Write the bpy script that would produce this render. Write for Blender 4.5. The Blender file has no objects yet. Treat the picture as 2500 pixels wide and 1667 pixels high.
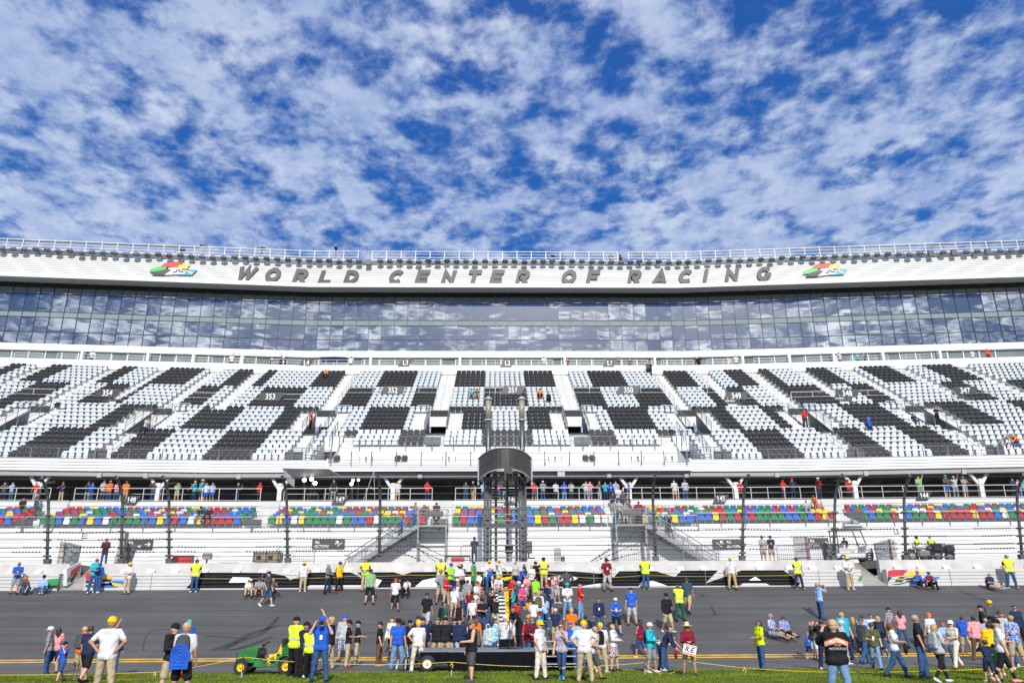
import bpy, math, random
import numpy as np
from mathutils import Vector, Matrix
random.seed(7)
R=math.radians
SC=bpy.context.scene
# ---------------- camera, sky, sun, exposure ----------------
F0=1944.; PW,PH=2500,1667
def _cam():
    p,y,r=R(19.15),R(1.25),R(-.36)
    fw=np.array([math.sin(y)*math.cos(p),math.cos(y)*math.cos(p),math.sin(p)])
    rt=np.array([math.cos(y),-math.sin(y),0.]); up=np.cross(rt,fw)
    rt2=rt*math.cos(r)+up*math.sin(r); return fw,rt2,np.cross(rt2,fw)
FW,RT,UP=_cam(); CO=np.array([0,0,1.7])
cd=bpy.data.cameras.new('camera'); cam=bpy.data.objects.new('camera',cd); SC.collection.objects.link(cam)
cd.sensor_width=36; cd.lens=F0/PW*36; cd.clip_start=.1; cd.clip_end=20000
cam.matrix_world=Matrix([[RT[0],UP[0],-FW[0],CO[0]],[RT[1],UP[1],-FW[1],CO[1]],[RT[2],UP[2],-FW[2],CO[2]],[0,0,0,1]])
SC.camera=cam
SUN_EL,SUN_AZ=32.,-4.
sd=bpy.data.lights.new('sun','SUN'); sd.energy=4.4; sd.angle=R(.5); sd.color=(1,.955,.88)
so=bpy.data.objects.new('sun',sd); SC.collection.objects.link(so)
TR=Vector((math.sin(R(SUN_AZ))*math.cos(R(SUN_EL)),math.cos(R(SUN_AZ))*math.cos(R(SUN_EL)),-math.sin(R(SUN_EL))))
so.rotation_euler=TR.to_track_quat('-Z','Y').to_euler()
w=bpy.data.worlds.new('World'); SC.world=w; w.use_nodes=True
def world():
    nt=w.node_tree; N=nt.nodes; L=nt.links; N.clear()
    out=N.new('ShaderNodeOutputWorld'); bg=N.new('ShaderNodeBackground'); bg.inputs[1].default_value=.1
    L.new(bg.outputs[0],out.inputs[0])
    sk=N.new('ShaderNodeTexSky'); sk.sky_type='NISHITA'; sk.sun_disc=False; sk.sun_elevation=R(SUN_EL)
    sk.sun_rotation=R(180+SUN_AZ); sk.altitude=0; sk.air_density=1; sk.dust_density=.4; sk.ozone_density=2.5
    hs=N.new('ShaderNodeHueSaturation'); hs.inputs['Saturation'].default_value=1.5; hs.inputs['Value'].default_value=1.15
    tn=N.new('ShaderNodeMix'); tn.data_type='RGBA'; tn.blend_type='MULTIPLY'; tn.inputs[0].default_value=1; tn.inputs[7].default_value=(.9,.9,1.1,1)
    L.new(sk.outputs[0],hs.inputs['Color']); L.new(hs.outputs[0],tn.inputs[6])
    tc=N.new('ShaderNodeTexCoord'); sp=N.new('ShaderNodeSeparateXYZ'); L.new(tc.outputs['Generated'],sp.inputs[0])
    def M(op,a,b=None,c=None,clamp=False):
        n=N.new('ShaderNodeMath'); n.operation=op; n.use_clamp=clamp
        for i,v in enumerate((a,b,c)):
            if v is None: continue
            if isinstance(v,(int,float)): n.inputs[i].default_value=v
            else: L.new(v,n.inputs[i])
        return n.outputs[0]
    z=M('ADD',M('MAXIMUM',sp.outputs[2],0.),.06)
    px=M('DIVIDE',sp.outputs[0],z); py=M('DIVIDE',sp.outputs[1],z)
    cb=N.new('ShaderNodeCombineXYZ'); L.new(px,cb.inputs[0]); L.new(py,cb.inputs[1])
    def noise(sc,det,ro,dist=0.,off=(0,0,0),sx=1.,sy=1.,rot=0.):
        mp=N.new('ShaderNodeMapping'); L.new(cb.outputs[0],mp.inputs[0]); mp.inputs['Location'].default_value=off
        mp.inputs['Scale'].default_value=(sx,sy,1); mp.inputs['Rotation'].default_value=(0,0,R(rot))
        n=N.new('ShaderNodeTexNoise'); n.inputs['Scale'].default_value=sc; n.inputs['Detail'].default_value=det
        n.inputs['Roughness'].default_value=ro; n.inputs['Distortion'].default_value=dist
        L.new(mp.outputs[0],n.inputs['Vector']); return n.outputs[0]
    gr=N.new('ShaderNodeValToRGB'); L.new(M('MAXIMUM',sp.outputs[2],0.),gr.inputs[0]); e=gr.color_ramp.elements
    e[0].position=.0; e[0].color=(1.6,3.0,6.0,1); e[1].position=.7; e[1].color=(.08,.85,3.9,1); e3=e.new(.35); e3.color=(.14,1.38,5.0,1)
    sky2=N.new('ShaderNodeMix'); sky2.data_type='RGBA'; sky2.inputs[0].default_value=.86; L.new(tn.outputs[2],sky2.inputs[6]); L.new(gr.outputs[0],sky2.inputs[7])
    big=noise(1.1,3,.5,.2,(3.3,1.2,0),1,1,20)
    mid=noise(8.4,6,.54,.1,(0,0,0),1.,.86,14)
    fine=noise(22,6,.60,.1,(5,2,0),1,.86,14)
    bias=M('ADD',M('MULTIPLY',M('ABSOLUTE',M('ADD',sp.outputs[0],-.08)),.20),M('MULTIPLY',M('SUBTRACT',.62,sp.outputs[2]),M('MULTIPLY',M('ADD',sp.outputs[1],-.15),M('ADD',M('MULTIPLY',sp.outputs[1],.13),.42))))
    v=M('ADD',M('ADD',M('ADD',M('MULTIPLY',mid,1.15),M('MULTIPLY',big,.7)),M('MULTIPLY',fine,.6)),bias)
    dens=N.new('ShaderNodeMapRange'); dens.interpolation_type='SMOOTHSTEP'; L.new(v,dens.inputs[0])
    dens.inputs[1].default_value=1.085; dens.inputs[2].default_value=1.46
    # haze: more cloud/white near the horizon
    hz=M('MULTIPLY',M('POWER',M('SUBTRACT',1.,M('MAXIMUM',sp.outputs[2],0.)),9.),.45)
    d2=M('ADD',M('MULTIPLY',dens.outputs[0],.86),.035)
    d3=M('MAXIMUM',d2,hz,clamp=True)
    # cloud body brightness: bright tops, grey-blue thick cores
    shade=noise(5.5,5,.6,.2,(9.4,4.1,0),1,.7,12)
    cr=N.new('ShaderNodeValToRGB'); L.new(M('ADD',M('MULTIPLY',shade,.6),M('MULTIPLY',fine,.4)),cr.inputs[0])
    e=cr.color_ramp.elements; e[0].position=.36; e[0].color=(3.0,4.2,7.2,1); e[1].position=.66; e[1].color=(6.5,7.35,9.0,1)
    mix=N.new('ShaderNodeMix'); mix.data_type='RGBA'; L.new(d3,mix.inputs[0]); L.new(sky2.outputs[2],mix.inputs[6]); L.new(cr.outputs[0],mix.inputs[7])
    # bright veil of cloud round the sun, behind the camera
    dt=N.new('ShaderNodeVectorMath'); dt.operation='DOT_PRODUCT'; L.new(tc.outputs['Generated'],dt.inputs[0]); dt.inputs[1].default_value=(-TR.x,-TR.y,-TR.z)
    g=M('MULTIPLY',M('POWER',M('MAXIMUM',dt.outputs['Value'],0.),55.),M('ADD',M('MULTIPLY',dens.outputs[0],5.),.0))
    g=M('ADD',g,M('MULTIPLY',M('MULTIPLY',M('POWER',M('MAXIMUM',dt.outputs['Value'],0.),4.),dens.outputs[0]),22.))
    ad=N.new('ShaderNodeMix'); ad.data_type='RGBA'; ad.blend_type='ADD'; ad.inputs[0].default_value=1
    gc=N.new('ShaderNodeCombineXYZ'); L.new(g,gc.inputs[0]); L.new(g,gc.inputs[1]); L.new(g,gc.inputs[2])
    L.new(mix.outputs[2],ad.inputs[6]); L.new(gc.outputs[0],ad.inputs[7])
    L.new(ad.outputs[2],bg.inputs[0])
world()
vs=SC.view_settings; vs.view_transform='Standard'; vs.look='None'; vs.exposure=0; vs.gamma=1; vs.use_curve_mapping=False
SC.render.engine='CYCLES'
SC.cycles.max_bounces=6; SC.cycles.diffuse_bounces=3; SC.cycles.glossy_bounces=3; SC.cycles.transparent_max_bounces=8
# ---------------- photo <-> world helpers (surveying only) ----------------
def ray(px,py): return FW+RT*(px-PW/2)/F0-UP*(py-PH/2)/F0
def atY(px,py,Y): r=ray(px,py); return CO+r*(Y/r[1])
def atP(px,py,d,fn):
    y=d
    for _ in range(6): q=atY(px,py,y); y=fn(q[0],d)
    return atY(px,py,y)
def proj(q):
    d=np.array(q)-CO; z=d@FW; return PW/2+F0*(d@RT)/z, PH/2-F0*(d@UP)/z
B0,BW,BZ=36.6,47.4,3.33     # bank foot, wall, rise
def gz(y): return 0. if y<B0 else (y-B0)*BZ/(BW-B0)
def ground(px,py):
    r=ray(px,py)
    if r[2]<0:
        t=-1.7/r[2]
        if r[1]*t<B0: return CO+r*t
    k=BZ/(BW-B0); t=(1.7+k*B0)/(k*r[1]-r[2]); return CO+r*t
S1,BX1=.088,22.6
def sh(x,d,S=S1,B=BX1): return d-S*max(0,abs(x)-B)
SL,BL=.04,20.
def shl(x,d): return sh(x,d,SL,BL)
def shf(x,d): return sh(x,d,S1,23.5)
KD=.6127
def deckhit(px,py,S=S1):
    r=ray(px,py); a,b=50.,140.
    f=lambda t:(1.7+r[2]*t)-(15.83+KD*(r[1]*t+S*max(0,abs(r[0]*t)-BX1)-68.5))
    fa=f(a)
    for _ in range(50):
        m=(a+b)/2
        if (f(m)>0)==(fa>0): a=m
        else: b=m
    p=r*a; return p[0],p[1]+S*max(0,abs(p[0])-BX1)
# ---------------- object helpers ----------------
COL=SC.collection
def tag(o,label=None,cat=None,group=None,kind=None):
    if label: o['label']=label
    if cat: o['category']=cat
    if group: o['group']=group
    if kind: o['kind']=kind
    return o
def empty(name,loc=(0,0,0),label=None,cat=None,group=None):
    o=bpy.data.objects.new(name,None); o.location=loc; o.empty_display_size=.2; COL.objects.link(o); return tag(o,label,cat,group)
def mesh_obj(name,me,parent=None,loc=None):
    o=bpy.data.objects.new(name,me); COL.objects.link(o)
    if parent is not None: o.parent=parent
    if loc is not None: o.location=loc
    return o
class MB:
    def __init__(s): s.v=[]; s.f=[]; s.m=[]; s.n=0
    def add(s,vs,fs,m=0):
        b=s.n; s.v.extend(vs); s.n+=len(vs)
        for f in fs: s.f.append([i+b for i in f]); s.m.append(m)
    def box(s,x0,x1,y0,y1,z0,z1,m=0):
        s.add([(x0,y0,z0),(x1,y0,z0),(x1,y1,z0),(x0,y1,z0),(x0,y0,z1),(x1,y0,z1),(x1,y1,z1),(x0,y1,z1)],
              [(0,3,2,1),(4,5,6,7),(0,1,5,4),(1,2,6,5),(2,3,7,6),(3,0,4,7)],m)
    def quad(s,a,b,c,d,m=0): s.add([a,b,c,d],[(0,1,2,3)],m)
    def strip(s,prof,xs,fn,m=0,closed=False,caps=False):
        n=len(prof); vs=[(x,fn(x,d),z) for x in xs for d,z in prof]; fs=[]
        for i in range(len(xs)-1):
            for j in range(n if closed else n-1):
                k=(j+1)%n; fs.append((i*n+j,(i+1)*n+j,(i+1)*n+k,i*n+k))
        if caps: fs.append(tuple(range(n))); fs.append(tuple((len(xs)-1)*n+j for j in reversed(range(n))))
        s.add(vs,fs,m)
    def tube(s,pts,r,n=6,m=0,cap=True):
        pts=[Vector(p) for p in pts]; rs=r if isinstance(r,(list,tuple)) else [r]*len(pts); vs=[]; fs=[]
        up=None
        for i,p in enumerate(pts):
            t=(pts[min(i+1,len(pts)-1)]-pts[max(i-1,0)]).normalized()
            if up is None: up=Vector((0,0,1)) if abs(t.z)<.9 else Vector((1,0,0))
            a=t.cross(up).normalized(); b=a.cross(t).normalized(); up=b if abs(b.dot(t))<.99 else up
            for k in range(n):
                q=2*math.pi*k/n+math.pi/n; vs.append(tuple(p+(a*math.cos(q)+b*math.sin(q))*rs[i]))
        for i in range(len(pts)-1):
            for k in range(n): fs.append((i*n+k,i*n+(k+1)%n,(i+1)*n+(k+1)%n,(i+1)*n+k))
        if cap: fs.append(tuple(reversed(range(n)))); fs.append(tuple((len(pts)-1)*n+k for k in range(n)))
        s.add(vs,fs,m)
    def bar(s,p,q,w,h=None,m=0):
        h=h or w; p,q=Vector(p),Vector(q); t=(q-p).normalized(); u=Vector((0,0,1)) if abs(t.z)<.95 else Vector((0,1,0))
        a=t.cross(u).normalized()*w/2; b=a.cross(t).normalized()*h/2
        vs=[tuple(c+i*a+j*b) for c in (p,q) for i,j in ((-1,-1),(1,-1),(1,1),(-1,1))]
        s.add(vs,[(3,2,1,0),(4,5,6,7),(0,1,5,4),(1,2,6,5),(2,3,7,6),(3,0,4,7)],m)
    def prism(s,poly,off,m=0):
        n=len(poly); o=Vector(off); vs=[tuple(p) for p in poly]+[tuple(Vector(p)+o) for p in poly]
        s.add(vs,[tuple(range(n)),tuple(reversed(range(n,2*n)))]+[(i,(i+1)%n,n+(i+1)%n,n+i) for i in range(n)],m)
    def lathe(s,c,prof,n=16,m=0,axis='z',arc=1.):
        vs=[];c=Vector(c)
        for r,z in prof:
            for k in range(n):
                q=2*math.pi*k/n
                e={'z':(r*math.cos(q),r*math.sin(q),z),'y':(r*math.cos(q),z,r*math.sin(q)),'x':(z,r*math.cos(q),r*math.sin(q))}[axis]
                vs.append(tuple(c+Vector(e)))
        fs=[(i*n+k,i*n+(k+1)%n,(i+1)*n+(k+1)%n,(i+1)*n+k) for i in range(len(prof)-1) for k in range(n)]
        s.add(vs,fs,m)
    def sphere(s,c,r,n=8,m=0):
        rx,ry,rz=r if isinstance(r,(tuple,list)) else (r,r,r); h=n//2+1
        vs=[(c[0]+rx*math.sin(math.pi*i/h)*math.cos(2*math.pi*k/n),c[1]+ry*math.sin(math.pi*i/h)*math.sin(2*math.pi*k/n),c[2]+rz*math.cos(math.pi*i/h)) for i in range(h+1) for k in range(n)]
        s.add(vs,[(i*n+k,(i+1)*n+k,(i+1)*n+(k+1)%n,i*n+(k+1)%n) for i in range(h) for k in range(n)],m)
    def mesh(s,name,mats,smooth=False):
        me=bpy.data.meshes.new(name); me.from_pydata([tuple(map(float,v)) for v in s.v],[],s.f)
        for m in (mats if isinstance(mats,(list,tuple)) else [mats]): me.materials.append(m)
        me.polygons.foreach_set('material_index',s.m)
        if smooth: me.polygons.foreach_set('use_smooth',[True]*len(s.f))
        me.update(); return me
    def build(s,name,mats,parent=None,smooth=False,loc=None):
        return mesh_obj(name,s.mesh(name,mats,smooth),parent,loc)
def comps(b):
    par=list(range(b.n))
    def fd(i):
        while par[i]!=i: par[i]=par[par[i]]; i=par[i]
        return i
    for f in b.f:
        r=fd(f[0])
        for i in f[1:]: par[fd(i)]=r
    G={}
    for f,m in zip(b.f,b.m): G.setdefault(fd(f[0]),[]).append((f,m))
    out=[]
    for fs in G.values():
        q=MB(); mp={}
        for f,m in fs:
            for i in f:
                if i not in mp: mp[i]=len(mp); q.v.append(b.v[i])
            q.f.append([mp[i] for i in f]); q.m.append(m)
        q.n=len(q.v); out.append(q)
    return out
MATS={}
def mat(name,col,rough=.6,var=.12,scale=3.,metal=0.,bump=0.,det=4,spec=None,stretch=None,emit=None):
    if name in MATS: return MATS[name]
    m=bpy.data.materials.new(name); m.use_nodes=True; nt=m.node_tree; N=nt.nodes; L=nt.links
    b=N['Principled BSDF']; b.inputs['Roughness'].default_value=rough; b.inputs['Metallic'].default_value=metal
    if spec is not None: b.inputs['Specular IOR Level'].default_value=spec
    tc=N.new('ShaderNodeTexCoord'); mp=N.new('ShaderNodeMapping'); L.new(tc.outputs['Object'],mp.inputs[0])
    if stretch: mp.inputs['Scale'].default_value=stretch
    n=N.new('ShaderNodeTexNoise'); n.inputs['Scale'].default_value=scale; n.inputs['Detail'].default_value=det; L.new(mp.outputs[0],n.inputs['Vector'])
    r=N.new('ShaderNodeMapRange'); L.new(n.outputs[0],r.inputs[0]); r.inputs[1].default_value=.25; r.inputs[2].default_value=.75
    r.inputs[3].default_value=1-var; r.inputs[4].default_value=1+var*.6
    mx=N.new('ShaderNodeVectorMath'); mx.operation='SCALE'; mx.inputs[0].default_value=col[:3]; L.new(r.outputs[0],mx.inputs['Scale'])
    L.new(mx.outputs[0],b.inputs['Base Color'])
    if bump:
        bp=N.new('ShaderNodeBump'); bp.inputs['Strength'].default_value=bump; bp.inputs['Distance'].default_value=.02
        L.new(n.outputs[0],bp.inputs['Height']); L.new(bp.outputs[0],b.inputs['Normal'])
    if emit: b.inputs['Emission Color'].default_value=(*col[:3],1); b.inputs['Emission Strength'].default_value=emit
    MATS[name]=m; return m
def srgb(h):
    h=h.lstrip('#'); return tuple((c/12.92 if c<=.04045 else ((c+.055)/1.055)**2.4) for c in (int(h[i:i+2],16)/255 for i in (0,2,4)))
WHITE=mat('white_paint',(.66,.66,.655),.5,.06,.6)
WHITE2=mat('white_cladding',(.63,.63,.63),.5,.05,.25)
STEP=mat('painted_step',(.53,.53,.52),.6,.12,1.2)
CONC=mat('concrete',(.34,.32,.29),.85,.25,1.5,bump=.3)
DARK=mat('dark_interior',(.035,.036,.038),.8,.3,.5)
DGREY=mat('dark_grey_metal',(.085,.09,.095),.45,.15,4,metal=.3)
GREY=mat('galvanised_steel',(.27,.28,.28),.4,.2,6,metal=.6)
LGREY=mat('grey_paint',(.36,.37,.38),.5,.1,1)
BEAM=mat('beam_paint',(.30,.31,.32),.6,.1,1)
BLACK=mat('black_paint',(.016,.016,.018),.4,.2,3)
SIGNK=mat('sign_black',(.045,.045,.048),.45,.1,2)
SIGNW=mat('sign_white',(.82,.82,.82),.5,.03,2)
YEL=mat('yellow_rope_fibre',(.72,.55,.06),.6,.15,20)
RED=mat('red_paint',(.55,.03,.035),.4,.08,3)
GREEN=mat('green_paint',(.03,.30,.08),.4,.08,3)
LGREEN=mat('light_green_paint',(.06,.45,.09),.4,.08,3)
BLUE=mat('blue_paint',(.02,.16,.55),.4,.08,3)
CYAN=mat('cyan_paint',(.02,.32,.60),.4,.08,3)
YELL=mat('yellow_paint',(.80,.55,.02),.4,.08,3)
def text(name,s,h,mat_,origin,xdir,ydir,parent=None,ext=.004,bold=0.,shear=0.,sx=1.,align='CENTER',space=1.,label=None):
    cu=bpy.data.curves.new(name,'FONT'); cu.body=s; cu.size=1; cu.extrude=0; cu.offset=bold; cu.shear=shear; cu.align_x=align; cu.space_character=space; cu.resolution_u=3
    o=bpy.data.objects.new(name,cu); COL.objects.link(o); dg=bpy.context.evaluated_depsgraph_get(); me=bpy.data.meshes.new_from_object(o.evaluated_get(dg))
    bpy.data.objects.remove(o); bpy.data.curves.remove(cu)
    X=Vector(xdir).normalized(); Y=Vector(ydir).normalized(); Z=X.cross(Y); k=h/.72
    M=Matrix.Identity(4)
    for i in range(3): M[i][0]=X[i]*k*sx; M[i][1]=Y[i]*k; M[i][2]=Z[i]; M[i][3]=origin[i]
    me.transform(M)
    # give the outline its thickness
    import bmesh
    bm=bmesh.new(); bm.from_mesh(me); r=bmesh.ops.extrude_face_region(bm,geom=bm.faces[:]); vs=[g for g in r['geom'] if isinstance(g,bmesh.types.BMVert)]
    bmesh.ops.translate(bm,verts=vs,vec=Z*ext); bm.to_mesh(me); bm.free()
    me.materials.clear(); me.materials.append(mat_); me.name=name
    return mesh_obj(name,me,parent)
# ---------------- ground, track, grass ----------------
def asphalt(name,c1,c2,spk):
    m=bpy.data.materials.new(name); m.use_nodes=True; nt=m.node_tree; N=nt.nodes; L=nt.links; b=N['Principled BSDF']; b.inputs['Roughness'].default_value=.82
    tc=N.new('ShaderNodeTexCoord'); mp=N.new('ShaderNodeMapping'); L.new(tc.outputs['Object'],mp.inputs[0]); mp.inputs['Scale'].default_value=(.05,1.5,1.5)
    n=N.new('ShaderNodeTexNoise'); n.inputs['Scale'].default_value=1.; n.inputs['Detail'].default_value=5; n.inputs['Roughness'].default_value=.65; L.new(mp.outputs[0],n.inputs['Vector'])
    n2=N.new('ShaderNodeTexNoise'); n2.inputs['Scale'].default_value=45; n2.inputs['Detail'].default_value=2; L.new(tc.outputs['Object'],n2.inputs['Vector'])
    n3=N.new('ShaderNodeTexNoise'); n3.inputs['Scale'].default_value=.35; n3.inputs['Detail'].default_value=5; L.new(tc.outputs['Object'],n3.inputs['Vector'])
    a=N.new('ShaderNodeMath'); a.operation='MULTIPLY_ADD'; L.new(n.outputs[0],a.inputs[0]); a.inputs[1].default_value=.6
    a2=N.new('ShaderNodeMath'); a2.operation='MULTIPLY'; L.new(n3.outputs[0],a2.inputs[0]); a2.inputs[1].default_value=.4; L.new(a2.outputs[0],a.inputs[2])
    cr=N.new('ShaderNodeValToRGB'); L.new(a.outputs[0],cr.inputs[0]); e=cr.color_ramp.elements; e[0].position=.36; e[0].color=(*c1,1); e[1].position=.64; e[1].color=(*c2,1)
    mr=N.new('ShaderNodeMapRange'); L.new(n2.outputs[0],mr.inputs[0]); mr.inputs[3].default_value=1-spk; mr.inputs[4].default_value=1+spk
    v=N.new('ShaderNodeVectorMath'); v.operation='SCALE'; L.new(cr.outputs[0],v.inputs[0]); L.new(mr.outputs[0],v.inputs['Scale']); L.new(v.outputs[0],b.inputs['Base Color'])
    bp=N.new('ShaderNodeBump'); bp.inputs['Strength'].default_value=.35; bp.inputs['Distance'].default_value=.01; L.new(n2.outputs[0],bp.inputs['Height']); L.new(bp.outputs[0],b.inputs['Normal'])
    return m
ASPH=asphalt('track_asphalt',(.058,.057,.056),(.098,.096,.093),.45)
ASPH2=asphalt('apron_asphalt',(.075,.072,.068),(.13,.125,.118),.3)
def grassmat():
    m=bpy.data.materials.new('grass'); m.use_nodes=True; nt=m.node_tree; N=nt.nodes; L=nt.links; b=N['Principled BSDF']; b.inputs['Roughness'].default_value=.9; b.inputs['Specular IOR Level'].default_value=.15
    tc=N.new('ShaderNodeTexCoord'); n=N.new('ShaderNodeTexNoise'); n.inputs['Scale'].default_value=1.6; n.inputs['Detail'].default_value=8; n.inputs['Roughness'].default_value=.7; L.new(tc.outputs['Object'],n.inputs['Vector'])
    cr=N.new('ShaderNodeValToRGB'); L.new(n.outputs[0],cr.inputs[0]); e=cr.color_ramp.elements; e[0].position=.3; e[0].color=(.035,.060,.008,1); e[1].position=.7; e[1].color=(.135,.165,.018,1)
    L.new(cr.outputs[0],b.inputs['Base Color']); return m
GRASS=grassmat()
X0,X1=-140,140
b=MB(); b.strip([(-4000,-.06),(6000,-.06)],[-6000,6000],lambda x,d:d); tag(b.build('ground',mat('infield_ground',(.07,.12,.02),.95,.3,.05)),kind='structure')
b=MB(); b.strip([(-60,0),(29.5,0)],[X0,X1],lambda x,d:d); tag(b.build('grass_verge',GRASS),kind='structure')
b=MB(); b.strip([(29.5,-.02),(29.5,.015),(36.6,.02)],[X0,X1],lambda x,d:d); tag(b.build('track_apron',ASPH2),kind='structure')
b=MB(); b.strip([(36.6,.02),(37.2,gz(37.2)+.012)]+[(y,gz(y)) for y in (39.5,42,45,47.4)]+[(49,gz(49))],[X0,X1],lambda x,d:d); tag(b.build('banked_track',ASPH),kind='structure')
b=MB()
for a,c in ((36.66,36.81),(36.92,37.06)):
    n=70
    for i in range(n):
        xa=-70+i*2; 
        za,zc=[.02+(gz(37.2)-.008)*(q-36.6)/.6+.006 for q in (a,c)]; b.quad((xa,a,za),(xa+2,a,za),(xa+2,c,zc),(xa,c,zc))
tag(b.build('double_yellow_line',mat('worn_yellow_line',(.62,.36,.045),.7,.35,1.8,det=8)),kind='structure')
# grass blades
def blades():
    rng=np.random.default_rng(3); n=60000
    y=20+9.5*rng.random(n)**.8; x=(rng.random(n)-.5)*2*(y*.66+1); h=.025+.04*rng.random(n); a=rng.random(n)*math.pi; w_=.008+.010*rng.random(n)
    dx=np.cos(a)*w_; dy=np.sin(a)*w_; lx=(rng.random(n)-.5)*.04; ly=(rng.random(n)-.5)*.04
    V=np.stack([np.stack([x-dx,y-dy,0*x],1),np.stack([x+dx,y+dy,0*x],1),np.stack([x+lx,y+ly,h],1)],1).reshape(-1,3)
    me=bpy.data.meshes.new('grass'); me.from_pydata(V.tolist(),[],np.arange(3*n).reshape(n,3).tolist()); me.materials.append(mat('grass_blade',(.15,.20,.018),.75,.6,.7,det=8,spec=.15)); 
    tag(mesh_obj('grass',me),'mown green grass along the edge of the track apron','grass',kind='stuff')
blades()
# skid marks: worn rubber, thin sheets on the asphalt
def ribbon(b,pts,w0,lift=.008):
    P=[ground(*p) for p in pts]
    # smooth
    Q=[]
    for i in range(len(P)-1):
        p0=P[max(i-1,0)];p1=P[i];p2=P[i+1];p3=P[min(i+2,len(P)-1)]
        for k in range(6):
            t=k/6; Q.append(.5*((2*p1)+(-p0+p2)*t+(2*p0-5*p1+4*p2-p3)*t*t+(-p0+3*p1-3*p2+p3)*t**3))
    Q.append(P[-1]); V=[];n=len(Q)
    for i,q in enumerate(Q):
        t=Q[min(i+1,n-1)]-Q[max(i-1,0)]; t=t/ (np.linalg.norm(t)+1e-9); a=np.array([t[1],-t[0],0]); a/=np.linalg.norm(a)+1e-9
        ww=w0*(.35+.65*math.sin(math.pi*min(max((i+.5)/n,0),1))**.5)/2
        for s_ in (-1,1):
            c=q+a*s_*ww; z=gz(c[1]) if c[1]>B0+1.3 else (.02 if c[1]<B0 else max(.02,gz(c[1])))
            V.append((c[0],c[1],z+lift))
    b.add(V,[(2*i,2*i+1,2*i+3,2*i+2) for i in range(n-1)])
b=MB()
A=lambda x,y:(x/3.675,1280+y/3.675)
for pts,w0 in [([A(1760,1200),A(1870,1140),A(2100,1060),A(2250,980),A(2500,905)],.35),([A(1870,1230),A(1960,1150),A(2170,1040),(640,1545),(680,1505)],.30),
    ([A(1820,1003),A(1950,1003),A(2080,1010),A(2150,1030)],.10),([A(1540,935),A(1350,960),A(1290,1070),A(1310,1160),A(1430,1210)],.06),
    ([(520,1597),(600,1578),(665,1553)],.30),([(500,1620),(530,1612),(560,1597)],.25),
    ([(2330,1437),(2360,1450),(2400,1466),(2420,1474)],.06),([(2340,1437),(2372,1451),(2410,1466),(2430,1474)],.05),([(1735,1479),(1742,1490),(1747,1502)],.12),([(1712,1451),(1720,1454)],.2),([(620,1478),(700,1452)],.05),([(0,1591),(80,1586),(170,1585)],.05),([(800,1560),(900,1545),(1010,1535)],.05)]:
    ribbon(b,pts,w0)
tag(b.build('skid_marks',mat('rubber_mark',(.042,.041,.041),.75,.4,1.5,det=6)),kind='structure')
# expansion seams / groove lines along the bank
b=MB()
for y,w_ in ((38.9,.05),(41.3,.04),(43.6,.04),(45.6,.05),(46.9,.06)):
    b.quad((X0,y,gz(y)+.004),(X1,y,gz(y)+.004),(X1,y+w_,gz(y+w_)+.004),(X0,y+w_,gz(y+w_)+.004))
tag(b.build('asphalt_seams',mat('seam',(.045,.044,.043),.8,.5,.4)),kind='structure')
# start / finish line
def finish():
    r=empty('start_finish_line',(0,0,0)); 
    xl,xr=atY(1200,1520,42.5)[0],atY(1234,1520,42.5)[0]
    k=MB(); wt=MB(); ye=MB(); n=28; y0,y1=38.3,47.2; dy=(y1-y0)/n; cw=(xr-xl)/2
    wt.quad((xl,y0,gz(y0)+.006),(xr,y0,gz(y0)+.006),(xr,y1,gz(y1)+.006),(xl,y1,gz(y1)+.006))
    for i in range(n):
        for j in range(2):
            if (i+j)%2: 
                a=y0+i*dy; c=a+dy; k.quad((xl+j*cw,a,gz(a)+.012),(xl+j*cw+cw,a,gz(a)+.012),(xl+j*cw+cw,c,gz(c)+.012),(xl+j*cw,c,gz(c)+.012))
    ye.quad((xr,y0+4,gz(y0+4)+.01),(xr+.25,y0+4,gz(y0+4)+.01),(xr+.25,y1,gz(y1)+.01),(xr,y1,gz(y1)+.01))
    for m_,nm,mm in ((wt,'white_line',SIGNW),(k,'black_checks',BLACK),(ye,'yellow_stripe',YELL)): m_.build(nm,mm,r)
    r['kind']='structure'
finish()
# ---------------- track wall (soft barrier in front of concrete) ----------------
def WX(px,py=1415,y=BW): return float(atY(px,py,y)[0])
def wallpoly(b,pts,m=0,off=.012,th=.008):
    P=[]
    for p in pts:
        q=atY(p[0],p[1],BW-off); P.append((q[0],BW-off,q[2]))
    b.prism(P,(0,-th,0),m)
GAPS=[(WX(147),WX(207)),(WX(2105),WX(2167))]
TW=empty('track_wall',(0,BW,3.33),'long white barrier wall with black painted lettering along the banked track','wall')
def tw(b,name,m): 
    o=b.build(name,m,TW); o.location=(0,-BW,-3.33); return o
def segs(x0,x1): 
    out=[];a=x0
    for g0,g1 in GAPS: out.append((a,g0)); a=g1
    out.append((a,x1)); return out
b=MB(); g=MB(); cw=MB(); wd=MB()
for a,c in segs(X0,X1):
    b.box(a,c,BW,BW+.55,3.2,4.25)
    for i in range(1,5):
        z=3.34+i*.185; g.box(a,c,BW-.024,BW,z,z+.010)
    cw.box(a,c,BW+.75,BW+1.15,3.2,4.82)
x=-62.
while x<62:
    x+=1.62+.25*math.sin(x)
    if any(g0-.6<x<g1+.3 for g0,g1 in GAPS): continue
    wd.add([(x,BW+.42,4.25),(x+.42,BW+.42,4.25),(x+.42,BW+.74,4.25),(x,BW+.74,4.25),(x,BW+.74,4.50),(x+.42,BW+.74,4.50)],[(0,1,5,4),(0,4,3),(1,2,5),(3,4,5,2),(0,3,2,1)])
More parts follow.
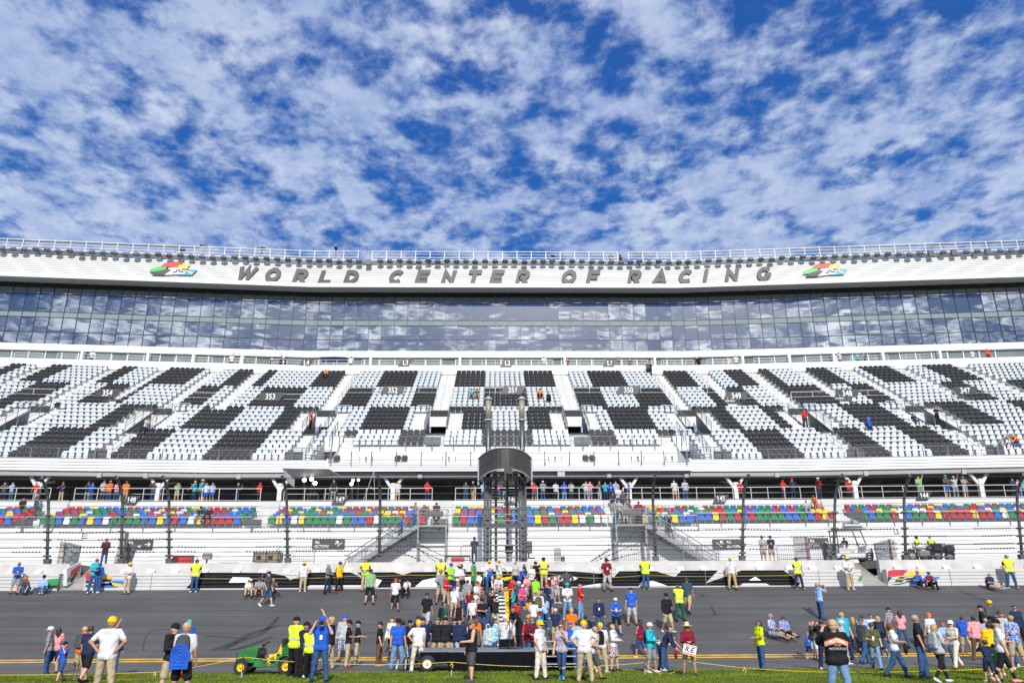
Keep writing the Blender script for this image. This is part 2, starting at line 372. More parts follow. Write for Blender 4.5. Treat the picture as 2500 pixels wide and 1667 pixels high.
tw(b,'barrier_face',mat('barrier_white',(.53,.53,.52),.55,.08,.8)); tw(g,'barrier_grooves',mat('groove_grey',(.15,.15,.155),.6,.3,.8)); tw(cw,'concrete_wall',mat('whitewashed_concrete',(.50,.49,.465),.8,.22,1.2,bump=.2)); tw(wd,'gusset_wedges',WHITE)
Z4=lambda x,y:(1400+x/4.052,1280+y/4.052); Z2=lambda x,y:(500+x/3.675,1280+y/3.675); Z1=lambda x,y:(x/3.675,1280+y/3.675); Z5=lambda x,y:(1900+x/3.92,1280+y/3.92); Z3=lambda x,y:(980+x/4.052,1280+y/4.052)
b=MB()
top=[Z1(1670,570),Z1(1800,430),(560,1397),(640,1397.5),(672,1400),(693,1404),(703,1410),(708,1415.5),(727,1409),(757,1397),(800,1396.5),(857,1396.5),(873,1404),(884,1412),(900,1430)]
wallpoly(b,top+[(900,1433.2),(760,1433.6)])
wallpoly(b,[Z2(1365,430),(880,1396.5),(962,1396),(984,1402.5),(1006,1395.5),(1100,1395),(1200,1394.6),(1335,1393.5),(1400,1394),(1440,1397),(1474,1400),(1497.5,1409.6),(1512,1393.5),(1602,1393.5),(1648,1408),(1663,1392),(1753,1391.5),(1722,1423),(1722,1428.6),(1500,1430.3),(1200,1431.8),(900,1433.2),(888,1407)])
wallpoly(b,[(1722,1423.2),(1772.6,1406),(1809.7,1391.5),(1913,1391),(1952,1423),(1952,1427.6),(1722,1428.6)])
tw(b,'black_lettering',mat('matt_black_paint',(.011,.011,.014),.85,.3,2,spec=.08))
b=MB()
for P in [[(558.5,1421.5),(568,1408),(609,1409),(617,1414.7),(606,1421)],[(747,1433),(758,1428),(892,1428),(908,1432.6)],[(908,1432.4),(918,1412),(932.6,1416),(921,1432)],[(1013,1432),(1031,1416),(1063,1409.5),(1110,1407),(1110,1432)],
    [(1128,1432),(1128,1409),(1170,1404),(1178,1410),(1170,1432)],[(1335,1411.5),(1345,1407),(1372,1404.5),(1400,1406.5),(1411,1411),(1400,1416),(1372,1418.6),(1345,1416.5)],[(1415,1430.8),(1440,1427),(1480,1421),(1497,1430)],[(1593.7,1417),(1629,1429),(1560,1429.6),(1566,1419)],
    [(1828,1416),(1844,1407),(1858,1416)],[(1807,1428),(1814.6,1423.6),(1870,1423.6),(1879,1428)]]: wallpoly(b,P,off=.022)
tw(b,'white_lettering_counters',SIGNW)
# seams between wall panels
b=MB()
for px in (370,640,912,1180,1450,1723,2000,2321,2435): x=WX(px); b.box(x-.012,x+.012,BW-.03,BW,3.34,4.24)
tw(b,'panel_seams',GREY)
def logo(P):
    for m_,nm,polys in P:
        q=MB()
        for p in polys: wallpoly(q,p,off=.014)
        tw(q,nm,m_)
logo([(RED,'red_flag',[[Z1(768,437),Z1(812,437),Z1(806,490),Z1(768,490)]]),(YELL,'yellow_flag',[[Z1(886,458),Z1(1018,456),Z1(985,489),Z1(870,490)],[Z1(965,540),Z1(985,512),Z1(1108,545),Z1(1108,556),Z1(1020,550)]]),
 (BLACK,'black_checks',[[Z1(930,492),Z1(1010,490),Z1(985,510),Z1(915,512)],[Z1(812,512),Z1(900,512),Z1(885,528),Z1(805,528)],[Z1(895,530),Z1(975,528),Z1(960,545),Z1(880,547)],[Z1(768,500),Z1(800,500),Z1(795,520),Z1(768,520)],[Z1(768,540),Z1(860,545),Z1(850,560),Z1(768,560)],[Z1(430,547),Z1(533,545),Z1(533,569),Z1(430,571)]]),
 (BLUE,'blue_flag',[[Z1(868,565),Z1(905,547),Z1(975,520),Z1(1010,503),Z1(1110,503),Z1(1108,535),Z1(1000,515),Z1(1010,540),Z1(1060,562)]]),(GREEN,'green_flag',[[Z1(418,492),Z1(533,480),Z1(533,544),Z1(428,546)],])])
logo([(RED,'red_flag',[[Z5(1050,445),Z5(1095,432),Z5(1240,432),Z5(1195,482),Z5(1110,496),Z5(1050,496)]]),(YELL,'yellow_flag',[[Z5(1245,450),Z5(1405,450),Z5(1360,492),Z5(1210,492)],[Z5(1140,500),Z5(1220,492),Z5(1190,517),Z5(1130,517)]]),
 (BLACK,'black_checks',[[Z5(1050,500),Z5(1090,502),Z5(1050,550)],[Z5(1160,500),Z5(1220,500),Z5(1195,514),Z5(1145,514)],[Z5(1225,510),Z5(1290,510),Z5(1270,527),Z5(1205,527)],[Z5(1130,528),Z5(1205,528),Z5(1185,545),Z5(1115,545)],[Z5(1290,500),Z5(1330,500),Z5(1310,520),Z5(1275,520)],[Z5(1235,535),Z5(1290,533),Z5(1270,550),Z5(1215,550)],[Z5(1080,570),Z5(1200,558),Z5(1230,560),Z5(1150,573)]]),
 (BLUE,'blue_flag',[[Z5(1255,562),Z5(1290,530),Z5(1330,512),Z5(1400,512),Z5(1400,500),Z5(1548,500),Z5(1500,542),Z5(1330,564)]]),(GREEN,'green_flag',[[Z5(758,540),Z5(780,492),Z5(802,490),Z5(802,540)]])])
# gate openings in the wall: concrete ramp in each
for i,(g0,g1) in enumerate(GAPS):
    b=MB(); b.add([(g0,BW,3.34),(g1,BW,3.34),(g1,51,4.84),(g0,51,4.84)],[(0,1,2,3)]); tag(b.build('gate_ramp',CONC),kind='structure')
b=MB()
def lf(pts,m,off):
    P=[atY(px,py,yy-off) for px,py,yy in pts]; b.prism([tuple(p) for p in P],(.0,.03,0),m)
# open wall section swung out at the left gap
a=lambda x,y,d:(*A(x,y),d)
G0=[a(600,395,47.6),a(728,338,49.2),a(722,490,49.2),a(600,550,47.6)]
P=[np.array(atY(*p)) for p in G0]; b.prism([tuple(p) for p in P],(-.28,.12,0),0)
def sub(u0,v0,u1,v1,u2,v2,u3,v3,m):
    f=lambda u,v:(P[0]*(1-u)+P[1]*u)*(1-v)+(P[3]*(1-u)+P[2]*u)*v
    b.prism([tuple(f(u,v)+np.array([.012,-.012,0])) for u,v in ((u0,v0),(u1,v1),(u2,v2),(u3,v3))],(-.004,.004,0),m)
sub(.3,.22,.97,.12,.9,.45,.2,.58,1); sub(.02,.6,.3,.5,.25,.75,.02,.8,2); sub(.2,.78,.6,.5,.8,.52,.35,.95,3); sub(.7,.8,.95,.5,.97,.75,.85,.85,4)
tag(b.build('wall_gate',[WHITE,RED,GREEN,BLACK,YELL]),'open white wall gate panel with red, green and black flag paint','gate')
b=MB()
for i in range(7): x=GAPS[0][0]; b.box(x-.08,x+.02,BW-.05,BW+.1,3.36+i*.13,3.44+i*.13)
tw(b,'gate_hinges',DGREY)
b=MB(); b.box(-140,140,51,57.98,4.4,4.85)
for a_,c_ in segs(-140,140): b.box(a_,c_,48.54,51,4.4,4.85)

# cut the walkway at the gaps is not needed: the ramps meet its edge
tag(b.build('walkway',CONC),kind='structure')
# ---------------- catch fence ----------------
def fprof(y0=48.35):  # posts: vertical then curved toward the track
    p=[(y0,4.8),(y0,6.5),(y0,8.1)]
    for i in range(1,7):
        q=i/6*R(58); p.append((y0-2.0*(1-math.cos(q)),8.1+2.0*math.sin(q)*.93))
    return p
PR=fprof()
POSTS=[117,297,414,703,926,1601,1812,2035,2211,2496]
FX=[float(atY(px,1365,48.35)[0]) for px in POSTS]
FT=[float(atY(px,py,47.4)[0]) for px,py in ((102,1150),(285,1155),(399,1157),(690,1160),(924,1160),(1598,1155),(1826,1153),(2054,1151),(2222,1148),(2500,1152))]
for i,(x,xt) in enumerate(zip(FX,FT)):
    k=(xt-x)/(PR[-1][1]-4.8)
    loc=['beside the leftmost wall gate','behind the left directional sign','just right of the left directional sign','left of the stair-arrow sign','against the left metal staircase','against the right metal staircase landing','in front of the stair-arrow sign on the right','beside the golf cart','left of the parked motorcycles','at the right edge of the picture'][i]
    r=empty('fence_post',(x,48.35,4.8),f'dark curved steel catch fence post {loc}','fence post','curved posts of the catch fence')
    b=MB(); b.tube([(k*(z-4.8),y-48.35,z-4.8) for y,z in PR],.085,10); b.build('post',DGREY,r,smooth=True)
    b=MB()
    for z in (5.05,5.28,5.75,6.2,6.65,7.6): b=MB(); b.box(-.17+k*(z-4.8),.17+k*(z-4.8),-.13,.13,z-4.86,z-4.76); b.build('clamp',DGREY,r)
    b=MB(); b.box(-.16,.16,-.16,.16,0,.32); b.build('base',DGREY,r)
    b=MB(); t=PR[-1]; b.lathe((k*(t[1]-4.8),t[0]-48.35,t[1]-4.8),[(.001,.1),(.11,.08),(.12,0),(.10,-.05)],12,axis='y'); b.build('end_cap',LGREY,r)
# cables with clamps
CF=empty('catch_fence',(0,48.35,4.8),'wire mesh catch fence with dark cables standing on the track wall','fence')
def cf(b,nm,m):
    o=b.build(nm,m,CF); o.location=(0,-48.35,-4.8); return o
def pz(t): # point on profile by length param 0..1
    L_=[0]
    for i in range(1,len(PR)): L_.append(L_[-1]+math.hypot(PR[i][0]-PR[i-1][0],PR[i][1]-PR[i-1][1]))
    s_=t*L_[-1]
    for i in range(1,len(PR)):
        if s_<=L_[i]+1e-9:
            f=(s_-L_[i-1])/(L_[i]-L_[i-1]); return PR[i-1][0]*(1-f)+PR[i][0]*f,PR[i-1][1]*(1-f)+PR[i][1]*f
cb=MB(); cl=MB()
XS=sorted([-75,-50]+FX+[45,60,75])
rr=random.Random(5)
for z,r_ in ((5.03,.012),(5.22,.014),(5.48,.014),(5.75,.024),(6.2,.024),(6.62,.024),(7.05,.016),(7.55,.02),(8.0,.014),(8.4,.014),(8.8,.014),(9.2,.014),(9.6,.018)):
    # y on profile
    y=48.35
    for i in range(1,len(PR)):
        if PR[i-1][1]<=z<=PR[i][1]: f=(z-PR[i-1][1])/(PR[i][1]-PR[i-1][1]); y=PR[i-1][0]*(1-f)+PR[i][0]*f
    for i in range(len(XS)-1):
        a,c=XS[i],XS[i+1]; sag=rr.uniform(.01,.05); n=8
        pts=[(a+(c-a)*t/n,y-.13,z-sag*4*(t/n)*(1-t/n)+(.012*math.sin(t*2.1+z*9) if z<7.2 else 0)) for t in range(n+1)]
        cb.tube(pts,r_,4,cap=False)
        if .015<r_ and z<7 or z in (5.48,):
            for side in (0,1):
                if rr.random()<.62:
                    m_=rr.randint(6,13); 
                    for j in range(m_):
                        t=(j+1)*.19; xx=a+.3+t if side==0 else c-.3-t
                        if a<xx<c: 
                            u=(xx-a)/(c-a); zz=z-sag*4*u*(1-u); cl.box(xx-.03,xx+.03,y-.17,y-.10,zz-.03,zz+.05)
cf(cb,'cable',BLACK); cf(cl,'cable_clamps',BLACK)['kind']='stuff'
# diagonal stay cables in front of the staircases
b=MB()
for p,q in [((935,1276),(1065,1372)),((940,1300),(1090,1374)),((930,1330),(1040,1372)),((1100,1365),(1000,1318))]+[((1545,1310),(1440,1372)),((1575,1318),(1447,1372)),((1572,1345),(1470,1372)),((1585,1275),(1440,1371))]:
    a_=atY(*p,48.5); c_=atY(*q,48.2); b.tube([a_,c_],.02,4)
    for j in range(3,12): 
        f=j/13; c=a_*(f)+c_*(1-f) if False else a_*(1-f)+c_*f; 
        if j>6: b.box(c[0]-.035,c[0]+.035,c[1]-.05,c[1]+.02,c[2]-.03,c[2]+.05)
cf(b,'stay_cable',BLACK)
# chain link: real wires, 9 cm diamonds
def chainlink(x0,x1,t0=0,t1=1,p=.11,r_=.0022):
    L=sum(math.hypot(PR[i][0]-PR[i-1][0],PR[i][1]-PR[i-1][1]) for i in range(1,len(PR)))
    n=int((x1-x0+L)/p)
    V=[];F=[]
    knots=[0,.32,.52,.6,.68,.76,.84,.92,1.]
    pk=[pz(k) for k in knots]
    for s_ in (-1,1):
        for i in range(n):
            prev=None
            xs=x0+i*p if s_<0 else x1-i*p
            for k,(y,z) in zip(knots,pk):
                x=xs+s_*k*L*1.0
                if x<x0 or x>x1: prev=None; continue
                b0=len(V); V.extend([(x-r_,y,z),(x+r_,y,z),(x,y+2*r_,z)])
                if prev is not None:
                    for a_ in range(3): F.append((prev+a_,prev+(a_+1)%3,b0+(a_+1)%3,b0+a_))
                prev=b0
    me=bpy.data.meshes.new('chain_link_mesh'); me.from_pydata([tuple(map(float,v)) for v in V],[],F); me.materials.append(GREY)
    o=mesh_obj('chain_link_mesh',me,CF); o.location=(0,-48.35,-4.8); return o
chainlink(-45,47)
# ---------------- grandstand ----------------
GS=empty('grandstand',(0,58,4.85),'huge white grandstand with lettered roof band, mirrored glass suites and tiered seating','grandstand')
SPLIT={'opening_side_walls','concourse_kiosks','stair_openings','dark_passages','balcony_end_walls','balcony_end_portals','ceiling_boxes','lower_aisle_panels','aisle_end_panels','terrace_partitions','terrace_window_frames'}
def gs(b,nm,m,smooth=False,parent=None):
    if nm in SPLIT:
        for q in comps(b):
            o=q.build({'concourse_kiosks':'kiosk','stair_openings':'stair_opening_wall','opening_side_walls':'opening_side_wall','dark_passages':'dark_passage','balcony_end_walls':'end_wall','balcony_end_portals':'portal','ceiling_boxes':'ceiling_box','lower_aisle_panels':'aisle_panel','aisle_end_panels':'aisle_panel','terrace_partitions':'partition','terrace_window_frames':'window_frame'}.get(nm,nm),m,GS); o.location=(0,-58,-4.85)
        return o
    o=b.build(nm,m,parent or GS,smooth=smooth)
    if parent is None: o.location=(0,-58,-4.85)
    return o
XL=[-95,-70,-48,-35,-27,-22.6,-20,-10,0,10,20,22.6,27,35,48,70,95]
XLf=[-100,-60,-40,-23.5,0,23.5,40,60,100]
def planks(d,z0,z1,n,out=.05,gap=.045,lap=True):
    p=[];h=(z1-z0)/n
    for i in range(n):
        z=z0+i*h
        if lap: p+=[(d-out,z+gap*.0),(d-out*.25,z+h-gap),(d+.04,z+h-gap),(d+.04,z+h)]
        else: p+=[(d,z),(d,z+h-gap),(d+.05,z+h-gap),(d+.05,z+h)]
    return p
RX=14.6   # lower stand loses its front row right of here
b=MB(); b.strip(planks(58,4.6,7.84,10,.016,.02),[x for x in XL if x<RX]+[RX],shl); b.strip([(58,7.84),(58.05,7.86),(58.9,7.86)],[x for x in XL if x<RX]+[RX],shl)
b.strip(planks(58.85,4.6,8.12,11,.016,.02),[RX]+[x for x in XL if x>RX],shl); b.add([(RX,58,4.6),(RX,58.85,4.6),(RX,58.85,8.2),(RX,58,7.85)],[(0,1,2,3)])
gs(b,'front_wall',WHITE2)
# lower tier steps
b=MB(); prof=[]
for i in range(5): prof+=[(58.0+.85*i,7.84+.27*i-(.37 if i else 0)),(58.0+.85*i,7.84+.27*i),]
prof=[(58.02,7.85)]
for i in range(1,5): prof+=[(58.0+.85*i,7.85+.27*(i-1)),(58.0+.85*i,7.85+.27*i)]
prof+=[(62.3,7.85+.27*4)]
b.strip(prof,[x for x in XL if x<RX]+[RX],shl); b.strip([(58.87,8.13)]+prof[3:],[RX]+[x for x in XL if x>RX],shl); gs(b,'lower_tier_steps',STEP)
b=MB(); b.strip(planks(62.3,8.8,10.34,4,.03,.04),XL,shl); gs(b,'concourse_edge_wall',WHITE2)
b=MB(); b.strip([(62.3,10.34),(76,10.36)],XL,shl); gs(b,'concourse_floor',CONC)
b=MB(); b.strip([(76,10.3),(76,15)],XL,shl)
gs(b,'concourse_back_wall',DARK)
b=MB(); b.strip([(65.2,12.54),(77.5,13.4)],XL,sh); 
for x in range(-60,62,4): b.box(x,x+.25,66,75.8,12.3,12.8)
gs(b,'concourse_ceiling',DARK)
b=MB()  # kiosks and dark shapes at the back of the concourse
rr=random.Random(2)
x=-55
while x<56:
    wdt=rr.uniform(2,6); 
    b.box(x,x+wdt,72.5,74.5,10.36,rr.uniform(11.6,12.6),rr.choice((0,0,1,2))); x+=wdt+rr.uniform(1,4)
gs(b,'concourse_kiosks',[DARK,mat('kiosk_grey',(.05,.05,.05),.8),mat('kiosk_white_shaded',(.09,.085,.08),.8)])  # pale kiosks coloured near black in place of the concourse shade
# beam under the deck + fascia
b=MB(); b.strip([(65.3,12.54),(64.62,12.54),(64.62,12.95),(64.75,12.95)],XL,sh); gs(b,'deck_edge_beam',BEAM)
CXL,CXR=-13.55,15.85    # central balcony
def fasc(xs,z1,off=0):
    n=4; return planks(64.5-off,12.92,z1,n,.03,.045)
b=MB()
wl=[x for x in XL if x<CXL]+[CXL]; wr=[CXR]+[x for x in XL if x>CXR]; wc=[CXL]+[x for x in XL if CXL<x<CXR]+[CXR]
b.strip(fasc(wl,13.88),wl,sh); b.strip(fasc(wr,13.88),wr,sh); b.strip(fasc(wc,13.62,.35)+[(64.15,13.62),(64.6,13.62)],wc,sh)
for x in (CXL,CXR): b.box(x-.06,x+.06,64.1,65,12.9,13.95)
b.strip([(64.5,13.88),(64.5,13.91),(65.3,13.91)],wl,sh); b.strip([(64.5,13.88),(64.5,13.91),(65.3,13.91)],wr,sh)
gs(b,'deck_fascia',WHITE2)
b=MB(); b.strip([(64.5,13.5),(68.4,13.5)],wc,sh); b.strip(planks(68.38,13.5,15.79,4,.03,.04),wc,sh); gs(b,'balcony',WHITE2)
# upper tier
def zr(i): return 13.92+.625*i
def dr(i): return 65.4+1.02*i
VOM=[-43.3,-32.2,-16.6,-5.5,7.6,18.9,29.8,40.9]     # aisles with a stair opening
MIN=[-50.9,-38,-27.3,24.3,35.5,46.8]                # short aisles
AIS=[(a,.62,0) for a in VOM]+[(53.6,.62,0),(-55.5,.62,0)]+[(a,.55,12 if a!=-27.3 else 11) for a in MIN]
b=MB()
def rows(xs,i0,i1):
    p=[(dr(i0)-.12,zr(i0)-.1)]
    for i in range(i0,i1): p+=[(dr(i),zr(i)),(dr(i+1),zr(i)),(dr(i+1),zr(i)+.625)]
    b.strip(p,xs,sh)
cuts=sorted(set(XL+[CXL,CXR,-15.1,17.3]+[v+s*.95 for v in VOM for s in (-1,1)]))
for a,c in zip(cuts,cuts[1:]):
    m_=(a+c)/2; lo=3 if CXL<m_<CXR else 0
    if any(abs(m_-v)<.95 for v in VOM): rows([a,c],lo,6); rows([a,c],11,24)
    elif -15.1<m_<CXL or CXR<m_<17.3: rows([a,c],5,24)
    else: rows([a,c],lo,24)
gs(b,'upper_tier_steps',STEP)
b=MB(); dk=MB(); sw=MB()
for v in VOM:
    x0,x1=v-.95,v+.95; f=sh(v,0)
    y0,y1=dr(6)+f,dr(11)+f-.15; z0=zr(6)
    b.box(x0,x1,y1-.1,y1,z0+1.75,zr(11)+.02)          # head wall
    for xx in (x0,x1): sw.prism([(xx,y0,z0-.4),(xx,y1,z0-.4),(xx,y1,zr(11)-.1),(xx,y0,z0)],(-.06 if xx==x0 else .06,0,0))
    dk.quad((x0,y0-.3,z0-.02),(x1,y0-.3,z0-.02),(x1,y1+2,z0-.02),(x0,y1+2,z0-.02))  # near-black floor and end wall put the passage shade into the colour
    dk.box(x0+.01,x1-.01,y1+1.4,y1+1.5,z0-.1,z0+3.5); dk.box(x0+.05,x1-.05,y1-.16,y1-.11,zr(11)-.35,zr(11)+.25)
gs(b,'stair_openings',WHITE2); gs(dk,'dark_passages',DARK); gs(sw,'opening_side_walls',mat('side_wall_shaded',(.16,.16,.165),.7,.2,1))  # side walls greyed to paint in the shading inside the openings
# lower portals at both ends of the central balcony
b=MB(); dk=MB()
for xa,xb in ((-15.1,CXL),(CXR,17.3)):
    b.box(xa,xb,dr(4)+.4,dr(5)-.12,zr(2)+.5,zr(5)+.01); dk.box(xa,xb,dr(4)+.5,dr(5)-.05,zr(0)-.1,zr(2)+.5)
    for x in (xa,xb): b.add([(x,dr(0)-.1,zr(0)-.2),(x,dr(5),zr(0)-.2),(x,dr(5),zr(5)),(x,dr(0)-.1,zr(0))],[(0,1,2,3)])
gs(b,'balcony_end_walls',WHITE2); gs(dk,'balcony_end_portals',DARK)
# half steps in the aisles
dkp=MB()
for a,hw,lo in AIS:
    b=MB(); f=sh(a,0); l0=max(lo,3 if CXL<a<CXR else 0)
    for i in range(l0,24):
        if a in VOM and 6<=i<11: 
            for s_ in (-1,1):
                xa=a+s_*1.6; b.box(xa-.55,xa+.55,dr(i)+f+.55,dr(i+1)+f,zr(i),zr(i)+.32)
            continue
        b.box(a-hw,a+hw,dr(i)+f+.52,dr(i+1)+f+.01,zr(i),zr(i)+.31)
    if not lo:
        z=zr(l0); dkp.box(a-.75,a+.75,dr(l0)+f-.1,dr(l0)+f-.04,z+.15,z+.85)
    gs(b,'aisle_steps',STEP)
gs(dkp,'aisle_end_panels',DGREY)
# lower aisles
LA=[float(atY(px,1265,59)[0]) for px in (90,628,1075,1512,2072,2600)]+[-52]
for a in LA:
    b=MB(); f=shl(a,0)
    for i in range(4): b.box(a-.7,a+.7,58+.85*i+f+.42,58+.85*(i+1)+f+.01,7.85+.27*i,7.85+.27*i+.135)
    for k in range(5): b.box(a-.7,a+.7,61.6+.2*k*.7+f,62.6+f,8.93+.28*k,8.93+.28*(k+1))
    gs(b,'lower_aisle_steps',STEP)
# Y columns
COLX=[109,389,682,959,1537,1798,2082,2373]
for px in COLX:
    x=float(atY(px,1190,64.8)[0]); b=MB(); y=sh(x,64.9)
    b.box(x-.17,x+.17,y,y+.34,10.34,12.1)
    b.bar((x,y+.17,11.5),(x-.75,y+.17,12.6),.2,.22); b.bar((x,y+.17,11.5),(x+.75,y+.17,12.6),.2,.22)
    b.bar((x,y+.17,12.0),(x,y+5,13),.2,.2)
    gs(b,'support_column',WHITE)
b=MB()
for px in (254,362,583,1025,1487,1676,1897,2106,2332): 
    x=float(atY(px,1158,64.5)[0]); y=sh(x,64.5); b.box(x-.17,x+.17,y-.02,y+.3,12.42,12.8)
for px in (1370,): x=float(atY(px,1158,64.2)[0]); b.box(x-.3,x+.3,64.1,64.4,12.45,12.85)
gs(b,'ceiling_boxes',LGREY)
# ---- railings (posts, top rail, mid wires) ----
RAIL=mat('white_rail',(.70,.71,.72),.4,.06,3,metal=.2)
GRAIL=mat('grey_rail',(.23,.24,.26),.4,.12,4,metal=.5)
def railing(nm,pts,h,step,m,r_=.03,mids=(.5,),drop=0.,pr=None,post_m=None):
    b=MB(); P=[Vector(p) for p in pts]
    for i in range(len(P)-1):
        a,c=P[i],P[i+1]; L=(c-a).length; n=max(1,round(L/step))
        for k in range(n+1 if i==len(P)-2 else n):
            q=a.lerp(c,k/n); b.tube([q-Vector((0,0,drop)),q+Vector((0,0,h))],pr or r_,5,m=1 if post_m else 0)
    b.tube([p+Vector((0,0,h)) for p in P],r_,5)
    for f in mids: b.tube([p+Vector((0,0,h*f)) for p in P],r_*.6,4)
    return gs(b,nm,[m,post_m] if post_m else m)
def railx(nm,xa,xb,d,z,h,step,m,fn=sh,**k):
    xs=[xa]+[x for x in XL if xa<x<xb]+[xb]; return railing(nm,[(x,fn(x,d),z) for x in xs],h,step,m,**k)
# concourse rail, broken at the aisles
ed=sorted([-60]+LA+[60])
for a,c in zip(ed,ed[1:]):
    if c-a>2: railx('concourse_railing',a+.9 if a>-60 else a,c-.9 if c<60 else c,62.35,10.34,.95,1.5,RAIL,fn=shl,mids=(.55,.06),r_=.028)
# lower front rail
for a,c in zip(ed,ed[1:]):
    for p,q,d,z in ((a,min(c,RX),57.95,7.84),(max(a,RX),c,58.8,8.12)):
        if q-p>1: railx('front_railing',p+.05,q-.05,d,z,.78,2.0,RAIL,fn=shl,mids=(),r_=.018,drop=.25,pr=.035,post_m=GRAIL)
# small rails and dark panels at aisle fronts
b=MB()
for a in LA: f=shl(a,58.0); b.box(a-.62,a+.62,f-.0,f+.04,8.0 if a<RX else 8.4,8.45 if a<RX else 8.85)
gs(b,'lower_aisle_panels',DGREY)
# upper front rails
vv=sorted([-70]+[a for a,_,lo in AIS if not lo]+[70])
for a,c in zip(vv,vv[1:]):
    for p,q,i in ((a,min(c,CXL),0),(max(a,CXL),min(c,CXR),3),(max(a,CXR),c,0)):
        if q-p>.8: railx('deck_front_railing',p+.02,q-.02,dr(i)-.45 if i==0 else dr(i)-.1,zr(i)-.05,.95,2.1,GRAIL,mids=(.55,),r_=.02,drop=.35,pr=.045)
railx('balcony_railing',CXL+.3,CXR-.3,64.0,13.55,.95,2.05,GRAIL,mids=(.6,.2),r_=.012,drop=.15,pr=.045)
# stair opening rails and aisle handrails
for v in VOM:
    for s_ in (-1,1):
        x=v+s_*1.0; f=sh(v,0)
        railing('stair_opening_railing',[(x,dr(6)+f,zr(6)),(x,dr(10)+f+.6,zr(10)+.3)],1.05,1.6,GRAIL,r_=.035,mids=(.5,.75))
        railing('stair_opening_railing',[(x+s_*1.25,dr(11)+f+.7,zr(11)),(x,dr(11)+f+.7,zr(11)),(x,dr(10)+f+.6,zr(10)+.3)],1.0,1.2,RAIL,r_=.03,mids=(.5,))
    for s_ in (1,):
        x=v+s_*.62 if v<0 else v-.62; f=sh(v,0)
        if abs(v)>12:
            railing('aisle_handrail',[(x,dr(1)+f,zr(1)),(x,dr(5)+f,zr(5))],.85,1.9,GRAIL,r_=.025,mids=(.5,)) if abs(v)>20 else None
for a,hw,lo in AIS:
    f=sh(a,0); s_=1 if a<0 else -1
    if abs(a)>14:
        for i0,i1 in ((13,17),(18,23)):
            railing('aisle_handrail',[(a+s_*hw,dr(i0)+f,zr(i0)),(a+s_*hw,dr(i1)+f,zr(i1))],.85,2.2,GRAIL if abs(a)<24 else RAIL,r_=.022,mids=(.5,))
    else:
        for i0,i1 in ((12,14),(15,17),(18,20),(21,23)):
            railing('aisle_handrail',[(a,dr(i0)+f,zr(i0)+.2),(a,dr(i1)+f,zr(i1)+.2)],.7,2.2,RAIL,r_=.018,mids=())
for v in (-16.6,18.9):
    s_=1 if v<0 else -1; f=0
    railing('portal_railing',[(v+s_*.9,dr(0)+.2,zr(0)),(v+s_*.9,dr(5),zr(5)+.2)],1.1,1.4,GRAIL,r_=.035,mids=(.35,.7))
    railing('portal_railing',[(v+s_*2.2,dr(3),zr(3)),(v+s_*2.2,dr(6),zr(6))],1.1,1.2,GRAIL,r_=.035,mids=(.5,))
    railing('portal_railing',[(v-s_*.2,dr(0)-.3,zr(0)),(v+s_*2.5,dr(0)-.3,zr(0))],1.1,.9,GRAIL,r_=.03,mids=(.1,.3,.5,.7))
# cross rails above the openings, with section signs
SIGX={355:(2,14),354:(304,0),353:(714,0),352:(977,0),351:(1249,0),350:(1511,0),349:(1770,0),348:(2028,0),347:(2303,0)}
def crossrail(x0,x1): 
    i=16 if -22<x0<22 else 14; 
    railx('cross_railing',x0,x1,dr(i)-.15,zr(i)-.1,1.0,2.4,RAIL,mids=(.5,),r_=.025)
al=sorted(a for a,_,_ in AIS)
for a,c in zip(al,al[1:]): crossrail(a+.7,c-.7)
def sign(px,py,d,w_,h,txt,th,parent=None,label='',skew=.35,m=SIGNK,two=None,fnl=None,name='section_sign',cat='sign',group=None,lean=0,fn=None):
    fn=fn or (shl if d<65 else sh)
    q=atP(px,py,d,fn); x,y,z=map(float,q); r=empty(name,(x,y,z),label,cat,group)
    k=skew*h; b=MB(); b.prism([(-w_/2-k/2,0,-h/2),(w_/2-k/2,0,-h/2),(w_/2+k/2,0,h/2),(-w_/2+k/2,0,h/2)],(0,.05,0)); b.build('panel',m,r)
    for i,(t,ox,oz,hh,al_) in enumerate(txt):
        text('lettering',t,hh,SIGNW,(ox,-.004,oz),(1,0,0),(0,0,1),r,ext=.012,sx=.78,bold=.02,align=al_)
    return r
for n,(px,_) in SIGX.items():
    x,_d=deckhit(px if px>5 else 12,{355:952,354:953,353:930,352:930,351:930,350:930,349:958,348:952,347:946}[n]); i=15.75 if -22<x<22 else 13.75
    d=sh(x,dr(0)+1.02*i); z=zr(0)+.625*i+.55
    r=empty('section_sign',(float(x),float(d)-.38,z+.12),f'black slanted section number sign reading {n}, '+{355:'leftmost of the upper deck signs',354:'second from left on the upper deck',353:'left of the balcony on the upper deck',352:'left of the tower on the upper deck',351:'above the flag tower on the upper deck',350:'right of the tower on the upper deck',349:'third from right on the upper deck',348:'second from right on the upper deck',347:'rightmost of the upper deck signs'}[n],'sign','upper deck section signs')
    m_=SIGNK; b=MB(); b.prism([(-1.35,0,-.45),(.95,0,-.45),(1.35,0,.45),(-.95,0,.45)],(0,.05,0)); b.build('panel',m_,r)
    text('lettering',str(n),.62,SIGNW,(0,-.02,-.31),(1,0,0),(0,0,1),r,ext=.015,sx=.8,bold=.02)
NP={'148':'leftmost','147':'second from left','146':'behind the tower','145':'second from right','144':'rightmost'}
for n,px,py in (('148',321,1224),('147',830,1224),('146',1250,1224),('145',1760,1221),('144',2256,1213)):
    sign(px,py-4,62.12,.95,.62,[(n,0,-.21,.42,'CENTER')],.5,label=f'black slanted number {n} sign, {NP[n]} on the concourse edge wall',skew=.6,group='lower section number signs')
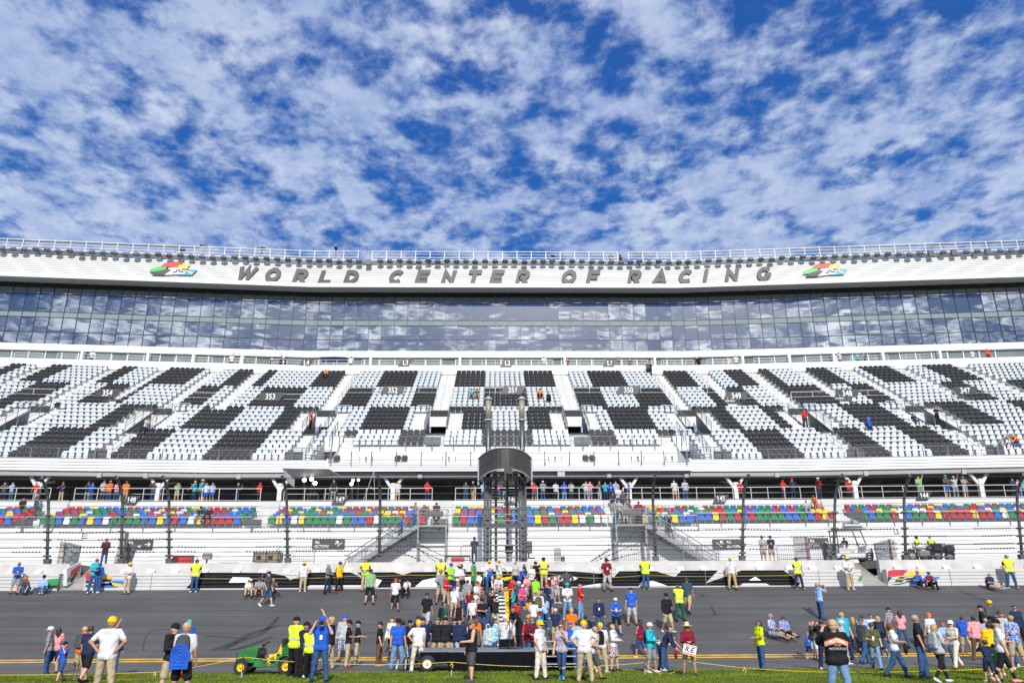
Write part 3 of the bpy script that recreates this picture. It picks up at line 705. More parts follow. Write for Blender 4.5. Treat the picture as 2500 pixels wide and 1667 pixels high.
for t,px,py in ((('149','148'),189,1164),(('148','147'),647,1166),(('147','146'),1081,1165),(('146','145'),1481,1164),(('145','144'),2000,1162),(('144','143'),2415,1155)):
    sign(px,py,66.5,1.15,.34,[(t[0],-.3,-.12,.22,'CENTER'),(t[1],.3,-.12,.22,'CENTER')],.2,label=f'grey hanging ceiling sign reading {t[0]} and {t[1]}, '+{189:'leftmost',647:'second from left',1081:'left of the tower',1481:'right of the tower',2000:'second from right',2415:'rightmost'}[px]+' over the concourse',skew=0,m=mat('sign_grey',(.13,.13,.135),.5),group='hanging concourse signs',name='hanging_sign')
# front wall signs
def arrow(r,x,z,dx,dz,L):
    b=MB(); t=Vector((dx,0,dz)).normalized(); n=Vector((-t.z,0,t.x)); c=Vector((x,-.006,z)); w_=.05
    def P(u,v): return tuple(c+t*u+n*v)
    b.prism([P(-L/2,-w_/2),P(L/2-.02,-w_/2),P(L/2-.02,w_/2),P(-L/2,w_/2)],(0,-.01,0))
    for s_ in (-1,1): b.prism([P(L/2,0),P(L/2-.15,s_*.15),P(L/2-.20,s_*.12),P(L/2-.06,0)],(0,-.012,0))
    b.build('arrow',SIGNW,r)
def stairs_icon(r,x,z,s_):
    b=MB()
    for i in range(4): b.box(x+s_*(.0+.1*i)-.06,x+s_*(.1*i)+.06,-.016,-.004,z+.09*i,z+.09*i+.035); b.box(x+s_*(.05+.1*i)-.016,x+s_*(.05+.1*i)+.016,-.016,-.004,z+.09*i,z+.09*(i+1)) if i<3 else None
    b.build('stairs_symbol',SIGNW,r)
r=sign(332,1328.5,57.9,2.28,.66,[('ALL',-.35,.03,.2,'CENTER'),('SECTIONS',-.1,-.26,.2,'CENTER')],.2,label='black sign reading ALL SECTIONS with one right arrow, left part of wall',skew=0,name='direction_sign'); arrow(r,.82,0,1,0,.4)
r=sign(801.6,1327.4,57.9,2.28,.66,[('ALL',-.95,.03,.2,'LEFT'),('SECTIONS',-.95,-.26,.2,'LEFT')],.2,label='black ALL SECTIONS sign with arrow and stairs pointing up to the right',skew=0,name='direction_sign'); arrow(r,.6,.1,1,1,.32); stairs_icon(r,.62,-.22,1)
r=sign(1779,1327,58.7,2.3,.66,[('ALL',-.15,.03,.2,'LEFT'),('SECTIONS',-.15,-.26,.2,'LEFT')],.2,label='black ALL SECTIONS sign with arrow and stairs pointing up to the left',skew=0,name='direction_sign'); arrow(r,-.5,.1,-1,1,.32); stairs_icon(r,-.55,-.22,-1)
r=sign(1983,1324,58.7,2.4,.66,[('ALL',0,.03,.2,'CENTER'),('SECTIONS',0,-.26,.2,'CENTER')],.2,label='black ALL SECTIONS sign with arrows pointing both ways above the golf cart',skew=0,name='direction_sign'); arrow(r,.97,-.05,1,0,.32); arrow(r,-.97,-.05,-1,0,.32)
for t,px,py,lb in (('D',204.5,1305,'small white gate letter D sign on the stand wall'),('E',2191,1294,'small white gate letter E sign on the stand wall')):
    q=atP(px,py,57.88 if t=='D' else 58.72,shl); r=empty('letter_sign',tuple(map(float,q)),lb,'sign')
    b=MB(); b.box(-.19,.19,0,.03,-.19,.19); b.build('panel',SIGNW,r); text('lettering',t,.26,BLACK,(0,-.002,-.13),(1,0,0),(0,0,1),r,ext=.01,bold=.03)
# ---- suites, glass, roof band ----
D0=90.0
b=MB(); b.strip([(dr(24)-.1,28.8),(dr(24)-.05,29.93),(dr(24)+.15,29.93),(dr(24)+.15,29.9)],XLf,sh); b.strip([(dr(24)+.1,29.35),(95.6,29.4)],XLf,sh); gs(b,'terrace',WHITE2)
b=MB(); b.strip([(95.4,29.3),(95.4,32.7)],XLf,sh); gs(b,'terrace_windows',mat('terrace_glass',(.16,.19,.18),.08,.3,.4,spec=.8))
b=MB(); x=-62
while x<63:
    y=sh(x,95.32); b.box(x-.06,x+.06,y-.04,y+.06,29.95,32.6); x+=1.9
gs(b,'terrace_window_frames',WHITE)
b=MB()
for v in VOM+MIN+[53.6]: f=sh(v,0); b.box(v+.9,v+1.2,94.6+f,95.2+f,29.95,32.5); 
gs(b,'terrace_partitions',WHITE)
for a,c in zip(al,al[1:]):
    railx('terrace_railing',a+.8,c-.8,dr(24)+.05,29.9,.72,1.7,RAIL,mids=(.5,),r_=.025)
b=MB(); b.strip([(96.5,32.55),(95.0,32.55),(94.95,32.58),(94.95,33.40),(95.05,33.38),(96.5,33.38)],XLf,shf); gs(b,'lower_white_band',WHITE)
ZG0,ZG1=33.38,41.95
# panes
GD=96.4
GL=bpy.data.materials.new('mirrored_glass'); GL.use_nodes=True; nt=GL.node_tree; N=nt.nodes; L=nt.links; pb=N['Principled BSDF']
pb.inputs['Base Color'].default_value=(.010,.016,.024,1); pb.inputs['Roughness'].default_value=.35
go=N.new('ShaderNodeBsdfGlossy'); go.inputs['Color'].default_value=(.82,.86,.88,1); go.inputs['Roughness'].default_value=.012
mx=N.new('ShaderNodeMixShader'); mx.inputs[0].default_value=.33; L.new(pb.outputs[0],mx.inputs[1]); L.new(go.outputs[0],mx.inputs[2]); L.new(mx.outputs[0],N['Material Output'].inputs[0])
tc=N.new('ShaderNodeTexCoord'); mp=N.new('ShaderNodeMapping'); mp.inputs['Scale'].default_value=(.5,.5,1.1); L.new(tc.outputs['Object'],mp.inputs[0]); n=N.new('ShaderNodeTexNoise'); n.inputs['Scale'].default_value=.55; n.inputs['Detail'].default_value=1; L.new(mp.outputs[0],n.inputs['Vector'])
bp=N.new('ShaderNodeBump'); bp.inputs['Strength'].default_value=.35; bp.inputs['Distance'].default_value=.03; L.new(n.outputs[0],bp.inputs['Height']); L.new(bp.outputs[0],go.inputs['Normal'])
SPAN=mat('spandrel_glass',(.20,.25,.25),.12,.08,.5,spec=.9)
DKG=mat('soffit_reflection_dark',(.02,.024,.026),.15,.2,.6)  # dark top row of panes: the soffit's reflection painted into the glass colour
H=ZG1-ZG0
lv=[(0,.235,GL),(.235,.46,GL),(.46,.545,SPAN),(.545,.82,GL),(.82,.925,GL),(.925,1.,DKG)]
PWID=1.63
rest={}; cnt=0; ml=MB(); k0=-50
pr=random.Random(11)
for k in range(k0,-k0):
    xa=k*PWID; xb=xa+PWID
    ml.bar((xa,shf(xa,GD)-.03,ZG0),(xa,shf(xa,GD)-.03,ZG1),.05,.12)
    for u,v,m_ in lv:
        za,zb=ZG0+u*H,ZG0+v*H; t1,t2=pr.uniform(-.005,.005),pr.uniform(-.005,.005)
        q=[(xa+.02,shf(xa,GD)+t1,za),(xb-.02,shf(xb,GD)-t1,za),(xb-.02,shf(xb,GD)-t1+t2,zb),(xa+.02,shf(xa,GD)+t1+t2,zb)]
        if m_ is GL and -12<=k<=12:
            b=MB(); b.add(q,[(0,1,2,3)]); gs(b,'window_pane',m_)
        else: rest.setdefault(m_.name,(MB(),m_))[0].add(q,[(0,1,2,3)])
for u in (0,.235,.46,.545,.82,.925,1): z=ZG0+u*H; ml.strip([(GD-.07,z-.03),(GD-.07,z+.03),(GD,z+.03)],XLf,shf)
gs(ml,'glass_frames',mat('frame_dark_blue',(.03,.045,.07),.4,.1,2))
for nm,(b,m_) in rest.items():
    o=gs(b,{'mirrored_glass':'window_panes','spandrel_glass':'spandrel_panels','soffit_reflection_dark':'reflection_head_panels'}[nm],m_); o['kind']='stuff'
# soffit sloping from the glass head out to the roof band lip
b=MB(); b.strip([(96.5,41.93),(93.9,41.6),(93.9,41.62)],XLf,shf); gs(b,'soffit',LGREY)
# roof band
b=MB(); b.strip([(93.9,41.6),(93.85,41.62),(93.85,42.15),(94.2,42.2)],XLf,shf); gs(b,'roof_band_lip',WHITE)
b=MB(); b.strip(planks(94.15,42.18,44.75,10,.05,.05)+[(94.2,44.75),(97,44.8),(97,42)],XLf,shf); gs(b,'roof_band_cladding',WHITE2)
b=MB(); b.strip([(94.6,44.8),(94.6,45.15),(100,45.2),(100,30)],XLf,shf); gs(b,'roof',DGREY)
b=MB()
x=-80
while x<80:
    y=shf(x,94.3); b.bar((x,y,44.8),(x,y+.05,45.75),.06); x+=2.1
b.strip([(94.3,45.28),(94.3,45.40),(94.42,45.40),(94.42,45.28)],XLf,shf,closed=True); b.strip([(94.1,45.05),(94.1,45.15),(94.2,45.15),(94.2,45.05)],XLf,shf,closed=True)
gs(b,'lamp_rack',DGREY)
b=MB()
xg=[(-80,-17.9),(-16.1,16.0),(17.4,80)]
for xa,xb in xg:
    xs=[xa]+[x for x in XLf if xa<x<xb]+[xb]; zt=47.1
    for z,r_ in ((zt-.1,.06),(zt-.5,.035),(zt-.95,.05),(45.75,.10)): b.tube([(x,shf(x,94.7),z) for x in xs],r_,5)
    n=int((xb-xa)/1.85)
    for i in range(n+1): x=xa+(xb-xa)*i/n; y=shf(x,94.7); b.bar((x,y,45.2),(x,y,zt),.085); b.bar((x,y-.2,45.2),(x,y,45.8),.06)
    if xa==17.4 or xa==-80:
        xx=[x for x in xs if abs(x)>38]+([-38] if xa<0 else []); xx=sorted(set(xx+([38] if xa>0 else [])))
        b.strip([(94.68,46.7),(94.68,46.85),(94.72,46.85)],xx,shf,m=1)
gs(b,'roof_railing',[WHITE,BLACK])
def panel(px0,px1,py): pass
# lettering on the roof band
LT=[('W',600),('O',668),('R',736),('L',798),('D',860),(' ',0),('C',970),('E',1034),('N',1098),('T',1159),('E',1216),('R',1279),(' ',0),('O',1391),('F',1451),(' ',0),('R',1552),('A',1615),('C',1677),('I',1731),('N',1790),('G',1868)]
LET=mat('brushed_letter_metal',(.05,.05,.053),.5,.12,.35,metal=.3)
LS=empty('building_lettering',(0,94,42.4),'raised metal lettering reading WORLD CENTER OF RACING on the white roof band','sign')
def el(cx,cy,rx,ry,a0,a1,n=14): return [(cx+rx*math.cos(R(a0+(a1-a0)*i/n)),cy+ry*math.sin(R(a0+(a1-a0)*i/n))) for i in range(n+1)]
t_=.13
GLY={'W':[([(0.08,1),(.26,.12),(.62,.9),(.80,.12),(1.22,1)],0)],'O':[(el(.5,.5,.42,.38,0,342,18),1)],'C':[(el(.5,.5,.42,.38,42,318,14),0)],'G':[(el(.5,.5,.42,.38,42,350,15),0),([(.55,.42),(1.03,.42)],0)],
 'L':[([(t_,1),(t_,t_),(.9,t_)],0)],'D':[([(t_,t_),(t_,1-t_)]+el(.42,.5,.46,.37,90,-90,12),1)],'E':[([(.95,1-t_),(t_,1-t_),(t_,t_),(.92,t_)],0),([(.2,.5),(.86,.5)],0)],'F':[([(.95,1-t_),(t_,1-t_),(t_,0)],0),([(.2,.47),(.84,.47)],0)],
 'N':[([(t_,0),(t_,.86),(.82,.14),(.82,1)],0)],'T':[([(0,1-t_),(1,1-t_)],0),([(.5,.9),(.5,0)],0)],'R':[([(t_,0),(t_,1-t_)]+el(.6,.66,.24,.21,90,-90,8)+[(.2,.45)],0),([(.5,.42),(.84,0)],0)],'A':[([(.02,0),(.46,.92),(.90,0)],0),([(.2,.27),(.74,.27)],0)],'I':[([(.3,0),(.3,1)],0)]}
def stroke(b,pts,closed,w_,f,dep,y0):
    n=len(pts); Lf=[];Rt=[]
    for i,p in enumerate(pts):
        a=pts[(i-1)%n] if closed or i>0 else None; c=pts[(i+1)%n] if closed or i<n-1 else None
        d1=Vector((p[0]-a[0],p[1]-a[1])).normalized() if a else None; d2=Vector((c[0]-p[0],c[1]-p[1])).normalized() if c else None
        d1=d1 or d2; d2=d2 or d1; n1=Vector((-d1.y,d1.x)); n2=Vector((-d2.y,d2.x)); m_=(n1+n2); m_=m_/max(.25,m_.length)*1.0; k=1/max(.45,m_.normalized().dot(n1)); m_=m_.normalized()*k
        Lf.append((p[0]+m_.x*w_,p[1]+m_.y*w_)); Rt.append((p[0]-m_.x*w_,p[1]-m_.y*w_))
    V=[]
    for i in range(n):
        for u,v in (Lf[i],Rt[i]):
            for q in (0,dep): X,Y,Z=f(u,v); V.append((X,Y+y0-q,Z))
    F=[]
    for i in range(n if closed else n-1):
        j=(i+1)%n; a,b_=4*i,4*j
        F+=[(a+1,b_+1,b_+3,a+3),(a,a+2,b_+2,b_),(a,b_,b_+1,a+1),(a+2,a+3,b_+3,b_+2)]
    if not closed: F+=[(0,1,3,2),(4*n-4,4*n-2,4*n-1,4*n-3)]
    b.add(V,F)
for ch,px in LT:
    if ch==' ': continue
    py=677
    if px<756: py=669+(px-600)*.043
    if px>1669: py=676-(px-1669)*.035
    x=float(atP(px,py,93.9,shf)[0]); y=shf(x,94.06); z=float(atY(px,py,y)[2]); sl=0 if abs(x)<23.5 else (S1 if x<0 else -S1)
    f=lambda u,v:(x+(u-.5)*1.62+.46*(v-.5)-.08,y+sl*((u-.5)*1.62+.46*(v-.5)-.08),z+(v-.5)*1.84)
    b=MB()
    for i,(P,c) in enumerate(GLY[ch]): stroke(b,P,c,.155,f,.16-.004*i,0)
    import bmesh
    o=gs(b,'letter',LET,parent=LS); o.location=(0,-94,-42.4)
    bm=bmesh.new(); bm.from_mesh(o.data); bmesh.ops.recalc_face_normals(bm,faces=bm.faces[:]); bm.to_mesh(o.data); bm.free()
# flag emblems on the band
def emblem(px,py,s_,lab):
    q=atY(px,py,93.7); x=float(q[0]); y=shf(x,94.0)-.12; z=float(atY(px,py,y)[2]); r=empty('flag_emblem',(x,y,z),lab,'emblem','flag emblems on the roof band')
    sl=S1 if x<0 else -S1; k=depth=float((np.array([x,y,z])-CO)@FW)/F0
    def pl(m_,nm,polys,off=0):
        b=MB()
        for p in polys: b.prism([(u*k,sl*u*k-off,-v*k) for u,v in p],(0,.12,0))
        b.build(nm,m_,r)
    P=lambda l:[((a-430)/s_,(b_-115)/s_) for a,b_ in l]   # coordinates from a survey sketch, centre (430,115)
    pl(GREEN if 0 else LGREEN,'green_flag',[P([(240,105),(330,70),(390,60),(350,125),(230,135)])]); pl(RED,'red_flag',[P([(345,45),(400,30),(500,30),(465,80),(325,80)])],.02)
    pl(YELL,'yellow_flag',[P([(490,50),(570,50),(540,90),(440,95),(470,65)])],.01); pl(mat('emblem_black',(.05,.05,.055),.5),'black_flag',[P([(290,125),(390,100),(420,110),(360,160),(250,160)]),P([(470,100),(500,100),(490,115),(455,118)]),P([(510,90),(560,88),(545,104),(500,106)]),P([(445,120),(475,118),(460,135),(430,138)]),P([(490,115),(540,112),(520,128),(480,130)])],.03)
    pl(SIGNW,'white_flag',[P([(390,90),(450,80),(430,120),(440,150),(340,160),(350,145),(380,145)]),P([(430,90),(560,80),(530,140),(440,150)])],.015); pl(CYAN,'blue_flag',[P([(570,95),(640,95),(600,150),(470,150),(500,130),(560,125)])],.0); pl(YELL,'yellow_stripe',[P([(550,105),(610,130),(600,140),(540,115)])],.02)
emblem(433,661,3.7,'coloured checkered flag emblem left of the roof band lettering'); emblem(2001,663,3.85,'coloured checkered flag emblem right of the roof band lettering')
for t,px,py in (('L4',748,885),('L3',990,885),('L2',1239,886),('L1',1489,886)):
    q=atY(px,py,90.2)
    r=sign(px,py,89.75,1.3,.95,[(t,0,-.3,.62,'CENTER')],.4,label=f'slanted dark sign reading {t} on the terrace railing',skew=.5,name='terrace_sign',group='terrace signs')
# ---------------- seats ----------------
SM={k:mat('seat_'+k,c,.62,.08,2,spec=.25) for k,c in dict(red=(.42,.025,.03),blue=(.03,.13,.50),green=(.02,.20,.07),yellow=(.72,.53,.03),white=(.60,.62,.65),black=(.036,.037,.040),paleblue=(.53,.60,.68)).items()}
ARM=mat('seat_arm_black',(.02,.02,.022),.5,.1,5); LEG=mat('seat_leg_grey',(.16,.17,.18),.5,.1,5)
def seat_geo(wd=.5,hb=.86):
    b=MB(); h=wd*.45
    # back with rounded top, leaning away; folded pan in front of it
    pr=[(-h,.40),(-h,hb-.07),(-h*.85,hb),(h*.85,hb),(h,hb-.07),(h,.40)]
    b.add([(x,.28+.16*(z-.4),z) for x,z in pr]+[(x,.33+.16*(z-.4),z) for x,z in pr],[(0,5,4,3,2,1),(6,7,8,9,10,11)]+[(i,(i+1)%6,6+(i+1)%6,6+i) for i in range(6)],0)
    pr=[(-h*.92,.30),(-h*.95,.66),(-h*.8,.71),(h*.8,.71),(h*.95,.66),(h*.92,.30),(h*.7,.25),(-h*.7,.25)]
    b.add([(x,.14+.12*(z-.3),z) for x,z in pr]+[(x,.21+.12*(z-.3),z) for x,z in pr],[tuple(reversed(range(8))),tuple(range(8,16))]+[(i,8+i,8+(i+1)%8,(i+1)%8) for i in range(8)],0)
    for s_ in (-1,1):
        x=s_*wd*.49; b.box(x-.022,x+.022,.0,.33,.60,.66,1); b.box(x-.018,x+.018,.20,.26,0.0,.6,2)
    return b
SG=seat_geo(); 
SGM={k:SG.mesh('seat',[m_,ARM,LEG]) for k,m_ in SM.items()}
def bulk(name,items,label,group):  # items: (kind,x,y,z)
    V=np.array(SG.v); nv=len(V); F=SG.f; kinds=sorted(set(i[0] for i in items)); me=bpy.data.meshes.new(name)
    P=np.array([i[1:] for i in items]); AV=(V[None]+P[:,None,:]).reshape(-1,3)
    L_=[]; st=[]; mi=[]; t=0; base=[i for f in F for i in f]; bl=len(base); fl=np.array([len(f) for f in F]); base=np.array(base)
    n=len(items); me.vertices.add(n*nv); me.vertices.foreach_set('co',AV.ravel())
    me.loops.add(n*bl); me.loops.foreach_set('vertex_index',(base[None]+np.arange(n)[:,None]*nv).ravel())
    me.polygons.add(n*len(F)); s0=np.concatenate([[0],np.cumsum(fl)[:-1]]); me.polygons.foreach_set('loop_start',(s0[None]+np.arange(n)[:,None]*bl).ravel())
    me.polygons.foreach_set('loop_total',np.tile(fl,n))
    for k in kinds: me.materials.append(SM[k])
    me.materials.append(ARM); me.materials.append(LEG); nk=len(kinds)
    km=np.array([kinds.index(i[0]) for i in items]); fm=np.array(SG.m)
    mi=np.where(fm[None]==0,km[:,None],fm[None]-1+nk); me.polygons.foreach_set('material_index',mi.ravel()); me.update(calc_edges=True); me.validate()
    return tag(mesh_obj(name,me),label,'seats',group,'stuff')
rs=random.Random(21)
# lower tier
lower=[]
las=sorted(LA)
SECN=['149','149','148','147','146','145','144','143']
for row in range(5):
    for si,(a,c) in enumerate(zip(las,las[1:])):
        xa,xb=a+.75,c-.75
        if xa<-46 or xb>50 or xb-xa<2: 
            if xb-xa<2: continue
        wd=.535; n=int((xb-xa)/wd); off=(xb-xa-n*wd)/2
        for k in range(n):
            x=xa+off+wd*(k+.5)
            if row==0 and x>RX-.3: continue
            if abs(x)>46: continue
            col=rs.choices(['blue','green','red','yellow','white'],[31,26,23,11,9])[0]
            lower.append((row,si,k,n,col,x,shl(x,58+.85*row),7.87+.27*row))
ordn=lambda k:str(k)+('th' if 10<=k%100<=20 else {1:'st',2:'nd',3:'rd'}.get(k%10,'th'))
lower.sort(key=lambda t:(t[0] if t[5]<RX else t[0]-1,abs(t[5])))
vis=[t for t in lower if -39<t[5]<39]
BLK=['outer left','leftmost','left','left middle','tower','right middle','right','rightmost','outer right']
RN=['front','second','third','fourth','top']
ind=vis[:300]; sel=set(id(t) for t in ind); 
for row,si,k,n,col,x,y,z in ind:
    o=mesh_obj('stadium_seat',SGM[col],None,(x,y,z)); rn=RN[row if x<RX else row-1]
    tag(o,f'{col} folding seat, {ordn(k+1)} in the {rn} row of the {BLK[si]} block','seat','coloured seats of the lower tier')
bulk('stadium_seats',[(t[4],t[5],t[6],t[7]) for t in lower if id(t) not in sel],'red, blue, green, yellow and white folding seats filling the back rows of the lower tier','coloured seats of the lower tier')
# upper tier checkerboard
BI=[[(-57,-53),(-50.2,-47.8),(-43.4,-41),(-38,-33.3),(-29.8,-25.5),(-20.3,-17),(-12.9,-8.9),(-4.9,-1.1),(3.1,7),(11,14.8),(19.2,22.5),(26.9,29.3),(30.5,32),(36.3,38.7),(42,45.6),(49.3,52.9)],
[(-53,-50.5),(-48.2,-44.5),(-40.7,-37),(-31.4,-29),(-24.9,-20.3),(-16,-12.8),(-8.8,-6),(-1.1,3.15),(8.1,11.1),(14.7,18),(22.6,26.8),(30.5,34.5),(38.1,40.2),(46,49.7),(54,58)],
[(-50,-46.5),(-42.4,-41.8),(-36.4,-32.6),(-28.7,-24.6),(-20.8,-17.5),(-12.6,-8.7),(-4.9,-1.05),(3.2,6.4),(10.8,15.1),(19.4,23.2),(26.2,28.7),(34.2,37.9),(42.2,46),(50,54)],
[(-46.5,-43.8),(-38.9,-35.3),(-31.6,-28.6),(-23.9,-20.3),(-13.7,-12.3),(-8.6,-6),(-1.1,3.2),(8.1,10.9),(14.6,16.6),(22.4,25.6),(29.5,33),(36.4,39.1),(39.9,41.3)]]
upper=[]
ups=sorted((a,hw,lo) for a,hw,lo in AIS)
for i in range(24):
    band=min(3,(23-i)//6)
    act=[(a,hw) for a,hw,lo in ups if i>=lo]; lim=60
    ed=[(-62,0)]+act+[(62,0)]
    for si,((a,h1),(c,h2)) in enumerate(zip(ed,ed[1:])):
        g1=h1+(1.65 if a in VOM and 6<=i<11 else .05); g2=h2+(1.65 if c in VOM and 6<=i<11 else .05)
        xa,xb=a+g1,c-g2
        for pa in (-13.75,15.9):   # no seats across the balcony ends
            pass
        wd=.56; n=int((xb-xa)/wd); off=(xb-xa-n*wd)/2
        for k in range(n):
            x=xa+off+wd*(k+.5)
            if i<3 and CXL-.4<x<CXR+.4: continue
            if i<5 and (-15.3<x<-12.6 or 14.6<x<17.6): continue
            blk=any(p<x<q for p,q in BI[band])
            upper.append((i,si,k,'black' if blk else ('white' if rs.random()<.6 else 'paleblue'),x,sh(x,dr(i))+.2,zr(i)+.01))
upper.sort(key=lambda t:(t[0]-(3 if CXL<t[4]<CXR else 0),abs(t[4])))
# colour sense check: block at x=1 in the top band is white
vis=[t for t in upper if -43<t[4]<44]
ind=vis[:300]; sel=set(id(t) for t in ind); used={}
an=lambda x:'left wing' if x<CXL else ('right wing' if x>CXR else 'centre')
for i,si,k,col,x,y,z in ind:
    cn='white' if col=='paleblue' else col; rn=i-(3 if CXL<x<CXR else 0)
    a=max([v for v,_,lo in ups if i>=lo and v<x]); m_=k+1
    nm={-43.3:'leftmost opening',-32.2:'second opening from left',-16.6:'opening left of the balcony',-5.5:'opening left of the tower',7.6:'opening right of the tower',18.9:'opening right of the balcony',29.8:'second opening from right',40.9:'rightmost opening',53.6:'far right aisle',-55.5:'far left aisle'}.get(a,'aisle')
    tag(mesh_obj('deck_seat',SGM[col],None,(x,y,z)),f'{cn} seat, {ordn(rn+1)} deck row, {ordn(m_)} seat right of {nm}','seat','black and white seats of the upper deck')
rest_=[(t[3],t[4],t[5],t[6]) for t in upper if id(t) not in sel]
bulk('deck_seats',rest_,'black and white seats making a checkered pattern over the upper deck','black and white seats of the upper deck')
# paired seats on the balcony
for px,col in ((814,'black'),(894,'white'),(979,'black'),(1096,'white'),(1355,'white'),(1438,'black'),(1557,'white'),(1641,'white'),(1716,'black')):
    q=atY(px,1123,64.9); z=13.55
    for s_ in (-1,1):
        if px==814 and s_<0 or px==1716 and s_>0: pass
        x=float(q[0])+s_*.28
        if CXL+.2<x<CXR-.2: tag(mesh_obj('balcony_seat',SGM[col],None,(x,64.7,z)),f'{col} seat on the balcony, {"left" if s_<0 else "right"} of the pair '+{814:'at the left end',894:'second from the left end',979:'halfway to the tower on the left',1096:'just left of the tower',1355:'just right of the tower',1438:'second right of the tower',1557:'third right of the tower',1641:'near the right end',1716:'at the right end'}[px],'seat','paired balcony seats')
# ---------------- floodlights along the roof edge ----------------
def lamp_geo():
    b=MB(); b.lathe((0,0,0),[(.001,.30),(.12,.29),(.28,.20),(.36,.02),(.37,-.06),(.33,-.06),(.25,.06),(.001,.12)],14,axis='z'); h=b.mesh('lamp_head',mat('lamp_grey',(.15,.17,.175),.45,.1,5,metal=.2),True)
    b=MB(); b.bar((0,0,.28),(0,.35,.42),.06); b.bar((-.2,.1,.1),(-.2,.4,.3),.04); b.bar((.2,.1,.1),(.2,.4,.3),.04); a=b.mesh('bracket',DGREY)
    return h,a
HD,BR=lamp_geo()
i=0; x=-78.
jr=random.Random(4)
while x<79:
    y=shf(x,93.45); z=44.98+jr.uniform(-.12,.15)
    if jr.random()<.04:
        r=empty('speaker_box',(x,y,z),f'small dark square box just after the {ordn(i)} floodlight from the left','box','boxes on the lamp rack'); b=MB(); b.box(-.35,.35,-.15,.2,-.35,.35); b.build('housing',mat('box_grey',(.10,.10,.105),.5),r); x+=1.5; continue
    r=empty('floodlight',(x,y,z),f'round grey floodlight on the roof edge, {ordn(i+1)} lamp from the far left','floodlight','floodlights along the roof edge')
    mesh_obj('lamp_head',HD,r); o=mesh_obj('bracket',BR,r); r.scale=(1.15,1.15,1.15); r.rotation_euler=(R(jr.uniform(-12,4)),0,R(jr.uniform(-10,10))); x+=1.22+jr.uniform(-.05,.08) if abs(x)<24 else 1.32; i+=1
def antenna(px,py0,py1,lab):
    a=atY(px,py0,96); b_=atY(px,py1,96); r=empty('antenna',tuple(map(float,b_)),lab,'antenna'); b=MB(); h=float(a[2]-b_[2]); b.tube([(0,0,-1),(0,0,h*.6),(0,0,h)],[.05,.04,.02],5); b.build('mast',LGREY,r)
antenna(620,550,625,'tall thin pole antenna on the roof left of the W'); antenna(900,560,628,'tall thin pole antenna on the roof behind the first railing gap'); antenna(83,580,592,'short antenna pair on the roof far left'); antenna(2145,600,612,'short antenna on the roof at the right'); antenna(50,578,590,'single short antenna at the far left of the roof')
def tvcam(px,py,lab,yaw=0):
    q=atY(px,py,95); r=empty('television_camera',tuple(map(float,q)),lab,'camera'); r.rotation_euler=(0,0,R(yaw))
    b=MB(); b.box(-.28,.35,-.15,.15,-.02,.28); b.box(-.1,.1,-.1,.1,.28,.38); b.build('camera_body',BLACK,r)
    b=MB(); b.lathe((-.28,0,.13),[(.001,-.35),(.15,-.33),(.12,0)],10,axis='x'); b.build('lens',DGREY,r)
    b=MB(); 
    for k in range(3): b.bar((0,0,0),(.3*math.cos(k*2.1),.3*math.sin(k*2.1),-1.4),.05)
    b.build('tripod',DGREY,r)
tvcam(500,602,'television camera on the roof left of the W',20); tvcam(640,609,'television camera on the roof above the W',0); tvcam(820,607,'television camera at the left end of the first railing gap',90); tvcam(445,612,'low television camera on the roof near the left emblem',0)
for px,py,lab in ((415,603,'small dark antenna array on the roof left of the left emblem'),(2021,601,'dark antenna array on the roof above the right emblem')):
    q=atY(px,py,96); r=empty('antenna_array',tuple(map(float,q)),lab,'antenna'); b=MB(); b.box(-.85,.85,0,.06,-.03,.03)
    for k in range(10): b.bar((-.8+k*.18,0,0),(-.8+k*.18-.03,0,-.3),.05)
    b.bar((-.8,0,0),(-.8,0,-1.5),.05); b.bar((.8,0,0),(.8,0,-1.5),.05); b.build('array',DGREY,r)
# ---------------- flag stand tower ----------------
xt0,xt1=float(atY(1190,1360,48.6)[0]),float(atY(1277,1360,48.6)[0]); xc=(xt0+xt1)/2
FS=empty('flag_stand',(xc,48.7,4.82),'tall dark steel flag stand tower with curved black scoreboard and two beige topped poles','tower')
def fs(b,nm,m,smooth=False):
    o=b.build(nm,m,FS,smooth); o.location=(-xc,-48.7,-4.82); return o
b=MB()
zt=float(atY(1230,1150,48.4)[2])
for x in (xt0,xt1):
    b.box(x-.1,x+.1,48.45,48.6,4.8,zt); b.box(x-.24,x-.12,48.35,48.95,4.8,zt+.2); b.box(x+.12,x+.24,48.35,48.95,4.8,zt+.2)
    for z in np.arange(5.0,7.3,.45): b.box(x-.30,x+.30,48.3,48.34,z,z+.08)
fs(b,'tower_leg',DGREY)
b=MB()
for x in (xt0+.5,xc+.15,xt1-.35): b.box(x-.08,x+.08,49.7,49.9,4.8,zt)
b.box(xt0+.1,xt1-.1,48.4,48.6,float(atY(1230,1285,48.4)[2])-.08,float(atY(1230,1285,48.4)[2])+.12)
fs(b,'inner_posts',DGREY)
b=MB()
z=5.1
while z<zt-.2: b.box(xt0+.2,xt1-.2,49.0,49.2,z,z+.055); z+=.36
fs(b,'rungs',GREY)
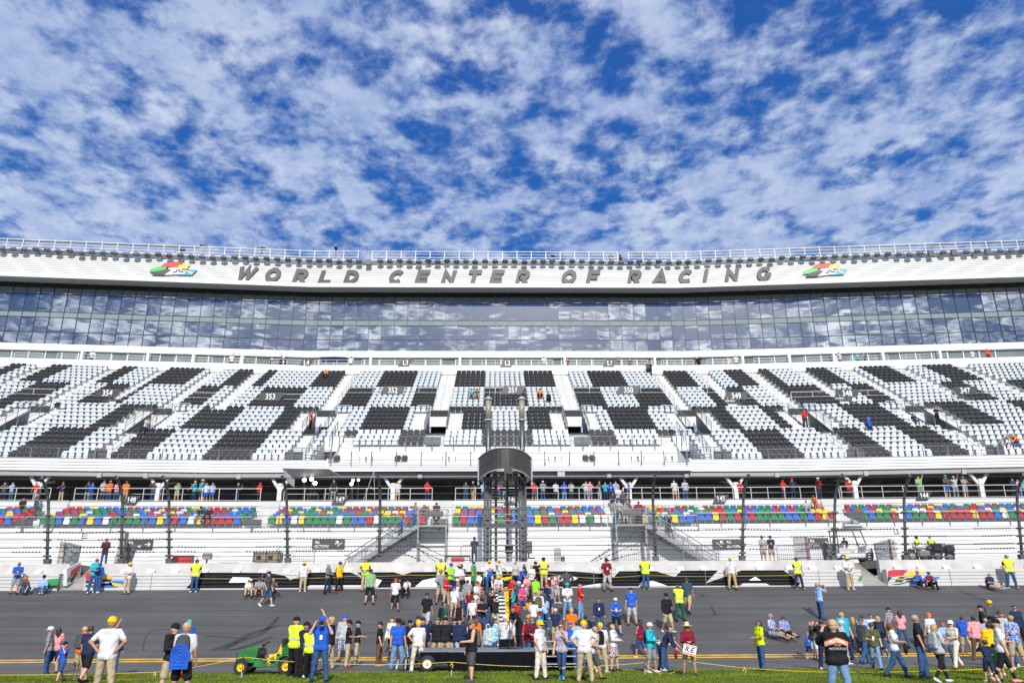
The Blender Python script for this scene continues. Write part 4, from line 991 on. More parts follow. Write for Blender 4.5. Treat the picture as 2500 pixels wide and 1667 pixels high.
# curved screen
ws=float(atY(1300,1110,47)[0]-atY(1168,1110,47)[0])/2; zs0=float(atY(1235,1145,46.6)[2]); zs1=float(atY(1235,1092,46.6)[2])
def arc(n=14,rad=1.,dz=0):
    out=[]
    for i in range(n+1):
        u=-1+2*i/n; out.append((xc+ws*u*.995 if abs(u)<1 else xc+ws*u, 48.2-1.5*(1-abs(u)**2.4)))
    return out
A_=arc(); b=MB(); n=len(A_)
zt_=lambda u:zs1-.02*0-.35*abs(u)**3; zb_=lambda u:zs0-.42*abs(u)**3
pts=[]
for i,(x,y) in enumerate(A_):
    u=-1+2*i/(n-1); pts+=[(x,y,zb_(u)),(x,y,zt_(u)),(x,y+.25,zt_(u)),(x,y+.25,zb_(u))]
b.add(pts,[tuple(4*i+k for k in (0,1,)) + tuple(4*(i+1)+k for k in (1,0)) for i in range(n-1)]+[(4*i+1,4*i+2,4*i+6,4*i+5) for i in range(n-1)]+[(4*i+2,4*i+3,4*i+7,4*i+6) for i in range(n-1)]+[(4*i+3,4*i,4*i+4,4*i+7) for i in range(n-1)]+[(0,3,2,1),(4*n-4,4*n-3,4*n-2,4*n-1)])
fs(b,'scoreboard_screen',mat('screen_black',(.045,.043,.038),.35,.35,1.2))
b=MB()
for zf in (zb_,zt_): b.tube([(x,y-.03,zf(-1+2*i/(n-1))) for i,(x,y) in enumerate(A_)],.05,6)
for i in (0,n-1): x,y=A_[i]; u=-1+2*i/(n-1); b.tube([(x,y,zb_(u)-.25),(x,y,zt_(u)+.05)],.06,6)
fs(b,'screen_rim',LGREY)
b=MB()
for i in range(1,n-1):
    x,y=A_[i]; u=-1+2*i/(n-1)
    b.bar((x,y-.01,zb_(u)+.04),(x,y-.01,zt_(u)-.04),.012)
fs(b,'panel_joints',BLACK)
b=MB(); zf=zb_(0)-.2
b.add([(x,y+.1,zf-.0) for x,y in A_]+[(xc+ws*.8,50,zf),(xc-ws*.8,50,zf)],[tuple(range(n+2))])
b.add([(x,y+.1,zf-.12) for x,y in A_]+[(xc+ws*.8,50,zf-.12),(xc-ws*.8,50,zf-.12)],[tuple(reversed(range(n+2)))])
for k in range(-3,4): b.bar((xc+k*.4,46.9,zf-.1),(xc+k*.4,50,zf-.1),.1,.14)
b.tube([(xc-ws*.75,48.2,zf-.35),(xc-ws*.55,47.3,zf-.12),(xc,46.9,zf-.02),(xc+ws*.55,47.3,zf-.12),(xc+ws*.75,48.2,zf-.35)],.09,6)
fs(b,'platform',DGREY)
for x in (xt0,xt1):
    b=MB(); z0=zs1-.4; z2=float(atY(1230,1025,48.8)[2]); z3=float(atY(1230,975,48.8)[2]); b.tube([(x+.02,48.8,z0),(x+.02,48.8,z2)],.17,12); fs(b,'pole',DGREY,True)
    b=MB(); b.tube([(x+.02,48.8,z2),(x+.02,48.8,z3)],.19,12); fs(b,'lamp_tube',mat('beige_lens',(.27,.255,.19),.35,.1,4),True)
    b=MB(); b.lathe((x+.02,48.8,z3),[(.27,-.02),(.27,.04),(.12,.16),(.001,.24)],12); b.lathe((x+.02,48.8,z2),[(.26,-.06),(.26,.04)],12); fs(b,'lamp_cap',LGREY,True)
    b=MB(); b.box(x-.02,x+.06,48.56,48.6,z0+.5,z0+1.5); b.box(x-.06,x+.10,48.55,48.6,z0+.7,z0+.8); fs(b,'conduit',LGREY)
q=atY(1243,1140,46.9); b=MB(); b.box(float(q[0])-.22,float(q[0])+.2,46.3,46.8,zf-.1,zf+.28); b.box(float(q[0])-.3,float(q[0])-.18,46.4,46.5,zf-.5,zf+.2); fs(b,'camera',BLACK)
# ---------------- metal staircases ----------------
STL=mat('stair_steel',(.26,.27,.28),.4,.2,6,metal=.6)
def staircase(pxl0,pxl1,pxb,lab,s_):
    # landing between pxl0..pxl1 ; foot at pxb; s_=-1 runs down to the left
    zL=7.84; zB=4.86; y0,y1=56.4,57.9
    xa,xb=[float(atY(p,1290,56.4)[0]) for p in (pxl0,pxl1)]; xf=float(atY(pxb,1372,56.4)[0])
    r=empty('metal_staircase',((xa+xb)/2,57,zB),lab,'staircase','metal staircases up to the lower tier'); ox,oy,oz=(xa+xb)/2,57,zB
    def add(b,nm,m): o=b.build(nm,m,r); o.location=(-ox,-oy,-oz)
    b=MB(); b.box(xa,xb,y0,y1,zL-.12,zL); add(b,'landing',STL)
    b=MB()
    for x in (xa+.08,xb-.08):
        for y in (y0+.05,y1-.1): b.bar((x,y,zB),(x,y,zL),.11)
    b.bar((xa+.08,y0+.05,zL-.4),(xb-.08,y0+.05,zL-.4),.06); b.bar((xa+.1,y0+.08,zL-.15),(xa+.1,y0+.08,zL-1.2),.05); add(b,'frame_legs',STL)
    xs=xa if s_<0 else xb; b=MB()
    for y in (y0,y1-.06): b.bar((xs,y,zL-.1),(xf,y,zB+.05),.05,.28)
    add(b,'stringers',STL)
    n=17; b=MB()
    for i in range(n): u=(i+.5)/n; x=xs+(xf-xs)*u; z=zL-(zL-zB)*u; b.box(x-.15,x+.15,y0+.03,y1-.08,z-.03,z+.01)
    add(b,'treads',STL)
    for y in (y0,y1-.06):
        b=MB()
        for h,r_ in ((1.0,.035),(.75,.018),(.5,.018),(.25,.018)): b.tube([(xs,y,zL+h),(xf,y,zB+h),(xf-s_*-.3*1,y,zB+h-.05)],r_,5)
        for i in range(6): u=i/5; b.bar((xs+(xf-xs)*u,y,zL-(zL-zB)*u),(xs+(xf-xs)*u,y,zL-(zL-zB)*u+1.),.055)
        add(b,'stair_railing',STL)
    b=MB()
    ends=[(xa,xb,y0)]
    for h,r_ in ((1.05,.035),(.8,.015),(.6,.015),(.4,.015),(.2,.015)): b.tube([(xa,y0,zL+h),(xb,y0,zL+h)],r_,5); b.tube([(xb if s_<0 else xa,y0,zL+h),(xb if s_<0 else xa,y1,zL+h)],r_,5)
    for x in (xa+.05,(xa+xb)/2,xb-.05): b.bar((x,y0,zL),(x,y0,zL+1.08),.06)
    add(b,'landing_railing',STL)
    b=MB(); cx=(xa+xb)/2; b.box(cx-.55,cx+.75,y0-.06,y0-.03,zL+.55,zL+.95); add(b,'landing_panel',DGREY)
staircase(1018,1092,850,'left metal staircase with mesh sides descending to the left from its landing',-1)
staircase(1502,1580,1750,'right metal staircase descending to the right from its landing',1)
# crowd barriers and odd things on the walkway
def barrier(px0,px1,lab,d=49.6):
    a=float(atY(px0,1372,d)[0]); c=float(atY(px1,1372,d)[0]); r=empty('crowd_barrier',((a+c)/2,d,4.85),lab,'barrier'); w_=(c-a)/2; b=MB()
    b.tube([(-w_,0,0),(-w_,0,.95),(-w_+.12,0,1.05),(w_-.12,0,1.05),(w_,0,.95),(w_,0,0)],.025,6); b.tube([(-w_,0,.2),(w_,0,.2)],.02,5); b.build('frame',STL,r)
    b=MB(); n=int(2*w_/.12)
    for i in range(1,n): b.bar((-w_+2*w_*i/n,0,.2),(-w_+2*w_*i/n,0,1.05),.018)
    b.build('bars',STL,r)
barrier(675,766,'low grey crowd barrier left of the left staircase',50.3); barrier(1125,1192,'low grey crowd barrier beside the officer left of the tower',50)
for k,(a,c) in enumerate(((1505,1585),(1588,1668),(1670,1756))): barrier(a,c,['crowd barrier under the right staircase landing','crowd barrier under the middle of the right stair flight','crowd barrier at the foot of the right stair flight'][k],50.5)
barrier(1900,1944,'low crowd barrier left of the purple posters',50.5); barrier(1980,2025,'low crowd barrier right of the purple posters',50.5)
def boxthing(nm,px,py,d,w_,h,dep,m,lab,cat,legs=False,extra=None):
    q=atY(px,py,d); r=empty(nm,(float(q[0]),d,float(q[2])),lab,cat); b=MB(); e=.12*min(w_,h)
    b.add([(-w_/2+e,0,0),(w_/2-e,0,0),(w_/2,0,e),(w_/2,0,h-e),(w_/2-e,0,h),(-w_/2+e,0,h),(-w_/2,0,h-e),(-w_/2,0,e)]+[(x,dep,z) for x,z in ((-w_/2+e,0),(w_/2-e,0),(w_/2,e),(w_/2,h-e),(w_/2-e,h),(-w_/2+e,h),(-w_/2,h-e),(-w_/2,e))],[tuple(range(8)),tuple(reversed(range(8,16)))]+[(i,8+i,8+(i+1)%8,(i+1)%8) for i in range(8)])
    b.build('housing',m,r)
    if extra: extra(r)
    return r
WZ=1372
def gen_extra(r):
    b=MB(); b.tube([(-.75,-.05,0),(-.75,-.05,.42),(.75,-.05,.42),(.75,-.05,0)],.03,5); b.tube([(-.75,.55,0),(-.75,.55,.42),(.75,.55,.42),(.75,.55,0)],.03,5); b.build('frame',BLACK,r)
boxthing('generator',442,WZ+2,50,1.1,.42,.5,RED,'red portable generator in a black frame behind the wall, left','generator',extra=gen_extra)
boxthing('generator',1117,WZ+2,50,.8,.34,.5,RED,'red portable generator in a black frame just left of the tower','generator',extra=gen_extra)
TAN=mat('tan_canvas',(.30,.24,.15),.8,.2,4)
def cube_extra(r):
    b=MB()
    for x in (-.45,.25): b.box(x-.14,x+.14,-.02,0,.15,.40)
    b.build('vents',BLACK,r); b=MB()
    for x in (-.75,0,.72): b.box(x-.05,x+.05,-.015,0,0,.62)
    b.build('frame_bars',DGREY,r)
boxthing('equipment_case',649,WZ,50,1.6,.64,.8,TAN,'tan boxy equipment case with black openings behind the wall','case',extra=cube_extra)
def spot_extra(r):
    b=MB(); b.box(-.3,.35,0,.3,-.3,-.24); b.bar((0,.15,-.24),(0,.15,.1),.08); b.build('stand',BLACK,r)
boxthing('spotlight',503,1364,49.5,.5,.36,.3,mat('khaki_metal',(.28,.26,.2),.5),'khaki spotlight on a low stand behind the wall','spotlight',extra=spot_extra)
boxthing('spotlight',1291,1350,49.5,.42,.7,.3,DGREY,'tall dark speaker on a stand right of the tower','speaker',extra=spot_extra)
boxthing('electrical_box',1362,1368,49.5,.42,.75,.3,LGREY,'small grey electrical box on the wall right of the tower','box')
boxthing('electrical_box',1375,1370,49.3,.22,.3,.3,DGREY,'tiny dark box beside the grey electrical box','box')
boxthing('equipment_pad',558,1376,49.2,1.1,.08,.5,BLACK,'flat black slab lying on the wall top at the left','slab')
boxthing('backpack',1243,1350,49.7,.5,.5,.25,mat('navy_cloth',(.02,.024,.04),.8),'black backpack hanging on the rungs inside the tower','backpack')
# portable screens / posters behind the golf cart
def poster_extra(r):
    b=MB(); b.box(.25,.42,-.012,0,.05,1.5); b.build('edge_print',mat('purple_print',(.25,.1,.16),.6,.4,3),r)
boxthing('poster_board',1961,1372,50,.9,1.55,.06,mat('grey_print',(.42,.40,.42),.6,.35,2),'pale grey and purple poster board under the two-way sign','board',extra=poster_extra)
# dark doorway and heavy gates
def gatething(cx,lab,pts_face,pts_edge,d):
    r=empty('crossover_gate',(cx,d,4.85),lab,'gate','heavy crossover gates behind the wall')
    def add(b,nm,m): o=b.build(nm,m,r); o.location=(-cx,-d,-4.85)
    P=[np.array(atY(x,y,dd)) for x,y,dd in pts_face]
    b=MB(); b.prism([tuple(p) for p in P],(0,.15,0)); add(b,'gate_leaf',GREY)
    b=MB()
    for i in range(10):
        u=(i+.5)/10; t=P[0]*(1-u)+P[1]*u; s=P[3]*(1-u)+P[2]*u; b.bar(tuple(t+[0,-.03,-.05]),tuple(s+[0,-.03,.05]),.05,.05)
    for v in (.03,.35,.66,.97): b.bar(tuple(P[0]*(1-v)+P[3]*v+[0,-.05,0]),tuple(P[1]*(1-v)+P[2]*v+[0,-.05,0]),.07,.09)
    add(b,'gate_ribs',LGREY)
    E=[np.array(atY(x,y,dd)) for x,y,dd in pts_edge]; b=MB(); b.prism([tuple(p) for p in E],(0,.1,0)); add(b,'concrete_edge',mat('stained_concrete',(.45,.41,.34),.9,.45,3,det=7))
gatething(float(atY(170,1370,50)[0]),'heavy ribbed grey gate standing open at the left wall gap',[(158,1322,49.6),(197,1331,50.2),(187,1376,50.2),(150,1386,49.0)],[(147,1321,49.3),(158,1322,49.3),(150,1386,48.9),(137,1382,48.9)],49.6)
gatething(float(atY(2160,1370,50)[0]),'heavy ribbed grey gate standing open at the right wall gap',[(2135,1326,50),(2172,1315,50.6),(2184,1379,50.2),(2147,1386,49.2)],[(2172,1315,50.7),(2184,1318,50.7),(2193,1376,50.3),(2184,1379,50.3)],49.8)
b=MB(); q0=atY(2102,1311,58.75);q1=atY(2140,1311,58.75); x0_,x1_=float(q0[0]),float(q1[0]); r=empty('doorway',((x0_+x1_)/2,58.7,4.85),'tall dark open doorway in the white stand wall behind the right gate','doorway')
b.box(x0_,x1_,58.68-58.7,58.8-58.7,0,float(q0[2])-4.85); o=b.build('opening',BLACK,r); o.location=(-(x0_+x1_)/2,0,0); b=MB()
for x in (x0_,x1_): b.box(x-.04,x+.04,-.05,.1,0,float(q0[2])-4.85)
b.box(x0_-.04,x1_+.04,-.05,.1,float(q0[2])-4.9,float(q0[2])-4.82); o=b.build('frame',LGREY,r); o.location=(-(x0_+x1_)/2,0,0)
for px,w0,lab in ((317,30,'dark grey canvas screen panel beside the left direction sign'),(2035,30,'dark grey canvas screen panel beside the golf cart')):
    q=atY(px-8,1372,49.8); q2=atY(px-8,1322,49.8); r=empty('screen_panel',(float(q[0]),49.8,4.85),lab,'panel'); h=float(q2[2]-4.85); b=MB(); b.prism([(-.35,0,0),(.25,0,0),(.5,0,h-.2),(-.4,0,h)],(0,.06,0)); b.build('canvas',mat('canvas_grey',(.11,.11,.115),.8),r)
    b=MB(); b.bar((-.35,-.02,0),(-.4,-.02,h),.05); b.bar((.25,-.02,0),(.5,-.02,h-.2),.05); b.build('frame',DGREY,r)
b=MB(); q=atY(288,1372,49.5); r=empty('concrete_block',(float(q[0]),49.5,4.85),'stained concrete pier beside the left dark canvas panel','block'); b.add([(-.25,0,0),(.2,0,0),(.18,0,1.9),(-.05,0,1.9),(-.25,.5,0),(.2,.5,0),(.18,.5,1.9),(-.05,.5,1.9)],[(0,1,2,3),(4,7,6,5),(0,3,7,4),(1,5,6,2),(3,2,6,7)]); b.build('pier',MATS['stained_concrete'],r)
# ---------------- golf cart ----------------
def wheel(b_parent,x,y,z,r_,w_,tm,rm,nm='wheel',n=20,tread=False):
    t=empty(nm,(x,y,z)); t.parent=b_parent
    b=MB(); b.lathe((0,0,0),[(r_*.55,-w_/2),(r_*.9,-w_/2),(r_,-w_*.35),(r_,w_*.35),(r_*.9,w_/2),(r_*.55,w_/2),(r_*.55,-w_/2)],n,axis='y')
    if tread:
        for k in range(22):
            q=2*math.pi*k/22; c,s_=math.cos(q),math.sin(q); b.bar((c*r_*.96,-w_*.45,s_*r_*.96),(c*r_*1.03,w_*.0,s_*r_*1.03),.05,.05); b.bar((c*r_*1.03,0,s_*r_*1.03),(c*r_*.96,w_*.45,s_*r_*.96),.05,.05)
    b.build('tyre',tm,t,smooth=not tread)
    b=MB(); b.lathe((0,0,0),[(r_*.56,-w_*.42),(r_*.50,-w_*.38),(r_*.42,-w_*.15),(r_*.22,-w_*.12),(r_*.2,-w_*.35),(.001,-w_*.38)],n,axis='y'); b.build('rim',rm,t,smooth=True)
    b=MB()
    for k in range(5): q=2*math.pi*k/5; b.sphere((math.cos(q)*r_*.14,-w_*.38,math.sin(q)*r_*.14),r_*.035,6)
    b.build('wheel_nuts',BLACK,t); return t
TYRE=mat('tyre_rubber',(.02,.02,.021),.8,.2,12)
def cart():
    q=atY(2090,1385,50.6); r=empty('golf_cart',(float(q[0])+.0,50.6,4.86),'white golf cart with roof parked behind the right wall gap','golf cart')
    b=MB(); b.box(-1.1,1.2,0,1.2,.25,.55); b.box(-.9,-.2,0,1.2,.55,.85); 
    b.add([(.7,0,.5),(1.25,0,.5),(1.15,0,.85),(.85,0,1.0),(.7,1.2,.5),(1.25,1.2,.5),(1.15,1.2,.85),(.85,1.2,1.0)],[(0,1,2,3),(4,7,6,5),(0,3,7,4),(1,5,6,2),(3,2,6,7)]); b.build('body',WHITE,r)
    b=MB(); b.add([(-1.0,0,1.95),(1.0,0,2.0),(1.05,1.2,2.0),(-1.0,1.2,1.95)]+[(-1.0,0,2.02),(1.0,0,2.07),(1.05,1.2,2.07),(-1.0,1.2,2.02)],[(3,2,1,0),(4,5,6,7),(0,1,5,4),(1,2,6,5),(2,3,7,6),(3,0,4,7)]); b.build('roof',mat('cart_roof',(.5,.47,.42),.6),r)
    b=MB()
    for x,x2 in ((-.9,-.9),(.6,1.0)):
        for y in (.05,1.15): b.bar((x2,y,.55),(x,y,1.97),.05)
    b.build('roof_posts',BLACK,r); b=MB(); b.box(-.5,.1,.1,1.1,.55,.72); b.box(-.55,-.42,.1,1.1,.72,1.15); b.build('seat',mat('cart_seat',(.5,.5,.5),.5),r)
    b=MB(); b.lathe((.45,.4,1.05),[(.19,-.01),(.21,0),(.19,.01)],14,axis='x'); b.bar((.45,.4,1.05),(.75,.4,.7),.04); b.build('steering_wheel',BLACK,r)
    for x in (-.7,.95): 
        for y in (.1,1.1): wheel(r,x,y,.24,.24,.2,TYRE,LGREY)
    b=MB(); b.tube([(.72,-.01,.35),(.8,-.01,.5),(.95,-.01,.56),(1.12,-.01,.5),(1.18,-.01,.35)],.05,5); b.build('wheel_arch',BLACK,r)
    return r
cart()
# ---------------- parked motorcycles ----------------
def moto(px,d,lab):
    q=atY(px,1372,d); r=empty('motorcycle',(float(q[0]),d,4.87),lab,'motorcycle','police motorcycles behind the wall')
    for x,nm in ((-.82,'wheel'),(.75,'wheel')): wheel(r,x,0,.32,.32,.13,TYRE,LGREY)
    b=MB(); b.tube([(-.5,0,.8),(-.15,0,.86),(.1,0,.78)],[.10,.17,.1],8); b.build('fuel_tank',mat('moto_white',(.6,.6,.58),.3),r,smooth=True)
    b=MB(); b.tube([(.05,0,.76),(.4,0,.72),(.6,0,.82)],[.12,.15,.1],8); b.build('saddle',BLACK,r,smooth=True)
    b=MB(); b.box(-.4,.25,-.16,.16,.25,.6); b.tube([(.1,-.18,.3),(.9,-.2,.3)],.05,7); b.build('engine',GREY,r)
    b=MB(); b.tube([(-.82,0,.32),(-.5,0,.95),(-.42,-.35,1.08)],.03,6); b.tube([(-.5,0,.95),(-.42,.35,1.08)],.03,6); b.build('handlebar',GREY,r)
    b=MB(); b.sphere((-.62,0,.85),(.1,.12,.12),10); b.build('headlight',LGREY,r,smooth=True)
    b=MB(); b.box(.5,1.0,-.3,.3,.6,.95); b.box(.45,1.05,-.28,.28,.98,1.02); b.build('pannier',BLACK,r)
    b=MB(); b.tube([(-1.15,0,.45),(-.95,0,.66),(-.6,0,.62)],.07,6); b.tube([(.45,0,.6),(.9,0,.68),(1.1,0,.45)],.08,6); b.build('mudguard',BLACK,r)
moto(2262,50.0,'white and black police motorcycle, nearer and further left of the two'); moto(2292,51.2,'black police motorcycle with rear box, right of the other')
# ---------------- green utility vehicle ----------------
def gator():
    c=ground(632,1651); x0=float(ground(560,1645)[0]); r=empty('utility_vehicle',(float(c[0])-.0,29.2,0.0),'green six-wheeled utility vehicle with yellow wheels and cargo bed on the grass','utility vehicle')
    GP=mat('tractor_green',(.02,.17,.035),.38,.35,3,spec=.5,det=7,bump=.1); YP=mat('tractor_yellow',(.75,.50,.01),.35,.1,3)
    K=.92
    W_=.62
    def side(pts,m,nm,y0=-W_,y1=W_): b=MB(); b.prism([(x,y0,z) for x,z in pts],(0,y1-y0,0)); o=b.build(nm,m,r); bv=o.modifiers.new('bevel','BEVEL'); bv.width=.03; bv.segments=2; return o
    side([(-1.42,.55),(-1.40,.80),(-1.3,.92),(-.95,1.02),(-.62,1.08),(-.55,.98),(-.60,.62),(-.72,.50)],GP,'hood')
    side([(-1.5,.42),(-1.5,.82),(-1.42,.86),(-1.40,.42)],BLACK,'front_bumper',-.5,.5)
    side([(-.66,.34),(-.58,.62),(-.2,.42),(.32,.42),(.45,.72),(.42,.34)],GP,'footwell')
    b=MB(); b.prism([(.3,-W_-.02,.40),(.36,-W_-.02,.70),(.6,-W_-.02,.82),(1.3,-W_-.02,.82),(2.1,-W_-.02,.80),(2.1,-W_-.02,.74),(1.3,-W_-.02,.74),(.66,-W_-.02,.74),(.45,-W_-.02,.62),(.42,-W_-.02,.40)],(0,2*W_+.04,0)); b.build('rear_fender',GP,r)
    side([(.62,.86),(.62,1.12),(2.15,1.12),(2.12,.86)],GP,'cargo_bed',-.68,.68)
    b=MB(); 
    for z in (.93,1.0,1.07): b.box(.66,2.1,-.70,-.675,z,z+.02)
    b.box(.6,2.18,-.72,.72,1.12,1.15); b.build('bed_trim',mat('darker_green',(.015,.13,.025),.4),r)
    b=MB(); b.box(.55,.68,-.68,.68,1.1,1.42); b.build('bed_guard',BLACK,r)
    b=MB(); b.prism([(.0,-.5,.62),(.42,-.5,.66),(.42,-.5,.78),(.0,-.5,.76)],(0,1.0,0)); b.prism([(.36,-.5,.76),(.52,-.5,1.2),(.62,-.5,1.2),(.50,-.5,.76)],(0,1.0,0)); o=b.build('seat',YP,r); bv=o.modifiers.new('bevel','BEVEL'); bv.width=.04; bv.segments=3
    b=MB(); n=16; C=Vector((-.30,-.25,1.22)); ax=Vector((-.45,0,.9)).normalized(); u=Vector((0,1,0)); v=ax.cross(u); b.tube([tuple(C+u*.19*math.cos(2*math.pi*i/n)+v*.19*math.sin(2*math.pi*i/n)) for i in range(n+1)],.022,6,cap=False)
    b.bar(C,C+v*.18,.02); b.bar(C,C-v*.18,.02); b.tube([C,(-.55,-.25,.85)],.035,6); b.build('steering_wheel',BLACK,r)
    b=MB(); b.prism([(-.62,-.5,.98),(-.5,-.5,1.05),(-.42,-.5,.8),(-.55,-.5,.7)],(0,1.0,0)); b.build('dashboard',BLACK,r)
    b=MB(); b.sphere((.12,-.62,.7),.1,10); b.tube([(.1,-.6,.6),(.0,-.62,.5),(.12,-.64,.42)],.02,5); b.build('hose_reel',YP,r)
    b=MB(); b.box(-1.2,2.0,-.4,.4,.28,.5); b.build('chassis',BLACK,r)
    for x in (-1.22,.82,1.62):
        for y in (-.60,.60): wheel(r,x,y,.31 if x<0 else .33,.31 if x<0 else .33,.26,TYRE,YP,tread=True)
    b=MB(); b.box(-1.44,-1.4,-.45,-.2,.62,.74); b.build('headlight',SIGNW,r)
    b=MB(); b.box(2.12,2.16,-.65,.65,.6,1.1); b.build('tailgate',GP,r)
    r.location=(float(ground(657,1647)[0])-.1,28.9,0); r.scale=(.72,.8,.78)
gator()
# ---------------- stage trailer with black skirt ----------------
def stage():
    y0,y1=29.2,32.0; xa=float(atY(1010,1600,y0)[0]); xb=float(atY(1300,1600,y0)[0]); zt=float(atY(1180,1586,y0)[2]); xe=float(atY(1410,1600,y0)[0])
    r=empty('stage_trailer',((xa+xb)/2,30,0),'low black skirted stage trailer with white wheel on the grass edge','stage'); ox=(xa+xb)/2
    def add(b,nm,m): o=b.build(nm,m,r); o.location=(-ox,-30,0); return o
    b=MB(); b.box(xa+.2,xe-.2,y0,y1,zt-.08,zt); add(b,'deck',mat('stage_deck',(.16,.19,.21),.6,.2,2))
    b=MB(); n=120; V=[]
    def skirt(p,q,z1,z0):
        L=(Vector(q)-Vector(p)).length; n=max(2,int(L/.06)); V=[]
        t=(Vector(q)-Vector(p)).normalized(); nn=Vector((t.y,-t.x,0))
        for i in range(n+1):
            c=Vector(p).lerp(Vector(q),i/n); w_=.018*math.sin(i*1.1)+.012*math.sin(i*.37+1)+.012*math.sin(i*2.3)
            V+=[tuple(c+nn*(.01+w_*.2)+Vector((0,0,z1))),tuple(c+nn*(.02+w_)+Vector((0,0,(z1+z0)/2))),tuple(c+nn*(.03+w_*1.6)+Vector((0,0,z0+.01*math.sin(i*.5))))]
        b.add(V,[(3*i+k,3*i+3+k,3*i+4+k,3*i+1+k) for i in range(n) for k in (0,1)])
    xm=float(atY(1095,1600,y0)[0])
    skirt((xm,y0,0),(xe-.2,y0,0),zt-.06,.03); skirt((xe-.2,y0,0),(xe-.2,y1,0),zt-.06,.03); skirt((xa+.2,y0-.02,0),(xm,y0-.02,0),zt-.05,zt-.42)
    add(b,'skirt',mat('black_drape',(.008,.008,.012),.9,.3,6,spec=.05))
    b=MB(); b.prism([(xa-.35,y0+.05,.42),(xm,y0+.05,.25),(xm,y0+.05,zt-.1),(xa+.25,y0+.05,zt-.3)],(0,1.9,0)); add(b,'trailer_body',BLACK)
    w_=wheel(r,float(atY(1043,1640,y0)[0])-ox,y0-30-.05,.27,.27,.2,TYRE,mat('cream_rim',(.75,.72,.62),.4))
    b=MB(); b.tube([(xa-.35,y0+.5,.42),(xa-.5,y0+.5,.1)],.04,6); b.sphere((xa-.45,y0+.3,.12),.12,8); add(b,'jockey_wheel',DGREY)
    # steps at the right end
    xs=float(atY(1308,1600,y0)[0]); 
    b=MB(); z=.2
    for i in range(4): b.box(xs,xs+1.35,y0-.25+.0*i,y0-.02,.22+i*.24,.25+i*.24)
    add(b,'steps',LGREY)
    return r,zt
STG,STZ=stage()
def monitor():
    q=atY(1237,1585,30.2); r=empty('monitor_speaker',(float(q[0]),30.2,STZ),'black wedge monitor speaker lying on the stage deck','speaker'); b=MB(); b.prism([(-.27,0,0),(.27,0,0),(.27,.1,.32),(-.27,.1,.32)],(0,.25,0)); b.build('cabinet',MATS['black_drape'],r); b=MB(); b.box(-.25,.25,-.01,.0,.03,.05); b.build('grille',DGREY,r)
    r=empty('microphone_stand',(float(atY(1241,1585,30.0)[0])+.05,29.95,STZ),'thin black microphone stand with round base on the stage','microphone stand'); b=MB(); b.tube([(0,0,0),(0,0,1.25)],.014,6)
    for k in range(3): b.bar((0,0,.12),(.28*math.cos(k*2.09),.2*math.sin(k*2.09),0),.02)
    b.build('stand',BLACK,r); b=MB(); b.sphere((0,0,1.28),.03,8); b.build('microphone',DGREY,r)
monitor()
# ---------------- rope barriers ----------------
def stake(px,py0,py1,y,lab):
    q=atY(px,py1,y); h=float(atY(px,py0,y)[2]); x=float(q[0]); r=empty('rope_stake',(x,y,0),lab,'stake','thin stakes of the rope barrier'); b=MB(); b.tube([(0,0,0),(0,0,h)],.010,6); b.tube([(0,0,h),(0,0,h+.03)],.02,6); b.build('rod',BLACK,r); b=MB(); b.tube([(0,0,.0),(0,0,.16)],.025,6); b.build('foot',LGREY,r); return Vector((x,y,h))
YR=27.2
sts=[stake(588,1603,1668,YR,'thin stake in front of the green utility vehicle'),stake(1102,1615,1650,YR,'thin stake in front of the black stage skirt'),stake(1576,1616,1664,YR,'thin stake left of the bent people at the rope'),stake(1676,1612,1650,YR+.2,'thin stake beside the woman in the straw hat')]
def rope(pts,lab,sag,knots=()):
    P=[]
    for i in range(len(pts)-1):
        a,c=Vector(pts[i]),Vector(pts[i+1]); n=12
        for k in range(n): u=k/n; P.append(a.lerp(c,u)-Vector((0,0,sag[i]*4*u*(1-u))))
    P.append(Vector(pts[-1])); r=empty('yellow_rope',tuple(P[0]),lab,'rope','yellow ropes keeping people back'); b=MB(); b.tube([p-P[0] for p in P],.008,6); b.build('rope',YEL,r)
    for k in knots:
        c=Vector(k)-P[0]; b=MB(); b.tube([c,c+Vector((.05,-.01,-.09)),c+Vector((.02,0,-.16))],.013,5); b.tube([c,c+Vector((-.04,.01,-.1))],.013,5); b.sphere(tuple(c),.025,6); b.build('knot',YEL,r)
V3=lambda px,py,y:Vector(tuple(map(float,atY(px,py,y))))
rope([V3(-30,1647,YR),V3(375,1640,YR),V3(410,1637,YR),sts[0]],'yellow rope from the left edge up to the utility vehicle stake',[0.02,0,.03],[V3(378,1641,YR),V3(412,1637,YR)])
rope([sts[0],sts[1],V3(1340,1626,YR),sts[2]],'long yellow rope in front of the vehicle and the stage',[.14,.04,.05],[sts[1]-Vector((0,0,.02)),V3(655,1611,YR),V3(1452,1626,YR)])
rope([sts[2],sts[3]],'sagging yellow rope between the two right stakes',[.38])
rope([sts[3],V3(1815,1629,YR),V3(2060,1640,YR),V3(2560,1622,YR)],'long yellow rope from the straw hat woman to the right edge',[.01,.03,.06],[V3(1817,1629,YR)])
# rope along the wall held by guards
YW=46.9
rope([V3(470,1411,YW),V3(730,1411,YW),V3(856,1406,YW),V3(1001,1403,YW),V3(1064,1403,YW),V3(1325,1397,YW),V3(1450,1411,YW),V3(1580,1403,YW),V3(1784,1406,YW),V3(1955,1403,YW)],'thin yellow rope strung along the wall between the guards',[.02,.02,.03,.02,.06,.04,.02,.04,.0])
